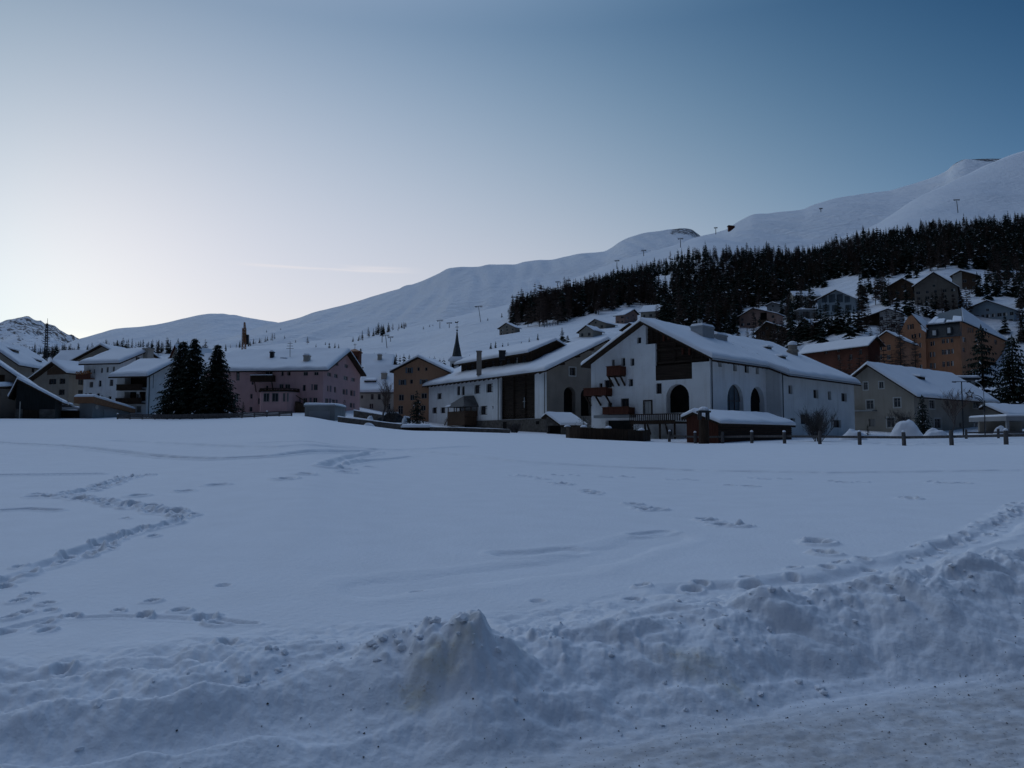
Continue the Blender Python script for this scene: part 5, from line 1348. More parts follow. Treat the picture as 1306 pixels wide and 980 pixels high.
chalet('chalet', 'steep roofed beige chalet with pointed gable among dark trees', 1042, 1012, None, 'L', 433, 421.5, (1026.5, 407), 'beige', ze2py=424.5, rows=1, cols=2)
D = depth_at(1031, 388)
frontal('bungalow', 'low cream bungalow with snow roof uphill of the glass fronted house', 'house', 1013, 1049, D, 388, 378, 373, 8, 'cream', [(1024, 379.5, 1028.5, 382.5), (1034, 379, 1038, 381.5), (1016, 380, 1019, 383.5), (1041, 380, 1044, 384)], oe=.7)
def glass_house():
    D = depth_at(1068, 404); H = House('glass_house', 'blue grey modern house with glazed front under a low gable', 'house', 1091, D, 1500, 1045.5, None, 'L', 404, 381.5, (1066.5, 371), 'bluewall', oe=1.0, orr=1.4, snow=.35, deep=6, lens=(None, 10))
    H.ze2 = H.g.uz(1045.5, 383)[1]; H.g.prof[2] = (H.w, H.ze2); H.back.prof = H.g.prof; H.far.prof = [(0, H.ze2), (H.l, H.ze2)]
    for b in ((1048, 377.5, 1055, 386), (1057, 375.5, 1065, 386), (1067, 375.5, 1075, 386), (1077, 377.5, 1084, 386), (1049, 389, 1058, 397), (1061, 389, 1070, 397), (1078, 389, 1086, 396)): window(H.g, H.g.rect(b), H.root, 'n', depth=.2, glass='bluepane', frame='darkmetal')
    H.finish(); BOXES.append((1042, 368, 1095, 406, D))
glass_house()
def retaining():
    h = hit(1031, 407); D = h.y if h else 260; o = empty('retaining_wall', h, 'grey concrete garage front with snow on top beside the glazed house', 'retaining wall'); a = P(1018, 395, D); b = P(1044, 395, D)
    bx = lambda z0, z1: [Vector((x, y, z)) for z in (z0, z1) for x, y in ((a.x, D), (b.x, D), (b.x, D+9), (a.x, D+9))]
    mb = MB(); mb.hexa(bx(h.z-5, a.z)); mb.build('wall', 'concrete', o); sm = MB(); snow_slab(sm, *[v+Vector((0, 0, .004)) for v in bx(0, a.z)[4:]], .5, (1, 0, 1, 1), .1, 1.2); sm.build('snow', 'roofsnow', o, smooth=True)
    mb = MB(); mb.hexa([Vector((x, y, z)) for z in (h.z-1, a.z-1) for x, y in ((a.x+2, D-.08), (a.x+5, D-.08), (a.x+5, D+.1), (a.x+2, D+.1))]); mb.build('garage_door', 'greywood', o)
retaining()
c8 = chalet('chalet', 'white chalet with dark timber wing and sloping roof left of the orange hotel', 1147, 1101, None, 'L', 420, 399.5, (1133, 395), 'white2', ze2py=406.5, rows=2, cols=3)
mb = MB(); g = c8.g; ua, ub = sorted((g.uz(1101, 410)[0], g.uz(1122, 410)[0])); mb.prism([g.pt(ua, c8.zb, .003), g.pt(ub, c8.zb, .003), g.pt(ub, c8.slope(ub)-.05, .003), g.pt(ua, c8.slope(ua)-.05, .003)], -g.N*-.12); mb.build('timber_wing', 'wood', c8.root)
chalet('chalet', 'large brown four storey chalet with wide gable below the upper clearing', 1221, 1166, 1231, 'L', 396, 366, (1190.5, 348.5), 'rough', ze2py=365.5, rows=4, cols=5, vp=1250, orr=1.2)
c10 = chalet('chalet', 'small chalet with pale left wall behind the large brown chalet', 1247, 1214, None, 'L', 371, 352, (1225, 346), 'midwood', ze2py=352, rows=2, cols=3)
mb = MB(); g = c10.g; ua, ub = sorted((g.uz(1215, 360)[0], g.uz(1227, 360)[0])); mb.prism([g.pt(ua, c10.zb, .003), g.pt(ub, c10.zb, .003), g.pt(ub, c10.slope(ub)-.05, .003), g.pt(ua, c10.slope(ua)-.05, .003)], -g.N*-.1); mb.build('pale_wall', 'cream', c10.root)
chalet('chalet', 'dark timber chalet left of the large brown one behind larches', 1172, 1130, None, 'L', 386, 366.5, (1151, 356), 'midwood', ze2py=368, rows=2, cols=4)
chalet('chalet', 'blue grey house with a row of windows right above the hotel roof', 1293, 1236, None, 'L', 414, 395.5, (1259, 384), 'bluewall', ze2py=394, rows=2, cols=8, vp=1700)
chalet('garage', 'flat grey garage with snow roof right of the blue grey house', 1335, 1297, None, 'L', 410, 400.5, (1318, 399), 'greywall', rows=1, cols=2, cat='garage', vp=2200, snow=.4)
chalet('hut', 'lone beige mountain hut on the open ski slope left of the forest', 657, 637, 663, 'L', 426.5, 418, (646.3, 412.8), 'beige', rows=2, cols=3, rw=0, orr=.8)
chalet('chalet', 'small pale chalet with white gable above the grey barn roof', 756, 738.5, 768, 'L', 431, 421, (748.5, 416), 'cream', ze2py=424, rows=1, cols=2)
chalet('chalet', 'small beige chalet just behind the pale one with white gable', 772, 752, None, 'L', 420, 412.5, (759.5, 408), 'beige', ze2py=413.5, rows=1, cols=2)
chalet('chalet', 'long chalet with white side wall and brown gable at forest foot', 796, 785, 813, 'R', 413, 402, (807.5, 395.5), 'rosewall', rows=2, cols=2, rw=2, vp=1500)
chalet('chalet', 'cream chalet with broad snow roof at the forest foot', 842, 817, 852, 'R', 406, 397, (847, 389.5), 'cream', rows=1, cols=1, rw=3, vp=1100)
chalet('chalet', 'dark timber chalet peeking out left of the farmhouse ridge', 812, 793, None, 'L', 429, 418, (804, 412.8), 'midwood', ze2py=421, rows=1, cols=2)
BOXES += [(1110, 392, 1300, 482, 226), (1020, 425, 1140, 480, 170)]

# ------------------------------------------------------------------ trees
def needle_tree(name, h, r, levels, nb, twigs, seed, droop=.35, upturn=.15, snow=.05, z0f=.05, shape=.85, tw=.16, gap=0.0):
    """trunk mesh + crown mesh of many small needle sprays, h metres high"""
    rg = random.Random(seed); t = MB(); t.tube((0, 0, -.6), (0, 0, h*.55), r*.055+.04, r*.03+.02, 7); t.tube((0, 0, h*.55), (0, 0, h*.985), r*.03+.02, .012, 6)
    c = MB()
    for i in range(levels):
        f = z0f+(1-z0f)*(i+rg.uniform(-.3, .3))/levels
        if f > .99: continue
        f = max(z0f, f)
        n = max(3, int(nb*(1-.45*f)))
        for k in range(n):
            if rg.random() < gap: continue
            a = 2*math.pi*(k+rg.random()*.8)/n; L = r*((1-f)**shape)*rg.uniform(.72, 1.12)+.06*r
            ca, sa = math.cos(a), math.sin(a); zb = f*h+rg.uniform(-.1, .1)
            nt = max(2, int(twigs*(L/r)+1))
            for j in range(nt):
                s = (j+rg.uniform(.3, 1))/nt; x = L*s; z = zb-droop*x*s+upturn*L*s**3
                p = Vector((ca*x, sa*x, z)); w = tw*h/9*(1.25-.75*s)*rg.uniform(.7, 1.3)+.02*h/9
                ln = L/nt*rg.uniform(1.1, 1.7)
                d = Vector((ca, sa, -droop*1.2*s+rg.uniform(-.25, .2)))*ln; sd = Vector((-sa, ca, 0))
                for sg in (-1, 1):
                    o = sd*(sg*w)+Vector((0, 0, rg.uniform(-.5, -.05)*w*1.4)); c.k = 1 if (s > .35 and rg.random() < snow) else 0
                    q = p+d*.25+o*1.15
                    c.quad(p-d*.15, p+d*.35+o*.25, q+d*.55+o*.55, q)
                    if rg.random() < .6:
                        c.k = 0; hang = Vector((rg.uniform(-.1, .1)*w, rg.uniform(-.1, .1)*w, -w*rg.uniform(.7, 1.5)*(.5+droop))); c.tri(p, p+d*.6+o*.4, p+d*.3+o*.7+hang)
    for k in range(4):
        a = k*math.pi/2+.3; c.k = 0; c.tri((0, 0, h*1.0), (.05*h/9*math.cos(a), .05*h/9*math.sin(a), h*.95), (.16*h/9*math.cos(a+.8), .16*h/9*math.sin(a+.8), h*.93))
    return t, c
def tree_thing(name, t, c, loc, label, cat, group=None, mats=('needle', 'roofsnow'), bark='bark'):
    o = empty(name, (0, 0, 0), label, cat, group)
    t.build('trunk', bark, o); c.build('crown', list(mats), o); o.location = loc; return o
def place_tree(px, base, top, D, seed, label, hwpx, name='spruce', cat='tree', group=None, **k):
    g_ = gpt(px, D, base); zt = Zat(top, D); h = zt-g_.z; r = hwpx/F*D
    t, c = needle_tree(name, h, r, seed=seed, **k)
    return tree_thing(name, t, c, g_, label, cat, group, bark='bark')
full = dict(levels=40, nb=16, twigs=11, droop=.38, upturn=.18, snow=.025, tw=.24, shape=.86)
place_tree(231, 528, 434, 100.5, 1, 'left one of the two tall merged dark spruces before the village', 37, **full)
place_tree(246, 528, 431, 99, 2, 'tallest dark spruce with pointed top, right half of the merged pair', 33, **full)
place_tree(276, 527, 438, 98, 3, 'dark spruce nearest the pink house wall', 33, **full)
place_tree(531.5, 537, 497, 96, 4, 'bushy spruce before the ochre house', 15, **dict(full, levels=20, nb=9, twigs=6, snow=.05))
place_tree(1177, 552, 503, 92, 5, 'slim dark spruce before the grey beige house on the right', 14, **dict(full, levels=22, nb=9, twigs=6, snow=.05))
big = dict(full, levels=22, nb=10, twigs=11, droop=.55, upturn=.38, snow=.05, tw=.20, z0f=.08)
place_tree(1256, 545, 413, 142, 6, 'tall spruce with drooping branches before the orange hotel', 37, **big)
place_tree(1295, 545, 426, 136, 7, 'broad dark spruce at the right edge with snowy boughs', 40, **dict(big, levels=28, nb=12, snow=.035))
place_tree(1330, 545, 432, 150, 8, 'dark spruce cut by the right edge of the photo', 34, **big)
place_tree(310, 526, 512, 108, 9, 'tiny spruce against the pink house wall', 4.5, **dict(full, levels=12, nb=7, twigs=4))
place_tree(439, 528, 510, 106, 10, 'slim column shaped evergreen at the corner of pink house', 2.8, name='cypress', **dict(full, levels=16, nb=7, twigs=3, droop=-.5, shape=.35))
place_tree(744.5, 553, 532, 76, 12, 'small open pine behind the plank palisade', 13, name='pine', **dict(full, levels=9, nb=8, twigs=6, droop=-.25, upturn=.5, shape=.5, tw=.3, snow=.1, gap=.2))
place_tree(811, 554, 541, 74, 13, 'low pine shrub before the farmhouse garage opening', 8, name='pine', **dict(full, levels=6, nb=7, twigs=5, droop=-.3, upturn=.6, shape=.4, tw=.35, snow=.1))
place_tree(776, 554, 546, 75, 14, 'low snowy evergreen shrub behind the palisade', 8, name='pine', **dict(full, levels=5, nb=7, twigs=5, droop=-.1, upturn=.4, shape=.3, tw=.4, snow=.5))
place_tree(1107, 556, 541, 100, 15, 'tiny spruce at the far corner of the white farmhouse', 4, **dict(full, levels=10, nb=7, twigs=4))
# bare deciduous trees and shrubs
def bare_tree(h, spread, seed, stems=1, depth=5, r0=.09, fan=.5):
    rg = random.Random(seed); t = MB(); c = MB()
    def grow(p, d, L, r, lv, mb):
        n = 3; q = p
        for i in range(n):
            d2 = (d+Vector((rg.uniform(-.18, .18), rg.uniform(-.18, .18), rg.uniform(-.05, .12)))).normalized(); e = q+d2*(L/n); ra = r*(1-.35*i/n); rb = r*(1-.35*(i+1)/n)
            mb.tube(q, e, ra, rb, 5 if lv > 3 else 3, False); q = e; d = d2
            if lv < depth and i > 0 or lv == depth and i == n-1:
                pass
            if lv > 0 and i >= (1 if lv == depth else 0):
                for _ in range(2):
                    a = rg.uniform(0, 6.283); s = Vector((math.cos(a)*spread, math.sin(a)*spread, 0)); nd = (d*.75+s*fan+Vector((0, 0, .22))).normalized()
                    grow(q, nd, L*rg.uniform(.5, .72), max(.006, r*.5), lv-1, c)
    for k in range(stems):
        a = 6.283*k/stems+rg.random(); lean = .06 if stems == 1 else .45
        grow(Vector((math.cos(a)*.1*(stems > 1), math.sin(a)*.1*(stems > 1), -.3)), Vector((math.cos(a)*lean*rg.uniform(.4, 1.4), math.sin(a)*lean*rg.uniform(.4, 1.4), 1)).normalized(), h*.42, r0, depth if stems == 1 else depth-1, t)
    return t, c
def bare(px, base, top, D, seed, label, name='bare_tree', cat='tree', stems=1, **k):
    g_ = gpt(px, D, base); h = Zat(top, D)-g_.z; t, c = bare_tree(h*.95, 1.0, seed, stems, **k)
    o = empty(name, (0, 0, 0), label, cat); t.build('trunk' if stems == 1 else 'stem', 'greybark', o); c.build('crown', 'larch' if stems == 1 else 'greybark', o); 
    zm = max(v.z for v in c.v); s = h/zm; o.scale = (s, s, s); o.location = g_; return o
bare(487, 542, 478, 97, 21, 'bare garden tree before the cream house', depth=4, r0=.11)
bare(1212, 554, 493, 84, 22, 'thin bare tree in front of the beige house windows', depth=4, r0=.06)
bare(1043, 560, 513, 68, 23, 'round bare shrub before the white farmhouse side wing', 'shrub', 'shrub', stems=13, depth=4, r0=.030, fan=.42)
bare(500, 541, 517, 99, 25, 'low bare bush right of the garden tree', 'shrub', 'shrub', stems=7, depth=4, r0=.03)
bare(656, 553, 538, 93, 26, 'bare bush at the foot of the dark plank front', 'shrub', 'shrub', stems=7, depth=4, r0=.03)
bare(1150, 545, 520, 104, 27, 'small leafless bush against the grey beige house', 'shrub', 'shrub', stems=6, depth=4, r0=.03)

def larch_tree(h, r, levels, nb, seed, sub=4):
    rg = random.Random(seed); t = MB(); t.tube((0, 0, -.6), (0, 0, h), r*.07+.04, .015, 6); c = MB()
    for i in range(levels):
        f = .12+.86*(i+rg.random())/levels
        for k in range(nb):
            a = rg.uniform(0, 6.283); L = r*((1-f)**.75)*rg.uniform(.5, 1.1)+.05*r; d = Vector((math.cos(a), math.sin(a), rg.uniform(-.25, .15))); p = Vector((0, 0, f*h)); e = p+d*L+Vector((0, 0, L*.15)); w = .035*h/12
            c.tri(p+Vector((0, 0, w)), p-Vector((0, 0, w)), e)
            for j in range(sub):
                s = rg.uniform(.25, 1); q = p+(e-p)*s; sd = Vector((-d.y, d.x, 0))*rg.choice((-1, 1)); tip = q+sd*L*rg.uniform(.1, .3)+d*L*.15+Vector((0, 0, rg.uniform(-.28, .12)*L)); c.tri(q, q+Vector((0, 0, w*1.6)), tip)
    return t, c
def big_larch(px, base, top, D, hw, seed, label):
    g_ = gpt(px, D, base); h = Zat(top, D)-g_.z; t, c = larch_tree(h, hw/F*D, 44, 9, seed, 9); o = empty('larch', (0, 0, 0), label, 'tree'); t.build('trunk', 'bark', o); c.build('crown', 'larch', o); o.location = g_
big_larch(1150, 500, 411, 168, 17, 31, 'tall bare larch in front of the orange hotel')
big_larch(1169, 500, 424, 172, 12, 32, 'slimmer bare larch just right of the tall one before the hotel')
big_larch(1112, 470, 418, 180, 11, 33, 'bare larch between the red house and orange annex')

# distant trees: small prototypes, one mesh each
def far_spruce(seed, h=12.0, r=2.9, levels=8, nb=6, pine=False):
    rg = random.Random(seed); m = MB(); m.k = 1; m.tube((0, 0, -1.5), (0, 0, h*.93), .16, .03, 4, False); m.k = 0
    for i in range(levels):
        f = .06+.9*(i+rg.uniform(-.2, .2))/levels; f = max(.04, f); L0 = r*((1-f)**(.85 if not pine else .5))+.12
        for k in range(max(4, int(nb*(1.15-.4*f)))):
            a = 6.283*(k+rg.random())/nb; L = L0*rg.uniform(.65, 1.2); ca, sa = math.cos(a), math.sin(a); z = f*h+rg.uniform(-.25, .25); w = L*.34+.1
            m.k = 2 if rg.random() < .03 else 0
            b0 = Vector((0, 0, z+.25)); e = Vector((ca*L, sa*L, z-.42*L)); md = (b0+e)*.5+Vector((0, 0, .08*L)); sd = Vector((-sa, ca, 0))*w
            m.quad(b0, md+sd-Vector((0, 0, w*.55)), e, md); m.quad(b0, md, e, md-sd-Vector((0, 0, w*.55)))
            m.k = 0; m.tri(md+sd*.6, md-sd*.6, md-Vector((ca*.1*L, sa*.1*L, .5*w+.3)))
    m.k = 0; m.tri((0, 0, h), (.14, 0, h*.9), (-.12, .1, h*.89)); m.tri((0, 0, h), (0, .14, h*.9), (.05, -.14, h*.89))
    return m
def far_larch(seed, h=13.0, r=2.7, levels=13, nb=8):
    rg = random.Random(seed); m = MB(); m.k = 1; m.tube((0, 0, -1.5), (0, 0, h), .17, .03, 4, False); m.k = 0
    for i in range(levels):
        f = .15+.82*(i+rg.random()*.6)/levels
        for k in range(nb):
            a = rg.uniform(0, 6.283); L = (r*((1-f)**.7)+.15)*rg.uniform(.6, 1.15); ca, sa = math.cos(a), math.sin(a); p = Vector((0, 0, f*h)); e = p+Vector((ca*L, sa*L, rg.uniform(-.15, .25)*L)); sd = Vector((-sa, ca, 0))*(L*.20)
            m.tri(p+Vector((0, 0, .16)), p-Vector((0, 0, .12)), e); m.tri(p+(e-p)*.3, p+(e-p)*.75+sd+Vector((0, 0, -.12*L)), e-Vector((0, 0, .1*L))); m.tri(p+(e-p)*.3, p+(e-p)*.75-sd+Vector((0, 0, .1*L)), e+Vector((0, 0, .1*L)))
    return m
FM = ['needle', 'bark', 'roofsnow']; LM = ['larch', 'bark', 'roofsnow']
PROTO = {'spruce': [far_spruce(s, levels=9+s % 3) for s in range(5)], 'larch': [far_larch(s) for s in range(10, 14)], 'pine': [far_spruce(s, h=9, r=2.6, levels=6, pine=True) for s in range(20, 23)]}
PROTO['pine'] += [far_spruce(s, h=9, r=2.2, levels=8, pine=True) for s in (30, 31)]
PH_ = {'spruce': 12.0, 'larch': 13.0, 'pine': 9.0}
PM = {}
for kd, lst in PROTO.items():
    for i, m in enumerate(lst):
        o = m.build(kd, LM if kd == 'larch' else FM); me = o.data; bpy.data.objects.remove(o); PM[(kd, i)] = me
def far_tree(kd, loc, h, label, group, wide=1.0, seed=None):
    i = random.randrange(len(PROTO[kd])); o = bpy.data.objects.new(kd, PM[(kd, i)]); COL.objects.link(o)
    s = h/PH_[kd]; w = s*wide*random.uniform(.9, 1.15); o.location = loc; o.scale = (w, w, s); o.rotation_euler = (0, 0, random.uniform(0, 6.28))
    return tag(o, label, 'tree', group)
def px_tree(kd, px, base, top, label, group, hw=None, D=None):
    h = hit_any(px, base) if D is None else gpt(px, D, base)
    if h is None: return
    hh = Zat(top, h.y)-h.z; wide = 1.0
    if hw: wide = (hw/F*h.y)/(hh/PH_[kd]*(2.9 if kd != 'pine' else 2.6))
    return far_tree(kd, h, max(1.0, hh), label, group, wide)
# named single trees on the slope
for kd, px, b, t, lab, hw in (
    ('spruce', 1069, 424, 375, 'large dark spruce before the glass fronted house', 14), ('spruce', 1085, 424, 398, 'smaller spruce right of the large one by the glazed house', 8),
    ('spruce', 1008, 428, 388, 'dense dark spruce between the rose chalet and steep roofed chalet', 10), ('spruce', 1001, 392, 368, 'dark spruce above the small grey chalet', 8),
    ('larch', 1102, 388, 362, 'brownish larch right of the glazed house', 8), ('spruce', 1117, 380, 365, 'small spruce standing alone right of the brownish larch', 5),
    ('spruce', 717, 436, 417, 'snowy spruce just above the white barn house ridge', 6), ('pine', 724, 437, 427, 'little pine beside the snowy spruce above the barn ridge', 4),
    ('spruce', 1282, 425, 399, 'spruce below the blue grey house at the snowy bank', 10), ('pine', 1243, 343, 334, 'little round pine standing alone in the upper clearing', 5),
    ('larch', 392, 439, 429, 'tiny bare tree standing alone on the slope over the pink roof', 3), ('pine', 460, 452, 444, 'frosted round tree above the orange turret', 4)):
    px_tree(kd, px, b, t, lab, None, hw)
g1 = 'dark trees before the large brown chalet'
for px, b, t in ((1156, 399, 359), (1176, 397, 381), (1194, 394, 371), (1209, 394, 368), (1226, 394, 369), (1144, 398, 366), (1165, 400, 376)): px_tree('spruce', px, b, t, 'dark tree screening the large brown chalet from below', g1, None)
g2 = 'row of small dark spruces behind the ochre house'
for k, px in enumerate((477, 482, 487, 492, 496, 500, 505, 510, 515, 522, 528)): px_tree(('spruce', 'spruce', 'pine')[k % 3], px, 470, random.uniform(449, 457), 'small dark spruce in the row behind the snow roofs by the ochre house', g2, None, D=255+random.uniform(-12, 12))
g3 = 'dark pines left of the church spire'
for px in (536, 542, 548, 554, 561, 566, 599): px_tree('pine', px, 470, random.uniform(449, 457), 'dark rounded pine behind the roofs near the church spire', g3, 6, D=235+random.uniform(-12, 12))
g4 = 'small trees in a line above the barn house roof'
for px, t in ((626, 436), (632, 435), (641, 437), (648, 436), (665, 435), (675, 430), (686, 425), (695, 432), (660, 439)): px_tree(('spruce', 'spruce', 'pine')[int(px) % 3], px, t+9, t, 'small dark tree on the snow slope just above the barn house roof', g4, None)
g5 = 'saplings on the snow below the forest'
for k in range(9): px_tree('larch', 694+k*3.6, 419-k*.9, 411-k*.9, 'thin bare sapling in the row below the forest left end', g5, 1.2)
g6 = 'trees in the dark strip on the ski slope'
for k in range(34):
    t = random.random()**.8; px = 448+72*t+random.uniform(-2, 2); b = 437.5-20*t+random.uniform(-1.5, 1.5); px_tree('larch' if random.random() < .6 else 'spruce', px, b, b-random.uniform(8, 14)*(.55+.6*math.sin(min(1, t*1.25)*3.0)), 'dark tree in the narrow wood strip on the ski slope', g6)
g7 = 'scattered trees on the slope above the pink roof'
for k in range(26):
    t = random.random(); px = 284+66*t; b = 447-14*t+random.uniform(-1, 2); px_tree('larch' if random.random() < .5 else 'spruce', px, b, b-random.uniform(4, 9), 'small dark tree on the lower slope above the pink roof left part', g7)
g8 = 'dwarf trees dotted on the open ski slope'
for px, b, t in ((340, 424, 420), (363, 432, 427), (377, 437, 433), (403, 443, 438), (415, 440, 436), (331, 437, 433), (358, 421, 418), (420, 447, 436), (427, 444, 437), (432, 446, 438), (640, 405, 399), (652, 396, 390), (648, 398, 393), (622, 409, 405), (540, 420, 416), (552, 416, 413), (548, 417, 413.5)): px_tree(random.choice(('pine', 'spruce')), px, b, t, 'tiny dwarf tree dotted on the open ski slope', g8)
# trees among the chalets
g9 = 'trees scattered among the hillside chalets'; n9 = 0
while n9 < 165:
    px = random.uniform(925, 1310); py = random.uniform(352, 455)
    if any(b[0] < px < b[2] and b[1] < py < b[3] for b in BOXES): continue
    h = hit(px, py)
    if h is None or h.y < 195: continue
    if 1030 < px < 1125 and 352 < py < 372: continue
    hh = random.uniform(5, 13); top = HZ-(h.z+hh-EYE)/h.y*F
    if any(b[0] < px < b[2] and b[4] > h.y and top < b[3]-6 and py > b[1]-2 for b in BOXES) and random.random() < .55: continue
    far_tree('larch' if random.random() < .4 else 'spruce', h, hh, 'dark tree standing among the chalets on the hillside', g9); n9 += 1
# forest: the lowest, largest trees one by one, the dense wood behind as one mass
LOW = [(652, 414), (706, 408.5), (753, 397), (784, 391), (806, 382), (822, 385), (836, 398), (850, 414), (882, 428), (936, 424), (946, 393), (985, 383), (1007, 378), (1040, 364), (1065, 350), (1120, 352), (1160, 346), (1200, 340), (1240, 333), (1262, 345), (1310, 346), (1500, 330), (2100, 320)]
TOPB = [(656, 405), (675, 398), (706, 389), (737, 371), (768, 362), (805, 351), (831, 343), (859, 333), (890, 328), (930, 326), (1000, 324), (1044, 323), (1060, 316), (1100, 301), (1140, 300), (1184, 292), (1230, 290), (1270, 287), (1306, 283), (1500, 262), (2100, 240)]
lo_ = lambda x: ip([p[0] for p in LOW], [p[1] for p in LOW], x); hi_ = lambda x: ip([p[0] for p in TOPB], [p[1] for p in TOPB], x)
cand = []
for k in range(6200):
    px = random.uniform(650, 1420) if random.random() < .9 else random.uniform(1420, 1900); a, b = hi_(px), lo_(px)
    if px < 690 and random.random() < ((690-px)/42)**1.3: continue
    if b <= a: continue
    t = random.random(); py = a+(b-a)*t+(random.gauss(0, 4.5) if t > .75 else (random.gauss(0, 2.2) if t < .2 and px > 700 else 0))
    if 834 < px < 858 and 353 < py < 380 and random.random() < .93: continue
    if 1180 < px < 1240 and 322 < py < 338 and random.random() < .5: continue
    h = hit(px, py)
    if h is None: continue
    pl = fbm(px*.012, py*.03, 2)
    larch = (px < 760 and random.random() < .62) or random.random() < .40+.4*pl
    cand.append((b-py-(6 if px < 760 else 0), 'larch' if larch else ('pine' if random.random() < .28 else 'spruce'), h, max(5.5, random.gauss(12.5, 2.6))*(1.0 if px < 1000 else .88)*(1-.22*(1-t))*(1.2 if px < 730 else 1)))
cand.sort(key=lambda c: c[0])
edge = [c for c in cand if c[2].x/c[2].y < (1330-CX)/F][:88]; rest = [c for c in cand if c not in edge]
for _, kd, h, hh in edge: far_tree(kd, h, hh, 'bare larch along the lower edge of the hillside forest' if kd == 'larch' else 'dark evergreen along the lower edge of the hillside forest', 'larches along the forest edge' if kd == 'larch' else 'evergreens along the forest edge')
def mass(name, items, label):
    VV = []; FF = []; MM = []; off = 0; cache = {}
    for kd, h, hh in items:
        i = random.randrange(len(PROTO[kd])); key = (kd, i)
        if key not in cache:
            m = PROTO[kd][i]; q = [f if len(f) == 4 else f+(f[2],) for f in m.f]; cache[key] = (np.array([tuple(v) for v in m.v]), m.f, np.array(m.m)+(3 if kd == 'larch' else 0))
        v, f, mt = cache[key]; s = hh/PH_[kd]; w = s*random.uniform(.8, 1.45); a = random.uniform(0, 6.28); ca, sa = math.cos(a)*w, math.sin(a)*w
        o = np.empty_like(v); o[:, 0] = v[:, 0]*ca-v[:, 1]*sa+h.x; o[:, 1] = v[:, 0]*sa+v[:, 1]*ca+h.y; o[:, 2] = v[:, 2]*s+h.z
        VV.append(o); FF += [tuple(j+off for j in ff) for ff in f]; MM.append(mt); off += len(v)
    me = bpy.data.meshes.new(name); me.from_pydata(np.concatenate(VV).tolist(), [], FF)
    for k in FM+LM: me.materials.append(M[k])
    me.polygons.foreach_set('material_index', np.concatenate(MM).astype(np.int32)); me.update()
    o = bpy.data.objects.new(name, me); COL.objects.link(o); tag(o, label, 'forest', None, 'stuff')
g11 = 'dense trees around the large brown chalet and hotel'; n11 = 0
while n11 < 75:
    px = random.choice((random.uniform(1118, 1180), random.uniform(1228, 1308), random.uniform(985, 1045))); py = random.uniform(352, 428)
    if 1234 < px < 1296 and py > 378: continue
    h = hit(px, py)
    if h is None or h.y < 200: continue
    hh = random.uniform(6, 13); top = HZ-(h.z+hh-EYE)/h.y*F
    if any(b[0]+6 < px < b[2]-6 and b[4] > h.y and top < b[3]-9 and py > b[1] for b in BOXES) and random.random() < .6: continue
    if any(b[0] < px < b[2] and b[1] < py < b[3]-2 for b in BOXES): continue
    far_tree('larch' if random.random() < .5 else 'spruce', h, hh, 'tree in the dark clumps beside the upper chalets', g11); n11 += 1
for (xa, xb, ya, yb, n, h0, h1, lf, lab, grp) in (
    (1030, 1112, 416, 434, 17, 8, 14, .25, 'dark conifer in the clump behind the red house roof', 'dark conifers behind the red house'),
    (1004, 1050, 431, 440, 9, 7, 11, .3, 'dark tree in the clump below the steep roofed chalet', 'trees below the steep roofed chalet'),
    (950, 1002, 433, 440, 7, 6, 10, .4, 'dark tree between the farmhouse roof and the brown chalet', 'trees below the rose coloured chalet'),
    (1118, 1176, 432, 446, 9, 9, 15, .85, 'brownish larch left of the orange hotel', 'larches left of the hotel'),
    (1160, 1236, 398, 407, 9, 7, 12, .4, 'dark tree between the large brown chalet and hotel roof', 'trees between the brown chalet and hotel')):
    for k in range(n):
        px = xa+(xb-xa)*(k+random.random())/n; h = hit(px, random.uniform(ya, yb))
        if h is not None: far_tree('larch' if random.random() < lf else 'spruce', h, random.uniform(h0, h1), lab, grp, 1.15)
for k, px in enumerate((1084, 1097, 1106, 1119, 1128, 1138, 1072)):
    far_tree('larch', gpt(px, 163+3*(k % 3), 480), random.uniform(8.5, 12.5), 'bare larch standing between the beige house roof and the red house', 'larches before the red house', 1.1)
mass('forest', [c[1:] for c in rest], 'dense dark conifer forest covering the hillside below the snow ridges')
band = []
for k in range(420):
    px = random.uniform(-60, 262); py = 449+random.gauss(0, 4)+4*math.sin(px*.05)
    if 58 < px < 100: py += 6
    h = hit(px, min(462, max(437, py)))
    if h is not None: band.append(('larch' if random.random() < .35 else 'spruce', h, random.uniform(6, 12)))
mass('distant_wood', band, 'distant dark wood band at the mountain foot behind the left roofs')
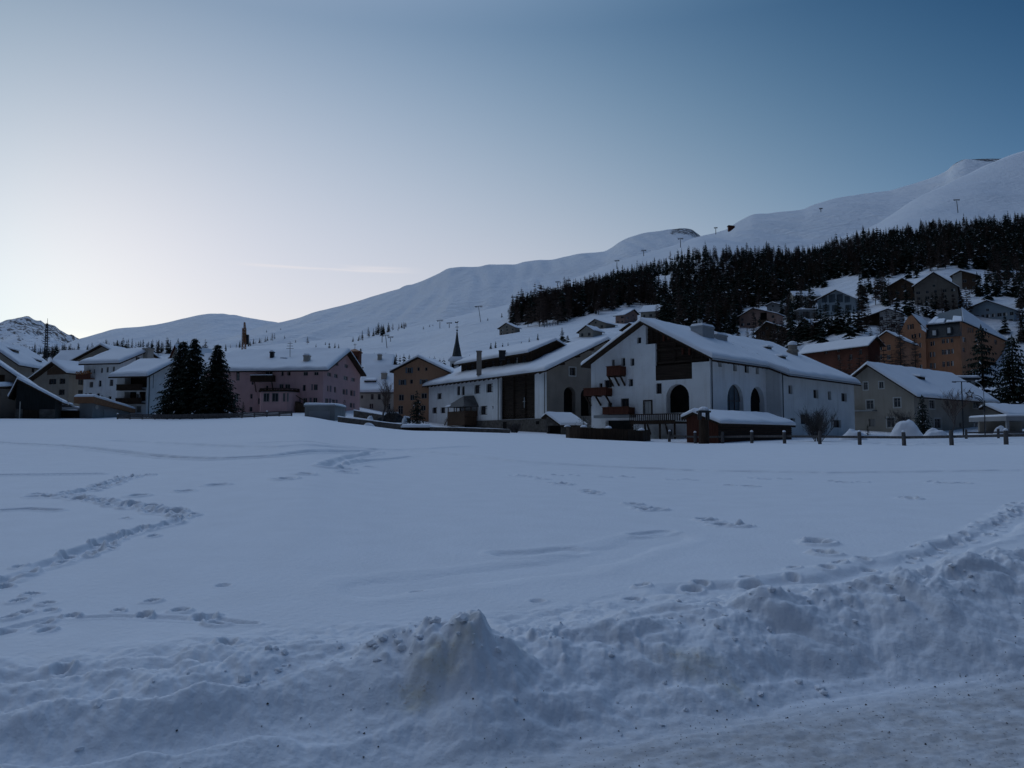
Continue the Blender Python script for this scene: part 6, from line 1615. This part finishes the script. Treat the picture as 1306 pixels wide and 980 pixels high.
# ------------------------------------------------------------------ fences, walls, piles, lamps, cars, lifts, grit
def post_fence():
    A = P(1362, 560, 45.5); B = P(822, 560, 73.5); pxl = [1362, 1283, 1213.5, 1153, 1096.5, 1045.6, 1000.6, 959, 921.5, 886.7, 853.7]
    o = empty('post_fence', gpt(1096, 59, 565), 'long wooden post and rail fence with snow capped posts across the field edge', 'fence'); tops = []; d = Vector((B.x-A.x, B.y-A.y, 0)).normalized()
    for i, px in enumerate(pxl):
        a, y, z = ray(px, 560); r = a/y; t = (A.x-r*A.y)/((A.x-B.x)+r*(B.y-A.y)); x = A.x+(B.x-A.x)*t; yy = A.y+(B.y-A.y)*t; g = ground_z(x, yy)
        m = MB(); lean = random.uniform(-.04, .04); hh = .93+random.uniform(-.05, .05); m.lathe((x, yy, g-.4), [(.135, 0), (.13, .4+hh*.8), (.115, .4+hh*.95), (.07, .4+hh)], 9)
        for v in m.v: v.x += lean*(v.z-g)
        p = m.build('post', 'greywood', o, smooth=False)
        if i % 3 != 2: m = MB(); m.lathe((x+lean*hh, yy, g+hh-.03), [(.125, 0), (.13, .05), (.08, .12), (.02, .14)], 9); m.build('snow_cap', 'roofsnow', p, smooth=True)
        tops.append(Vector((x, yy, g+.55)))
    for a, b in zip(tops[:-1], tops[1:]): m = MB(); s = d.cross(Vector((0, 0, 1)))*.15; m.bar(a+s, b+s, .09, .17); m.build('rail', 'greywood', o)
    tops2 = []
post_fence()
def small_fence():
    o = empty('post_fence', gpt(1273, 72, 549), 'shorter fence behind the long one at the right edge', 'fence'); pr = None
    for px in (1232, 1273, 1318):
        g = gpt(px, 72, 549); m = MB(); m.lathe(g+Vector((0, 0, -.4)), [(.12, 0), (.11, 1.2), (.06, 1.28)], 8); m.build('post', 'greywood', o)
        if pr: m = MB(); m.bar(pr+Vector((0, -.13, .55)), g+Vector((0, -.13, .55)), .07, .14); m.build('rail', 'greywood', o)
        pr = g
small_fence()
def palisade():
    pts = [(729, 77), (722.5, 73), (727, 70.6), (740, 69.3), (770, 68.6), (800, 68.8), (819, 70.2), (829, 73)]
    o = empty('palisade', gpt(775, 69, 560), 'low curved dark palisade of upright planks before the farmhouse garden', 'palisade'); w = [P(px, 556, Y) for px, Y in pts]; m = MB(); sm = MB()
    for a, b in zip(w[:-1], w[1:]):
        n = max(2, int((b-a).length/.22)); d = (b-a)/n
        for k in range(n):
            c = a+d*(k+.5); g = ground_z(c.x, c.y); top = 1.0+random.uniform(-.03, .03); dd = d*.47; s = Vector((-d.y, d.x, 0)).normalized()*(.05+random.uniform(-.01, .02))
            m.hexa([Vector((q.x, q.y, z)) for z in (g-.5, g+top) for q in (c-dd-s, c+dd-s, c+dd+s, c-dd+s)])
    m.build('plank', 'wood', o)['kind'] = 'stuff'
    for t in (.12, .45, .6, .85):
        i = int(t*(len(w)-1)); c = w[i].lerp(w[i+1], t*(len(w)-1)-i); g = ground_z(c.x, c.y); sm = MB(); sm.lathe((c.x, c.y, g+1.02), [(.3, 0), (.3, .06), (.18, .16), (.03, .2)], 10); sm.build('snow_cap', 'roofsnow', o, smooth=True)
palisade()
def stone_wall(name, label, pts, h, mat='stone', th=.4, snow=.18, cat='wall'):
    w = [P(px, 540, Y) for px, Y in pts]; o = empty(name, gpt(*pts[len(pts)//2]), label, cat); m = MB(); sm = MB()
    for a, b in zip(w[:-1], w[1:]):
        s = Vector((-(b-a).y, (b-a).x, 0)).normalized()*(th/2); ga, gb = ground_z(a.x, a.y), ground_z(b.x, b.y); za, zb = ga+h, gb+h
        V3 = lambda q, z: Vector((q.x, q.y, z))
        m.hexa([V3(a-s, ga-1), V3(b-s, gb-1), V3(b+s, gb-1), V3(a+s, ga-1), V3(a-s, za), V3(b-s, zb), V3(b+s, zb), V3(a+s, za)])
        if snow: snow_slab(sm, V3(a-s, za+.004), V3(b-s, zb+.004), V3(b+s, zb+.004), V3(a+s, za+.004), snow, (1, 1, 0, 0), .09, .35)
    m.build('masonry', mat, o)
    if snow: sm.build('snow_cap', 'roofsnow', o, smooth=True)
stone_wall('garden_wall', 'low dark stone garden wall with snow top right of the concrete box', [(432, 93), (455, 92), (474, 91.4), (492, 91), (512, 90.5)], .6, snow=.1)
stone_wall('garden_wall', 'low stone wall at the foot of the white barn house', [(549, 89.5), (575, 89), (610, 88.6), (650, 87.6)], .42, snow=.05)
stone_wall('terrace_wall', 'second garden wall higher up before the cream house', [(452, 112), (478, 110), (500, 108)], .9, snow=.15)
def plank_fence():
    o = empty('plank_fence', gpt(270, 94, 530), 'low grey plank fence along the left field edge before the spruces', 'fence'); pr = None; k = 0
    for px in np.linspace(150, 372, 15):
        g = gpt(px, 95-.004*(px-150), 532); m = MB(); m.hexa([g+Vector((x, y, z)) for z in (-.4, .62) for x, y in ((-.07, -.07), (.07, -.07), (.07, .07), (-.07, .07))]); p = m.build('post', 'greywood', o)
        if k % 3 == 0: m = MB(); m.lathe(g+Vector((0, 0, .62)), [(.12, 0), (.12, .06), (.03, .14)], 8); m.build('snow_cap', 'roofsnow', p, smooth=True)
        if pr is not None:
            for z in (.14, .33, .52): m = MB(); m.bar(pr+Vector((0, -.09, z)), g+Vector((0, -.09, z+random.uniform(-.03, .03))), .035, .17); m.build('board', 'greywood', o)
        pr = g; k += 1
plank_fence()
def concrete_box():
    D = 95; o = empty('garage', gpt(411, D, 537), 'small flat concrete garage box with snow lid before the pink house', 'garage'); a = P(388.8, 519, D); b = P(427, 519, D); g = ground_z(a.x, D)-1.5
    bx = lambda z0, z1, e=0: [Vector((x, y, z)) for z in (z0, z1) for x, y in ((a.x-e, D-e), (b.x+e, D-e), (b.x+e, D+6+e), (a.x-e, D+6+e))]
    m = MB(); m.hexa(bx(g, a.z)); m.build('wall', 'concrete', o); m = MB(); m.hexa(bx(a.z+.003, a.z+.18, .12)); r = m.build('roof', 'concrete', o)
    s = MB(); snow_slab(s, *[v+Vector((0, 0, .004)) for v in bx(0, a.z+.18, .1)[4:]], .3, (1, 1, 1, 1), .05, .6); s.build('roof_snow', 'roofsnow', r, smooth=True)
    m = MB(); m.hexa([Vector((x, y, z)) for z in (g, a.z-.5) for x, y in ((a.x+.5, D-.05), (a.x+3.0, D-.05), (a.x+3.0, D+.1), (a.x+.5, D+.1))]); m.build('garage_door', 'greywall', o)
    o = empty('store_box', gpt(530, 90, 546), 'flat snow covered store box in front of the small spruce', 'store box'); a = P(513, 545.5, 90); b = P(549, 545.5, 90); g = ground_z(a.x, 90)-.6
    m = MB(); m.hexa([Vector((x, y, z)) for z in (g, a.z) for x, y in ((a.x, 89.6), (b.x, 89.6), (b.x, 91.5), (a.x, 91.5))]); m.build('box', 'wood', o)
    s = MB(); snow_slab(s, *[Vector((x, y, a.z+.004)) for x, y in ((a.x-.1, 89.5), (b.x+.1, 89.5), (b.x+.1, 91.6), (a.x-.1, 91.6))], .36, (1, 1, 1, 1), .08, .35); s.build('snow_cap', 'roofsnow', o, smooth=True)
concrete_box()
def snow_pile(px, base, top, D, hw, label, rx=1.0, seed=0):
    g = gpt(px, D, base); h = Zat(top, D)-g.z; R = hw/F*D; m = MB(); n = 36; k = 14; i0 = 0
    for a in range(k+1):
        f = a/k
        for b in range(n):
            t = 2*math.pi*b/n; p = Vector((math.cos(t)*f, math.sin(t)*f, 0)); nz = mnoise.noise(Vector((p.x*2.2+seed, p.y*2.2, seed))); nf = mnoise.noise(Vector((p.x*6+seed, p.y*6, 3)))
            z = h*(max(0, 1-f**2.2)**.9)*(1+.28*nz)+.10*h*nf*(1-f)-.15*f
            m.v.append(g+Vector((p.x*R*(1+.15*nz), p.y*R*rx*(1+.15*nz), z)))
    for a in range(k):
        for b in range(n): c = (b+1) % n; m.f.append((a*n+b, a*n+c, (a+1)*n+c, (a+1)*n+b)); m.m.append(0)
    m.org = g; tag(m.build('snow_pile', 'roofsnow', smooth=True, weld=True), label, 'snow pile')
snow_pile(1157, 557, 536.5, 80, 23, 'highest rounded snow pile before the grey beige house', .7, 3)
snow_pile(1089, 561, 548, 72, 19, 'snow pile at the far corner of the white farmhouse behind the fence', .7, 5)
snow_pile(1193, 557, 547, 78, 19, 'long low snow heap right of the highest pile', .6, 8)
snow_pile(1276, 549, 543, 84, 10, 'small snow mound before the carport', .7, 11)
snow_pile(470, 545, 539.5, 90, 9, 'small snow heap against the stone garden wall', .7, 14)
snow_pile(516, 541, 531, 97, 4.5, 'snow covered post box by the bushy spruce', .9, 15); bpy.data.objects[-1] if False else None
snow_pile(472, 539, 530.5, 101, 6, 'snow buried shrub in the garden before the cream house', .8, 19)
def lamps():
    g = gpt(1228.7, 88, 551); zt = Zat(487, 88); o = empty('street_lamp', g, 'straight dark street lamp post with short arm before the beige roof', 'street lamp')
    m = MB(); m.tube(g-Vector((0, 0, .4)), (g.x, g.y, zt), .085, .055, 8); m.build('pole', 'darkmetal', o); m = MB(); m.bar((g.x-.75, g.y, zt), (g.x+.75, g.y, zt), .07); m.build('arm', 'darkmetal', o)
    for s in (-.85, .85): m = MB(); m.bar((g.x+s*.75, g.y, zt-.05), (g.x+s*1.2, g.y, zt-.02), .2, .11); m.build('lamp_head', 'darkmetal', o)
    g = gpt(1256.5, 90, 549); zt = Zat(494, 90); o = empty('street_lamp', g, 'slim street lamp with top curved to the left beside the star', 'street lamp'); m = MB(); m.tube(g-Vector((0, 0, .4)), (g.x, g.y, zt-.6), .06, .045, 8)
    c = Vector((g.x-1.2, g.y, zt-.6)); pr = Vector((g.x, g.y, zt-.6))
    for k in range(1, 8):
        t = k/7*1.35; q = c+Vector((1.2*math.cos(t), 0, 1.25*math.sin(t))); m.tube(pr, q, .045, .04, 6); pr = q
    m.build('pole', 'metal', o); m = MB(); m.bar(pr, pr+Vector((-.55, 0, -.02)), .16, .09); m.build('lamp_head', 'metal', o)
    # comet star decoration on its own bowed stand
    g = gpt(1255.8, 86, 549); o = empty('star_decoration', g, 'dark wire star with bowed comet tail on a stand', 'decoration'); cc = P(1236.7, 503, 86); R = 5.6/F*86; m = MB()
    v = [cc+Vector((math.sin(2*math.pi*k/5)*R, 0, math.cos(2*math.pi*k/5)*R)) for k in range(5)]; inn = [cc+Vector((math.sin(2*math.pi*(k+.5)/5)*R*.42, 0, math.cos(2*math.pi*(k+.5)/5)*R*.42)) for k in range(5)]
    for k in range(5): m.bar(v[k], inn[k], .075); m.bar(inn[k], v[(k+1) % 5], .075)
    m.build('star', 'darkmetal', o)
    for j, (sx, sy, ex, ey) in enumerate(((1241, 504, 1253.5, 511), (1242, 506.5, 1255, 520), (1243, 508, 1256, 531))):
        m = MB(); pr = None
        for k in range(10):
            t = k/9; px = sx+(ex-sx)*math.sin(t*math.pi/2); py = sy+(ey-sy)*(1-math.cos(t*math.pi/2)); q = P(px, py, 86)
            if pr: m.tube(pr, q, .04, .04, 5)
            pr = q
        m.build('tail', 'darkmetal', o)
    m = MB(); t = P(1255.8, 511, 86); m.tube(g-Vector((0, 0, .3)), t, .05, .05, 6); m.build('stand', 'darkmetal', o)
lamps()
def car(px, D, base, yaw, paint, label, snow=.25):
    g = gpt(px, D, base); o = empty('parked_car', (0, 0, 0), label, 'car'); S = [(-2.1, .35), (-2.15, .75), (-1.95, .95), (-1.5, 1.0), (-1.05, 1.42), (.55, 1.45), (1.15, .98), (1.95, .85), (2.15, .6), (2.1, .32)]
    m = MB(); m.prism([Vector((x, -.82, z)) for x, z in S], (0, 1.64, 0)); m.build('body', paint, o)
    for y in (-.83, .8): m = MB(); m.prism([Vector((x, y, z)) for x, z in ((-1.3, 1.02), (-1.0, 1.34), (.45, 1.36), (.95, 1.0))], (0, .03, 0)); m.build('side_window', 'glass', o)
    for x in (-1.35, 1.35):
        for y in (-.86, .66): m = MB(); m.tube((x, y, .32), (x, y+.2, .32), .32, .32, 14); m.build('wheel', 'rubber', o)
    m = MB(); snow_slab(m, (-1.05, -.75, 1.44), (.55, -.75, 1.46), (.55, .75, 1.46), (-1.05, .75, 1.44), snow, (1, 1, 1, 1), .05, .3); m.build('roof_snow', 'roofsnow', o, smooth=True)
    m = MB(); snow_slab(m, (1.1, -.75, 1.0), (2.0, -.75, .87), (2.0, .75, .87), (1.1, .75, 1.0), snow*.8, (1, 1, 1, 1), .05, .3); m.build('bonnet_snow', 'roofsnow', o, smooth=True)
    o.location = g; o.rotation_euler = (0, 0, yaw)
car(86, 114, 522, .25, 'carpaint2', 'silver parked car under snow beside the grey garage')
car(503, 101, 539, .15, 'carpaint', 'dark snow covered car parked by the ochre house')
stone_wall('parking_wall', 'dark low wall before the parked silver car', [(75, 97), (100, 97)], .9, 'wood', snow=.1)

# ---- ski lift pylons and hut, crane, aerials
LG = 'ski lift pylons on the slope'
def pylon(px, base, top, label, arm=1.0, lean=0.0, group=LG):
    h = hit_any(px, base)
    if h is None: return
    H = Zat(top, h.y)-h.z; w = max(.2, .0006*h.y); o = empty('lift_pylon', h, label, 'lift pylon', group); t = h+Vector((lean*H, 0, H)); m = MB(); m.tube(h-Vector((0, 0, 2)), t, w*.8, w*.6, 6); m.build('mast', 'darkmetal', o)
    if arm: m = MB(); L = 4.6/F*h.y*arm; m.bar(t+Vector((-L, 0, 0)), t+Vector((L, 0, .12*L)), w*.9); m.bar(t+Vector((-L*.9, 0, -w*1.5)), t+Vector((-L*.3, 0, -w*1.5)), w*1.1); m.bar(t+Vector((L*.3, 0, -w)), t+Vector((L*.95, 0, -w)), w*1.1); m.build('crossarm', 'darkmetal', o)
pylon(613.5, 411, 391, 'large leaning lift pylon in the middle of the ski slope', 1.1, -.16); pylon(494, 444, 428, 'leaning lift pylon below the narrow wood strip', 1.1, -.15)
pylon(487.3, 437, 423, 'thin lift mast left of the leaning pylon by the wood strip', 0); pylon(498, 436, 430, 'small lift mast right of the leaning pylon by the wood strip', .8)
pylon(561, 419, 409, 'small lift pylon left of the large one on the ski slope', .9); pylon(573, 418.5, 412, 'smallest lift pylon between two others on ski slope', .8)
pylon(654.5, 391, 379, 'lift pylon beside the upper left tip of the forest', .6); pylon(786.5, 343, 332.5, 'lift pylon on the ridge above the forest middle', .7, .05)
pylon(821, 327, 319.5, 'lift pylon on the ridge just before the rocky summit', .7); pylon(868, 316, 304.5, 'lift pylon in front of the rocky summit above forest', .8)
pylon(913, 299, 290.5, 'lift mast on the skyline left of the lift hut', .5); pylon(1222, 272, 255, 'tall lift pylon above the forest on the right slope', .9, -.08)
pylon(1047, 271, 266, 'tiny lift mast on the shoulder slope above the forest', .5); pylon(711, 365.5, 359.5, 'tiny lift mast above the forest left part', .6); pylon(725, 361, 358, 'short lift post above the forest left part', .7)
def lift_hut():
    h = hit_any(933.5, 293.5); D = h.y; o = empty('lift_hut', h, 'dark red lift station hut on the skyline above the forest', 'hut'); a = P(929.5, 288.5, D); b = P(937, 288.5, D); z = h.z-2
    bx = lambda z0, z1, e: [Vector((x, y, z)) for z in (z0, z1) for x, y in ((a.x-e, D-e), (b.x+e, D-e), (b.x+e, D+12+e), (a.x-e, D+12+e))]
    m = MB(); m.hexa(bx(z, a.z, 0)); m.build('wall', 'redwood', o); m = MB(); q = bx(a.z+.01, a.z+.4, 1.5); m.hexa(q[:4]+[q[4]+Vector((0, 0, 2)), q[5], q[6], q[7]+Vector((0, 0, 2))]); m.build('roof', 'wood', o)
lift_hut()
def crane():
    h = hit(310.8, 453); D = h.y; H = Zat(411.5, D)-h.z; o = empty('crane', h, 'orange folded tower crane standing behind the pink house roof', 'crane'); w = .55*D/300
    def lattice(m, a, b, w0, w1, n):
        for k in range(n):
            z0, z1 = k/n, (k+1)/n; p0 = a.lerp(b, z0); p1 = a.lerp(b, z1); h0 = w0+(w1-w0)*z0; h1 = w0+(w1-w0)*z1
            c0 = [p0+Vector((x*h0, y*h0, 0)) for x, y in ((-1, -1), (1, -1), (1, 1), (-1, 1))]; c1 = [p1+Vector((x*h1, y*h1, 0)) for x, y in ((-1, -1), (1, -1), (1, 1), (-1, 1))]
            for i in range(4): m.bar(c0[i], c1[i], w*.32); m.bar(c0[i], c1[(i+1) % 4], w*.2); m.bar(c1[i], c1[(i+1) % 4], w*.2)
    m = MB(); lattice(m, h-Vector((0, 0, 1)), h+Vector((0, 0, H*.82)), w*1.15, w*1.0, 9); m.build('mast', 'rust', o)
    m = MB(); lattice(m, h+Vector((w*1.0, 0, H*.35)), h+Vector((w*.1, 0, H)), w*.9, w*.35, 8); m.build('jib', 'rust', o)
    m = MB(); m.bar(h+Vector((w*2.6, 0, H*.32)), h+Vector((w*2.4, 0, H*.62)), w*1.6); m.build('cab', 'darkmetal', o)
    m = MB(); m.hexa([h+Vector((x*w*2, y*w*2, z)) for z in (-1, .8) for x, y in ((-1, -1), (1, -1), (1, 1), (-1, 1))]); m.build('ballast', 'concrete', o)
crane()
def aerial(px, base, top, D, label, bars=3, w=.05):
    b = P(px, base, D); t = P(px, top, D); o = empty('aerial', b, label, 'aerial'); m = MB(); m.tube(b-Vector((0, 0, 1)), t, w, w*.7, 6); m.build('mast', 'darkmetal', o)
    for k in range(bars):
        m = MB(); z = t.z-.3-.5*k*w/.05*.8; L = (.5+.12*k)*w/.05*.8; m.bar((t.x-L, t.y, z), (t.x+L, t.y, z), w*1.1); m.build('crossbar', 'darkmetal', o)
aerial(370, 453, 436, 126, 'thin television aerial on the long pink house roof'); aerial(67, 466, 450, 150, 'thin aerial on the snow roof at far left', 2)
def radio_mast():
    D = 190; b = P(59, 462, D); t = P(60.5, 412.5, D); o = empty('radio_mast', b, 'tall dark lattice mast rising over the left roofs before the rocky mountain', 'mast'); m = MB(); n = 14; hw = .35
    for k in range(n):
        p0, p1 = b.lerp(t, k/n), b.lerp(t, (k+1)/n); f = 1-.5*k/n; c0 = [p0+Vector((x*hw*f, y*hw*f, 0)) for x, y in ((-1, -1), (1, -1), (0, 1))]; c1 = [p1+Vector((x*hw*f, y*hw*f, 0)) for x, y in ((-1, -1), (1, -1), (0, 1))]
        for i in range(3): m.bar(c0[i], c1[i], .13); m.bar(c0[i], c1[(i+1) % 3], .09)
    m.tube(t, t+Vector((0, 0, 1.2)), .06, .04, 5); m.build('lattice', 'darkmetal', o)
    for k in range(9):
        z = t.z-.6-k*.55; L = random.uniform(.45, .9); a = random.uniform(-.5, .5); m = MB(); m.bar((t.x-L, t.y, z), (t.x+L, t.y, z+a*.3), .11); m.build('antenna', 'darkmetal', o)
radio_mast()
# ---- grit thrown up by the plough, on bank and road
def grit():
    V = []; Fc = []
    def stone(x, y, s):
        z = float(ground_near(np.array([x]), np.array([y]))[0]); i = len(V); c = Vector((x, y, z+s*.25)); rr = [c+Vector((random.uniform(.6, 1.2)*s*math.cos(k*1.571+random.random()), random.uniform(.6, 1.2)*s*math.sin(k*1.571+random.random()), random.uniform(-.3, .3)*s)) for k in range(4)]
        V.extend([tuple(q) for q in rr]+[tuple(c+Vector((0, 0, s*.8))), tuple(c-Vector((0, 0, s*.6)))])
        for k in range(4): Fc.append((i+k, i+(k+1) % 4, i+4)); Fc.append((i+(k+1) % 4, i+k, i+5))
    for k in range(700):
        a = 8-9.2*random.random()**1.6*.9; b = random.choice((random.gauss(3.85, .16), random.gauss(3.55, .35), random.uniform(3.7, 4.35)))
        x = a*EV[0]-b*EV[1]*1.0; x = a*EV[0]+b*NV[0]; y = a*EV[1]+b*NV[1]
        if y < 2.5: continue
        stone(x, y, random.choice((.0025, .003, .004, .004, .005, .007))*random.uniform(.7, 1.2))
    me = bpy.data.meshes.new('grit'); me.from_pydata(V, [], Fc); me.materials.append(M['gravel']); o = bpy.data.objects.new('gravel', me); COL.objects.link(o); tag(o, 'dark grit scattered over the ploughed snow bank and road', 'gravel', None, 'stuff')
grit()

# ---- broken clods of ploughed snow along the bank
def clods():
    V = []; Fc = []
    base = [Vector(v) for v in ((1, 0, 0), (-1, 0, 0), (0, 1, 0), (0, -1, 0), (0, 0, 1), (0, 0, -1), (.6, .6, .5), (-.6, .6, .5), (-.6, -.6, .5), (.6, -.6, .5), (.6, .6, -.5), (-.6, .6, -.5), (-.6, -.6, -.5), (.6, -.6, -.5))]
    tris = [(0, 6, 9), (0, 9, 13), (0, 13, 10), (0, 10, 6), (1, 8, 7), (1, 12, 8), (1, 11, 12), (1, 7, 11), (2, 6, 10), (2, 10, 11), (2, 11, 7), (2, 7, 6), (3, 9, 8), (3, 8, 12), (3, 12, 13), (3, 13, 9), (4, 6, 7), (4, 7, 8), (4, 8, 9), (4, 9, 6), (5, 10, 13), (5, 13, 12), (5, 12, 11), (5, 11, 10)]
    for k in range(230):
        u = random.random()
        if u < .22: a = random.gauss(.95, .4); off = random.gauss(.02, .16)
        elif u < .75: a = random.uniform(-.6, 8.5); off = random.gauss(.0, .14)
        else: a = random.uniform(0, 8.5); off = random.uniform(-.75, -.15)
        b = float(pchip(CR_A, CR_B, np.array([a]))[0])+off; x = a*EV[0]+b*NV[0]; y = a*EV[1]+b*NV[1]
        if y < 3: continue
        s = .007+.026*random.random()**3.0; z = float(ground_near(np.array([x]), np.array([y]))[0]); i = len(V); sc = Vector((random.uniform(.7, 1.4), random.uniform(.7, 1.4), random.uniform(.6, 1.1)))*s; ra = random.uniform(0, 6.28)
        for v in base:
            q = Vector((v.x*sc.x, v.y*sc.y, v.z*sc.z))*random.uniform(.75, 1.2); V.append((x+q.x*math.cos(ra)-q.y*math.sin(ra), y+q.x*math.sin(ra)+q.y*math.cos(ra), z+q.z+s*.05))
        Fc += [tuple(i+j for j in t) for t in tris]
    me = bpy.data.meshes.new('snow_clods'); me.from_pydata(V, [], Fc); me.materials.append(M['snow']); o = bpy.data.objects.new('snow_clods', me); COL.objects.link(o); tag(o, 'broken clods of ploughed snow lying on the bank', 'snow', None, 'stuff')
clods()
# ------------------------------------------------------------------ sky and light: the sun is just behind the ridge on the left
W = bpy.data.worlds.new('World'); scene.world = W; W.use_nodes = True
nt = W.node_tree; bg = nt.nodes['Background']; L_ = nt.links.new
ZEN_GAIN = 6.1  # extra brightness added to the unseen upper sky to light the snow field
SUN_AZ, SUN_EL = math.radians(-33), math.radians(7.5)
sk = nt.nodes.new('ShaderNodeTexSky'); sk.sky_type = 'NISHITA'; sk.sun_disc = False
sk.sun_elevation = SUN_EL; sk.sun_rotation = SUN_AZ; sk.altitude = 1800; sk.air_density = 1.0; sk.dust_density = .6; sk.ozone_density = 1.5
def vm(op, a, b):
    n = nt.nodes.new('ShaderNodeVectorMath'); n.operation = op
    for i, v in ((0, a), (1, b)):
        if isinstance(v, (int, float)): n.inputs[3].default_value = v
        elif isinstance(v, tuple): n.inputs[i].default_value = v
        else: L_(v, n.inputs[i if op != 'SCALE' else (0 if i == 0 else 3)])
    return n.outputs[0]
s1 = vm('SCALE', sk.outputs[0], .1)
tc = nt.nodes.new('ShaderNodeTexCoord'); sx = nt.nodes.new('ShaderNodeSeparateXYZ'); L_(tc.outputs['Generated'], sx.inputs[0])
def mr(v, a, b, c, d):
    n = nt.nodes.new('ShaderNodeMapRange'); n.interpolation_type = 'SMOOTHSTEP'; L_(v, n.inputs[0])
    for i, k in enumerate((a, b, c, d)): n.inputs[i+1].default_value = k
    return n.outputs[0]
# grade of the clear evening sky: a smooth cubic in the direction's x and height multiplies the Nishita colours
cx = nt.nodes.new('ShaderNodeClamp'); L_(sx.outputs[0], cx.inputs[0]); cx.inputs[1].default_value = -.57; cx.inputs[2].default_value = .57
cz = nt.nodes.new('ShaderNodeClamp'); L_(sx.outputs[2], cz.inputs[0]); cz.inputs[1].default_value = .12; cz.inputs[2].default_value = .47
def mul(a, b):
    n = nt.nodes.new('ShaderNodeMath'); n.operation = 'MULTIPLY'
    for i, v in ((0, a), (1, b)):
        if isinstance(v, (int, float)): n.inputs[i].default_value = v
        else: L_(v, n.inputs[i])
    return n.outputs[0]
X1, Z1 = cx.outputs[0], cz.outputs[0]; X2, Z2 = mul(X1, X1), mul(Z1, Z1)
GRADE = [(.2247, -.1193, -.0241), (1.5466, .8629, .6331), (4.6013, 3.8371, 1.9666), (-1.8972, -.6376, .2673), (-8.0048, -4.7564, -3.7085), (-8.3284, -4.8708, -1.5658),
         (-.7637, -.3258, .1267), (-2.4014, -2.1969, -2.7527), (2.9835, 2.2729, 2.712), (-1.4633, -2.391, -2.3313)]
acc = None
for co, mo in zip(GRADE[1:], (X1, Z1, X2, mul(X1, Z1), Z2, mul(X2, X1), mul(X2, Z1), mul(X1, Z2), mul(Z2, Z1))):
    t_ = vm('SCALE', co, mo); acc = t_ if acc is None else vm('ADD', acc, t_)
acc = vm('ADD', acc, GRADE[0]); e_ = math.e
pw = nt.nodes.new('ShaderNodeVectorMath'); pw.operation = 'POWER'; pw.inputs[0].default_value = (e_, e_, e_); L_(acc, pw.inputs[1])
graded = vm('MULTIPLY', s1, pw.outputs[0])
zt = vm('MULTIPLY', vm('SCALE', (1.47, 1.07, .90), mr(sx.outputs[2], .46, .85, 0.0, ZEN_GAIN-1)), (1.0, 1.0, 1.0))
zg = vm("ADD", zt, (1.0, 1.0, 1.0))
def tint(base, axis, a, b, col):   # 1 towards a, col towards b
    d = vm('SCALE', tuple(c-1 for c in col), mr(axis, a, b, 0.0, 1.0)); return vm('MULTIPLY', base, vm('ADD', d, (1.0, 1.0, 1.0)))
sky = tint(vm('MULTIPLY', graded, zg), sx.outputs[1], .2, -.55, (.03, .06, .13))  # unseen sky behind the viewpoint dimmed to keep the bank dark
# thin high wisps low over the ridge
mp = nt.nodes.new('ShaderNodeMapping'); mp.inputs['Scale'].default_value = (6, 6, 150); L_(tc.outputs['Generated'], mp.inputs[0])
nz = nt.nodes.new('ShaderNodeTexNoise'); nz.inputs['Scale'].default_value = 1.0; nz.inputs['Detail'].default_value = 6; L_(mp.outputs[0], nz.inputs['Vector'])
band = mul(mr(sx.outputs[2], .2010, .2045, 0, 1), mr(sx.outputs[2], .2080, .2115, 1, 0))
side = mul(mr(sx.outputs[0], -.34, -.27, 0, 1), mr(sx.outputs[0], -.20, -.10, 1, 0))
wisp = mul(mul(mul(band, side), mr(nz.outputs[0], .38, .62, 0, 1)), .6)
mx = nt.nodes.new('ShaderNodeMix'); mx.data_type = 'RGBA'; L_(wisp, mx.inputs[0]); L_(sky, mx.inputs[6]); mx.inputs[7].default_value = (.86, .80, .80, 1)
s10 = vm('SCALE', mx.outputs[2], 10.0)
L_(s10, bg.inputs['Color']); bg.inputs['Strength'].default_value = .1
vs = scene.view_settings; vs.view_transform = 'Standard'; vs.look = 'None'; vs.exposure = 0; vs.gamma = 1; vs.use_curve_mapping = False
scene.cycles.use_denoising = True
scene.cycles.max_bounces = 5; scene.cycles.diffuse_bounces = 3; scene.cycles.glossy_bounces = 2
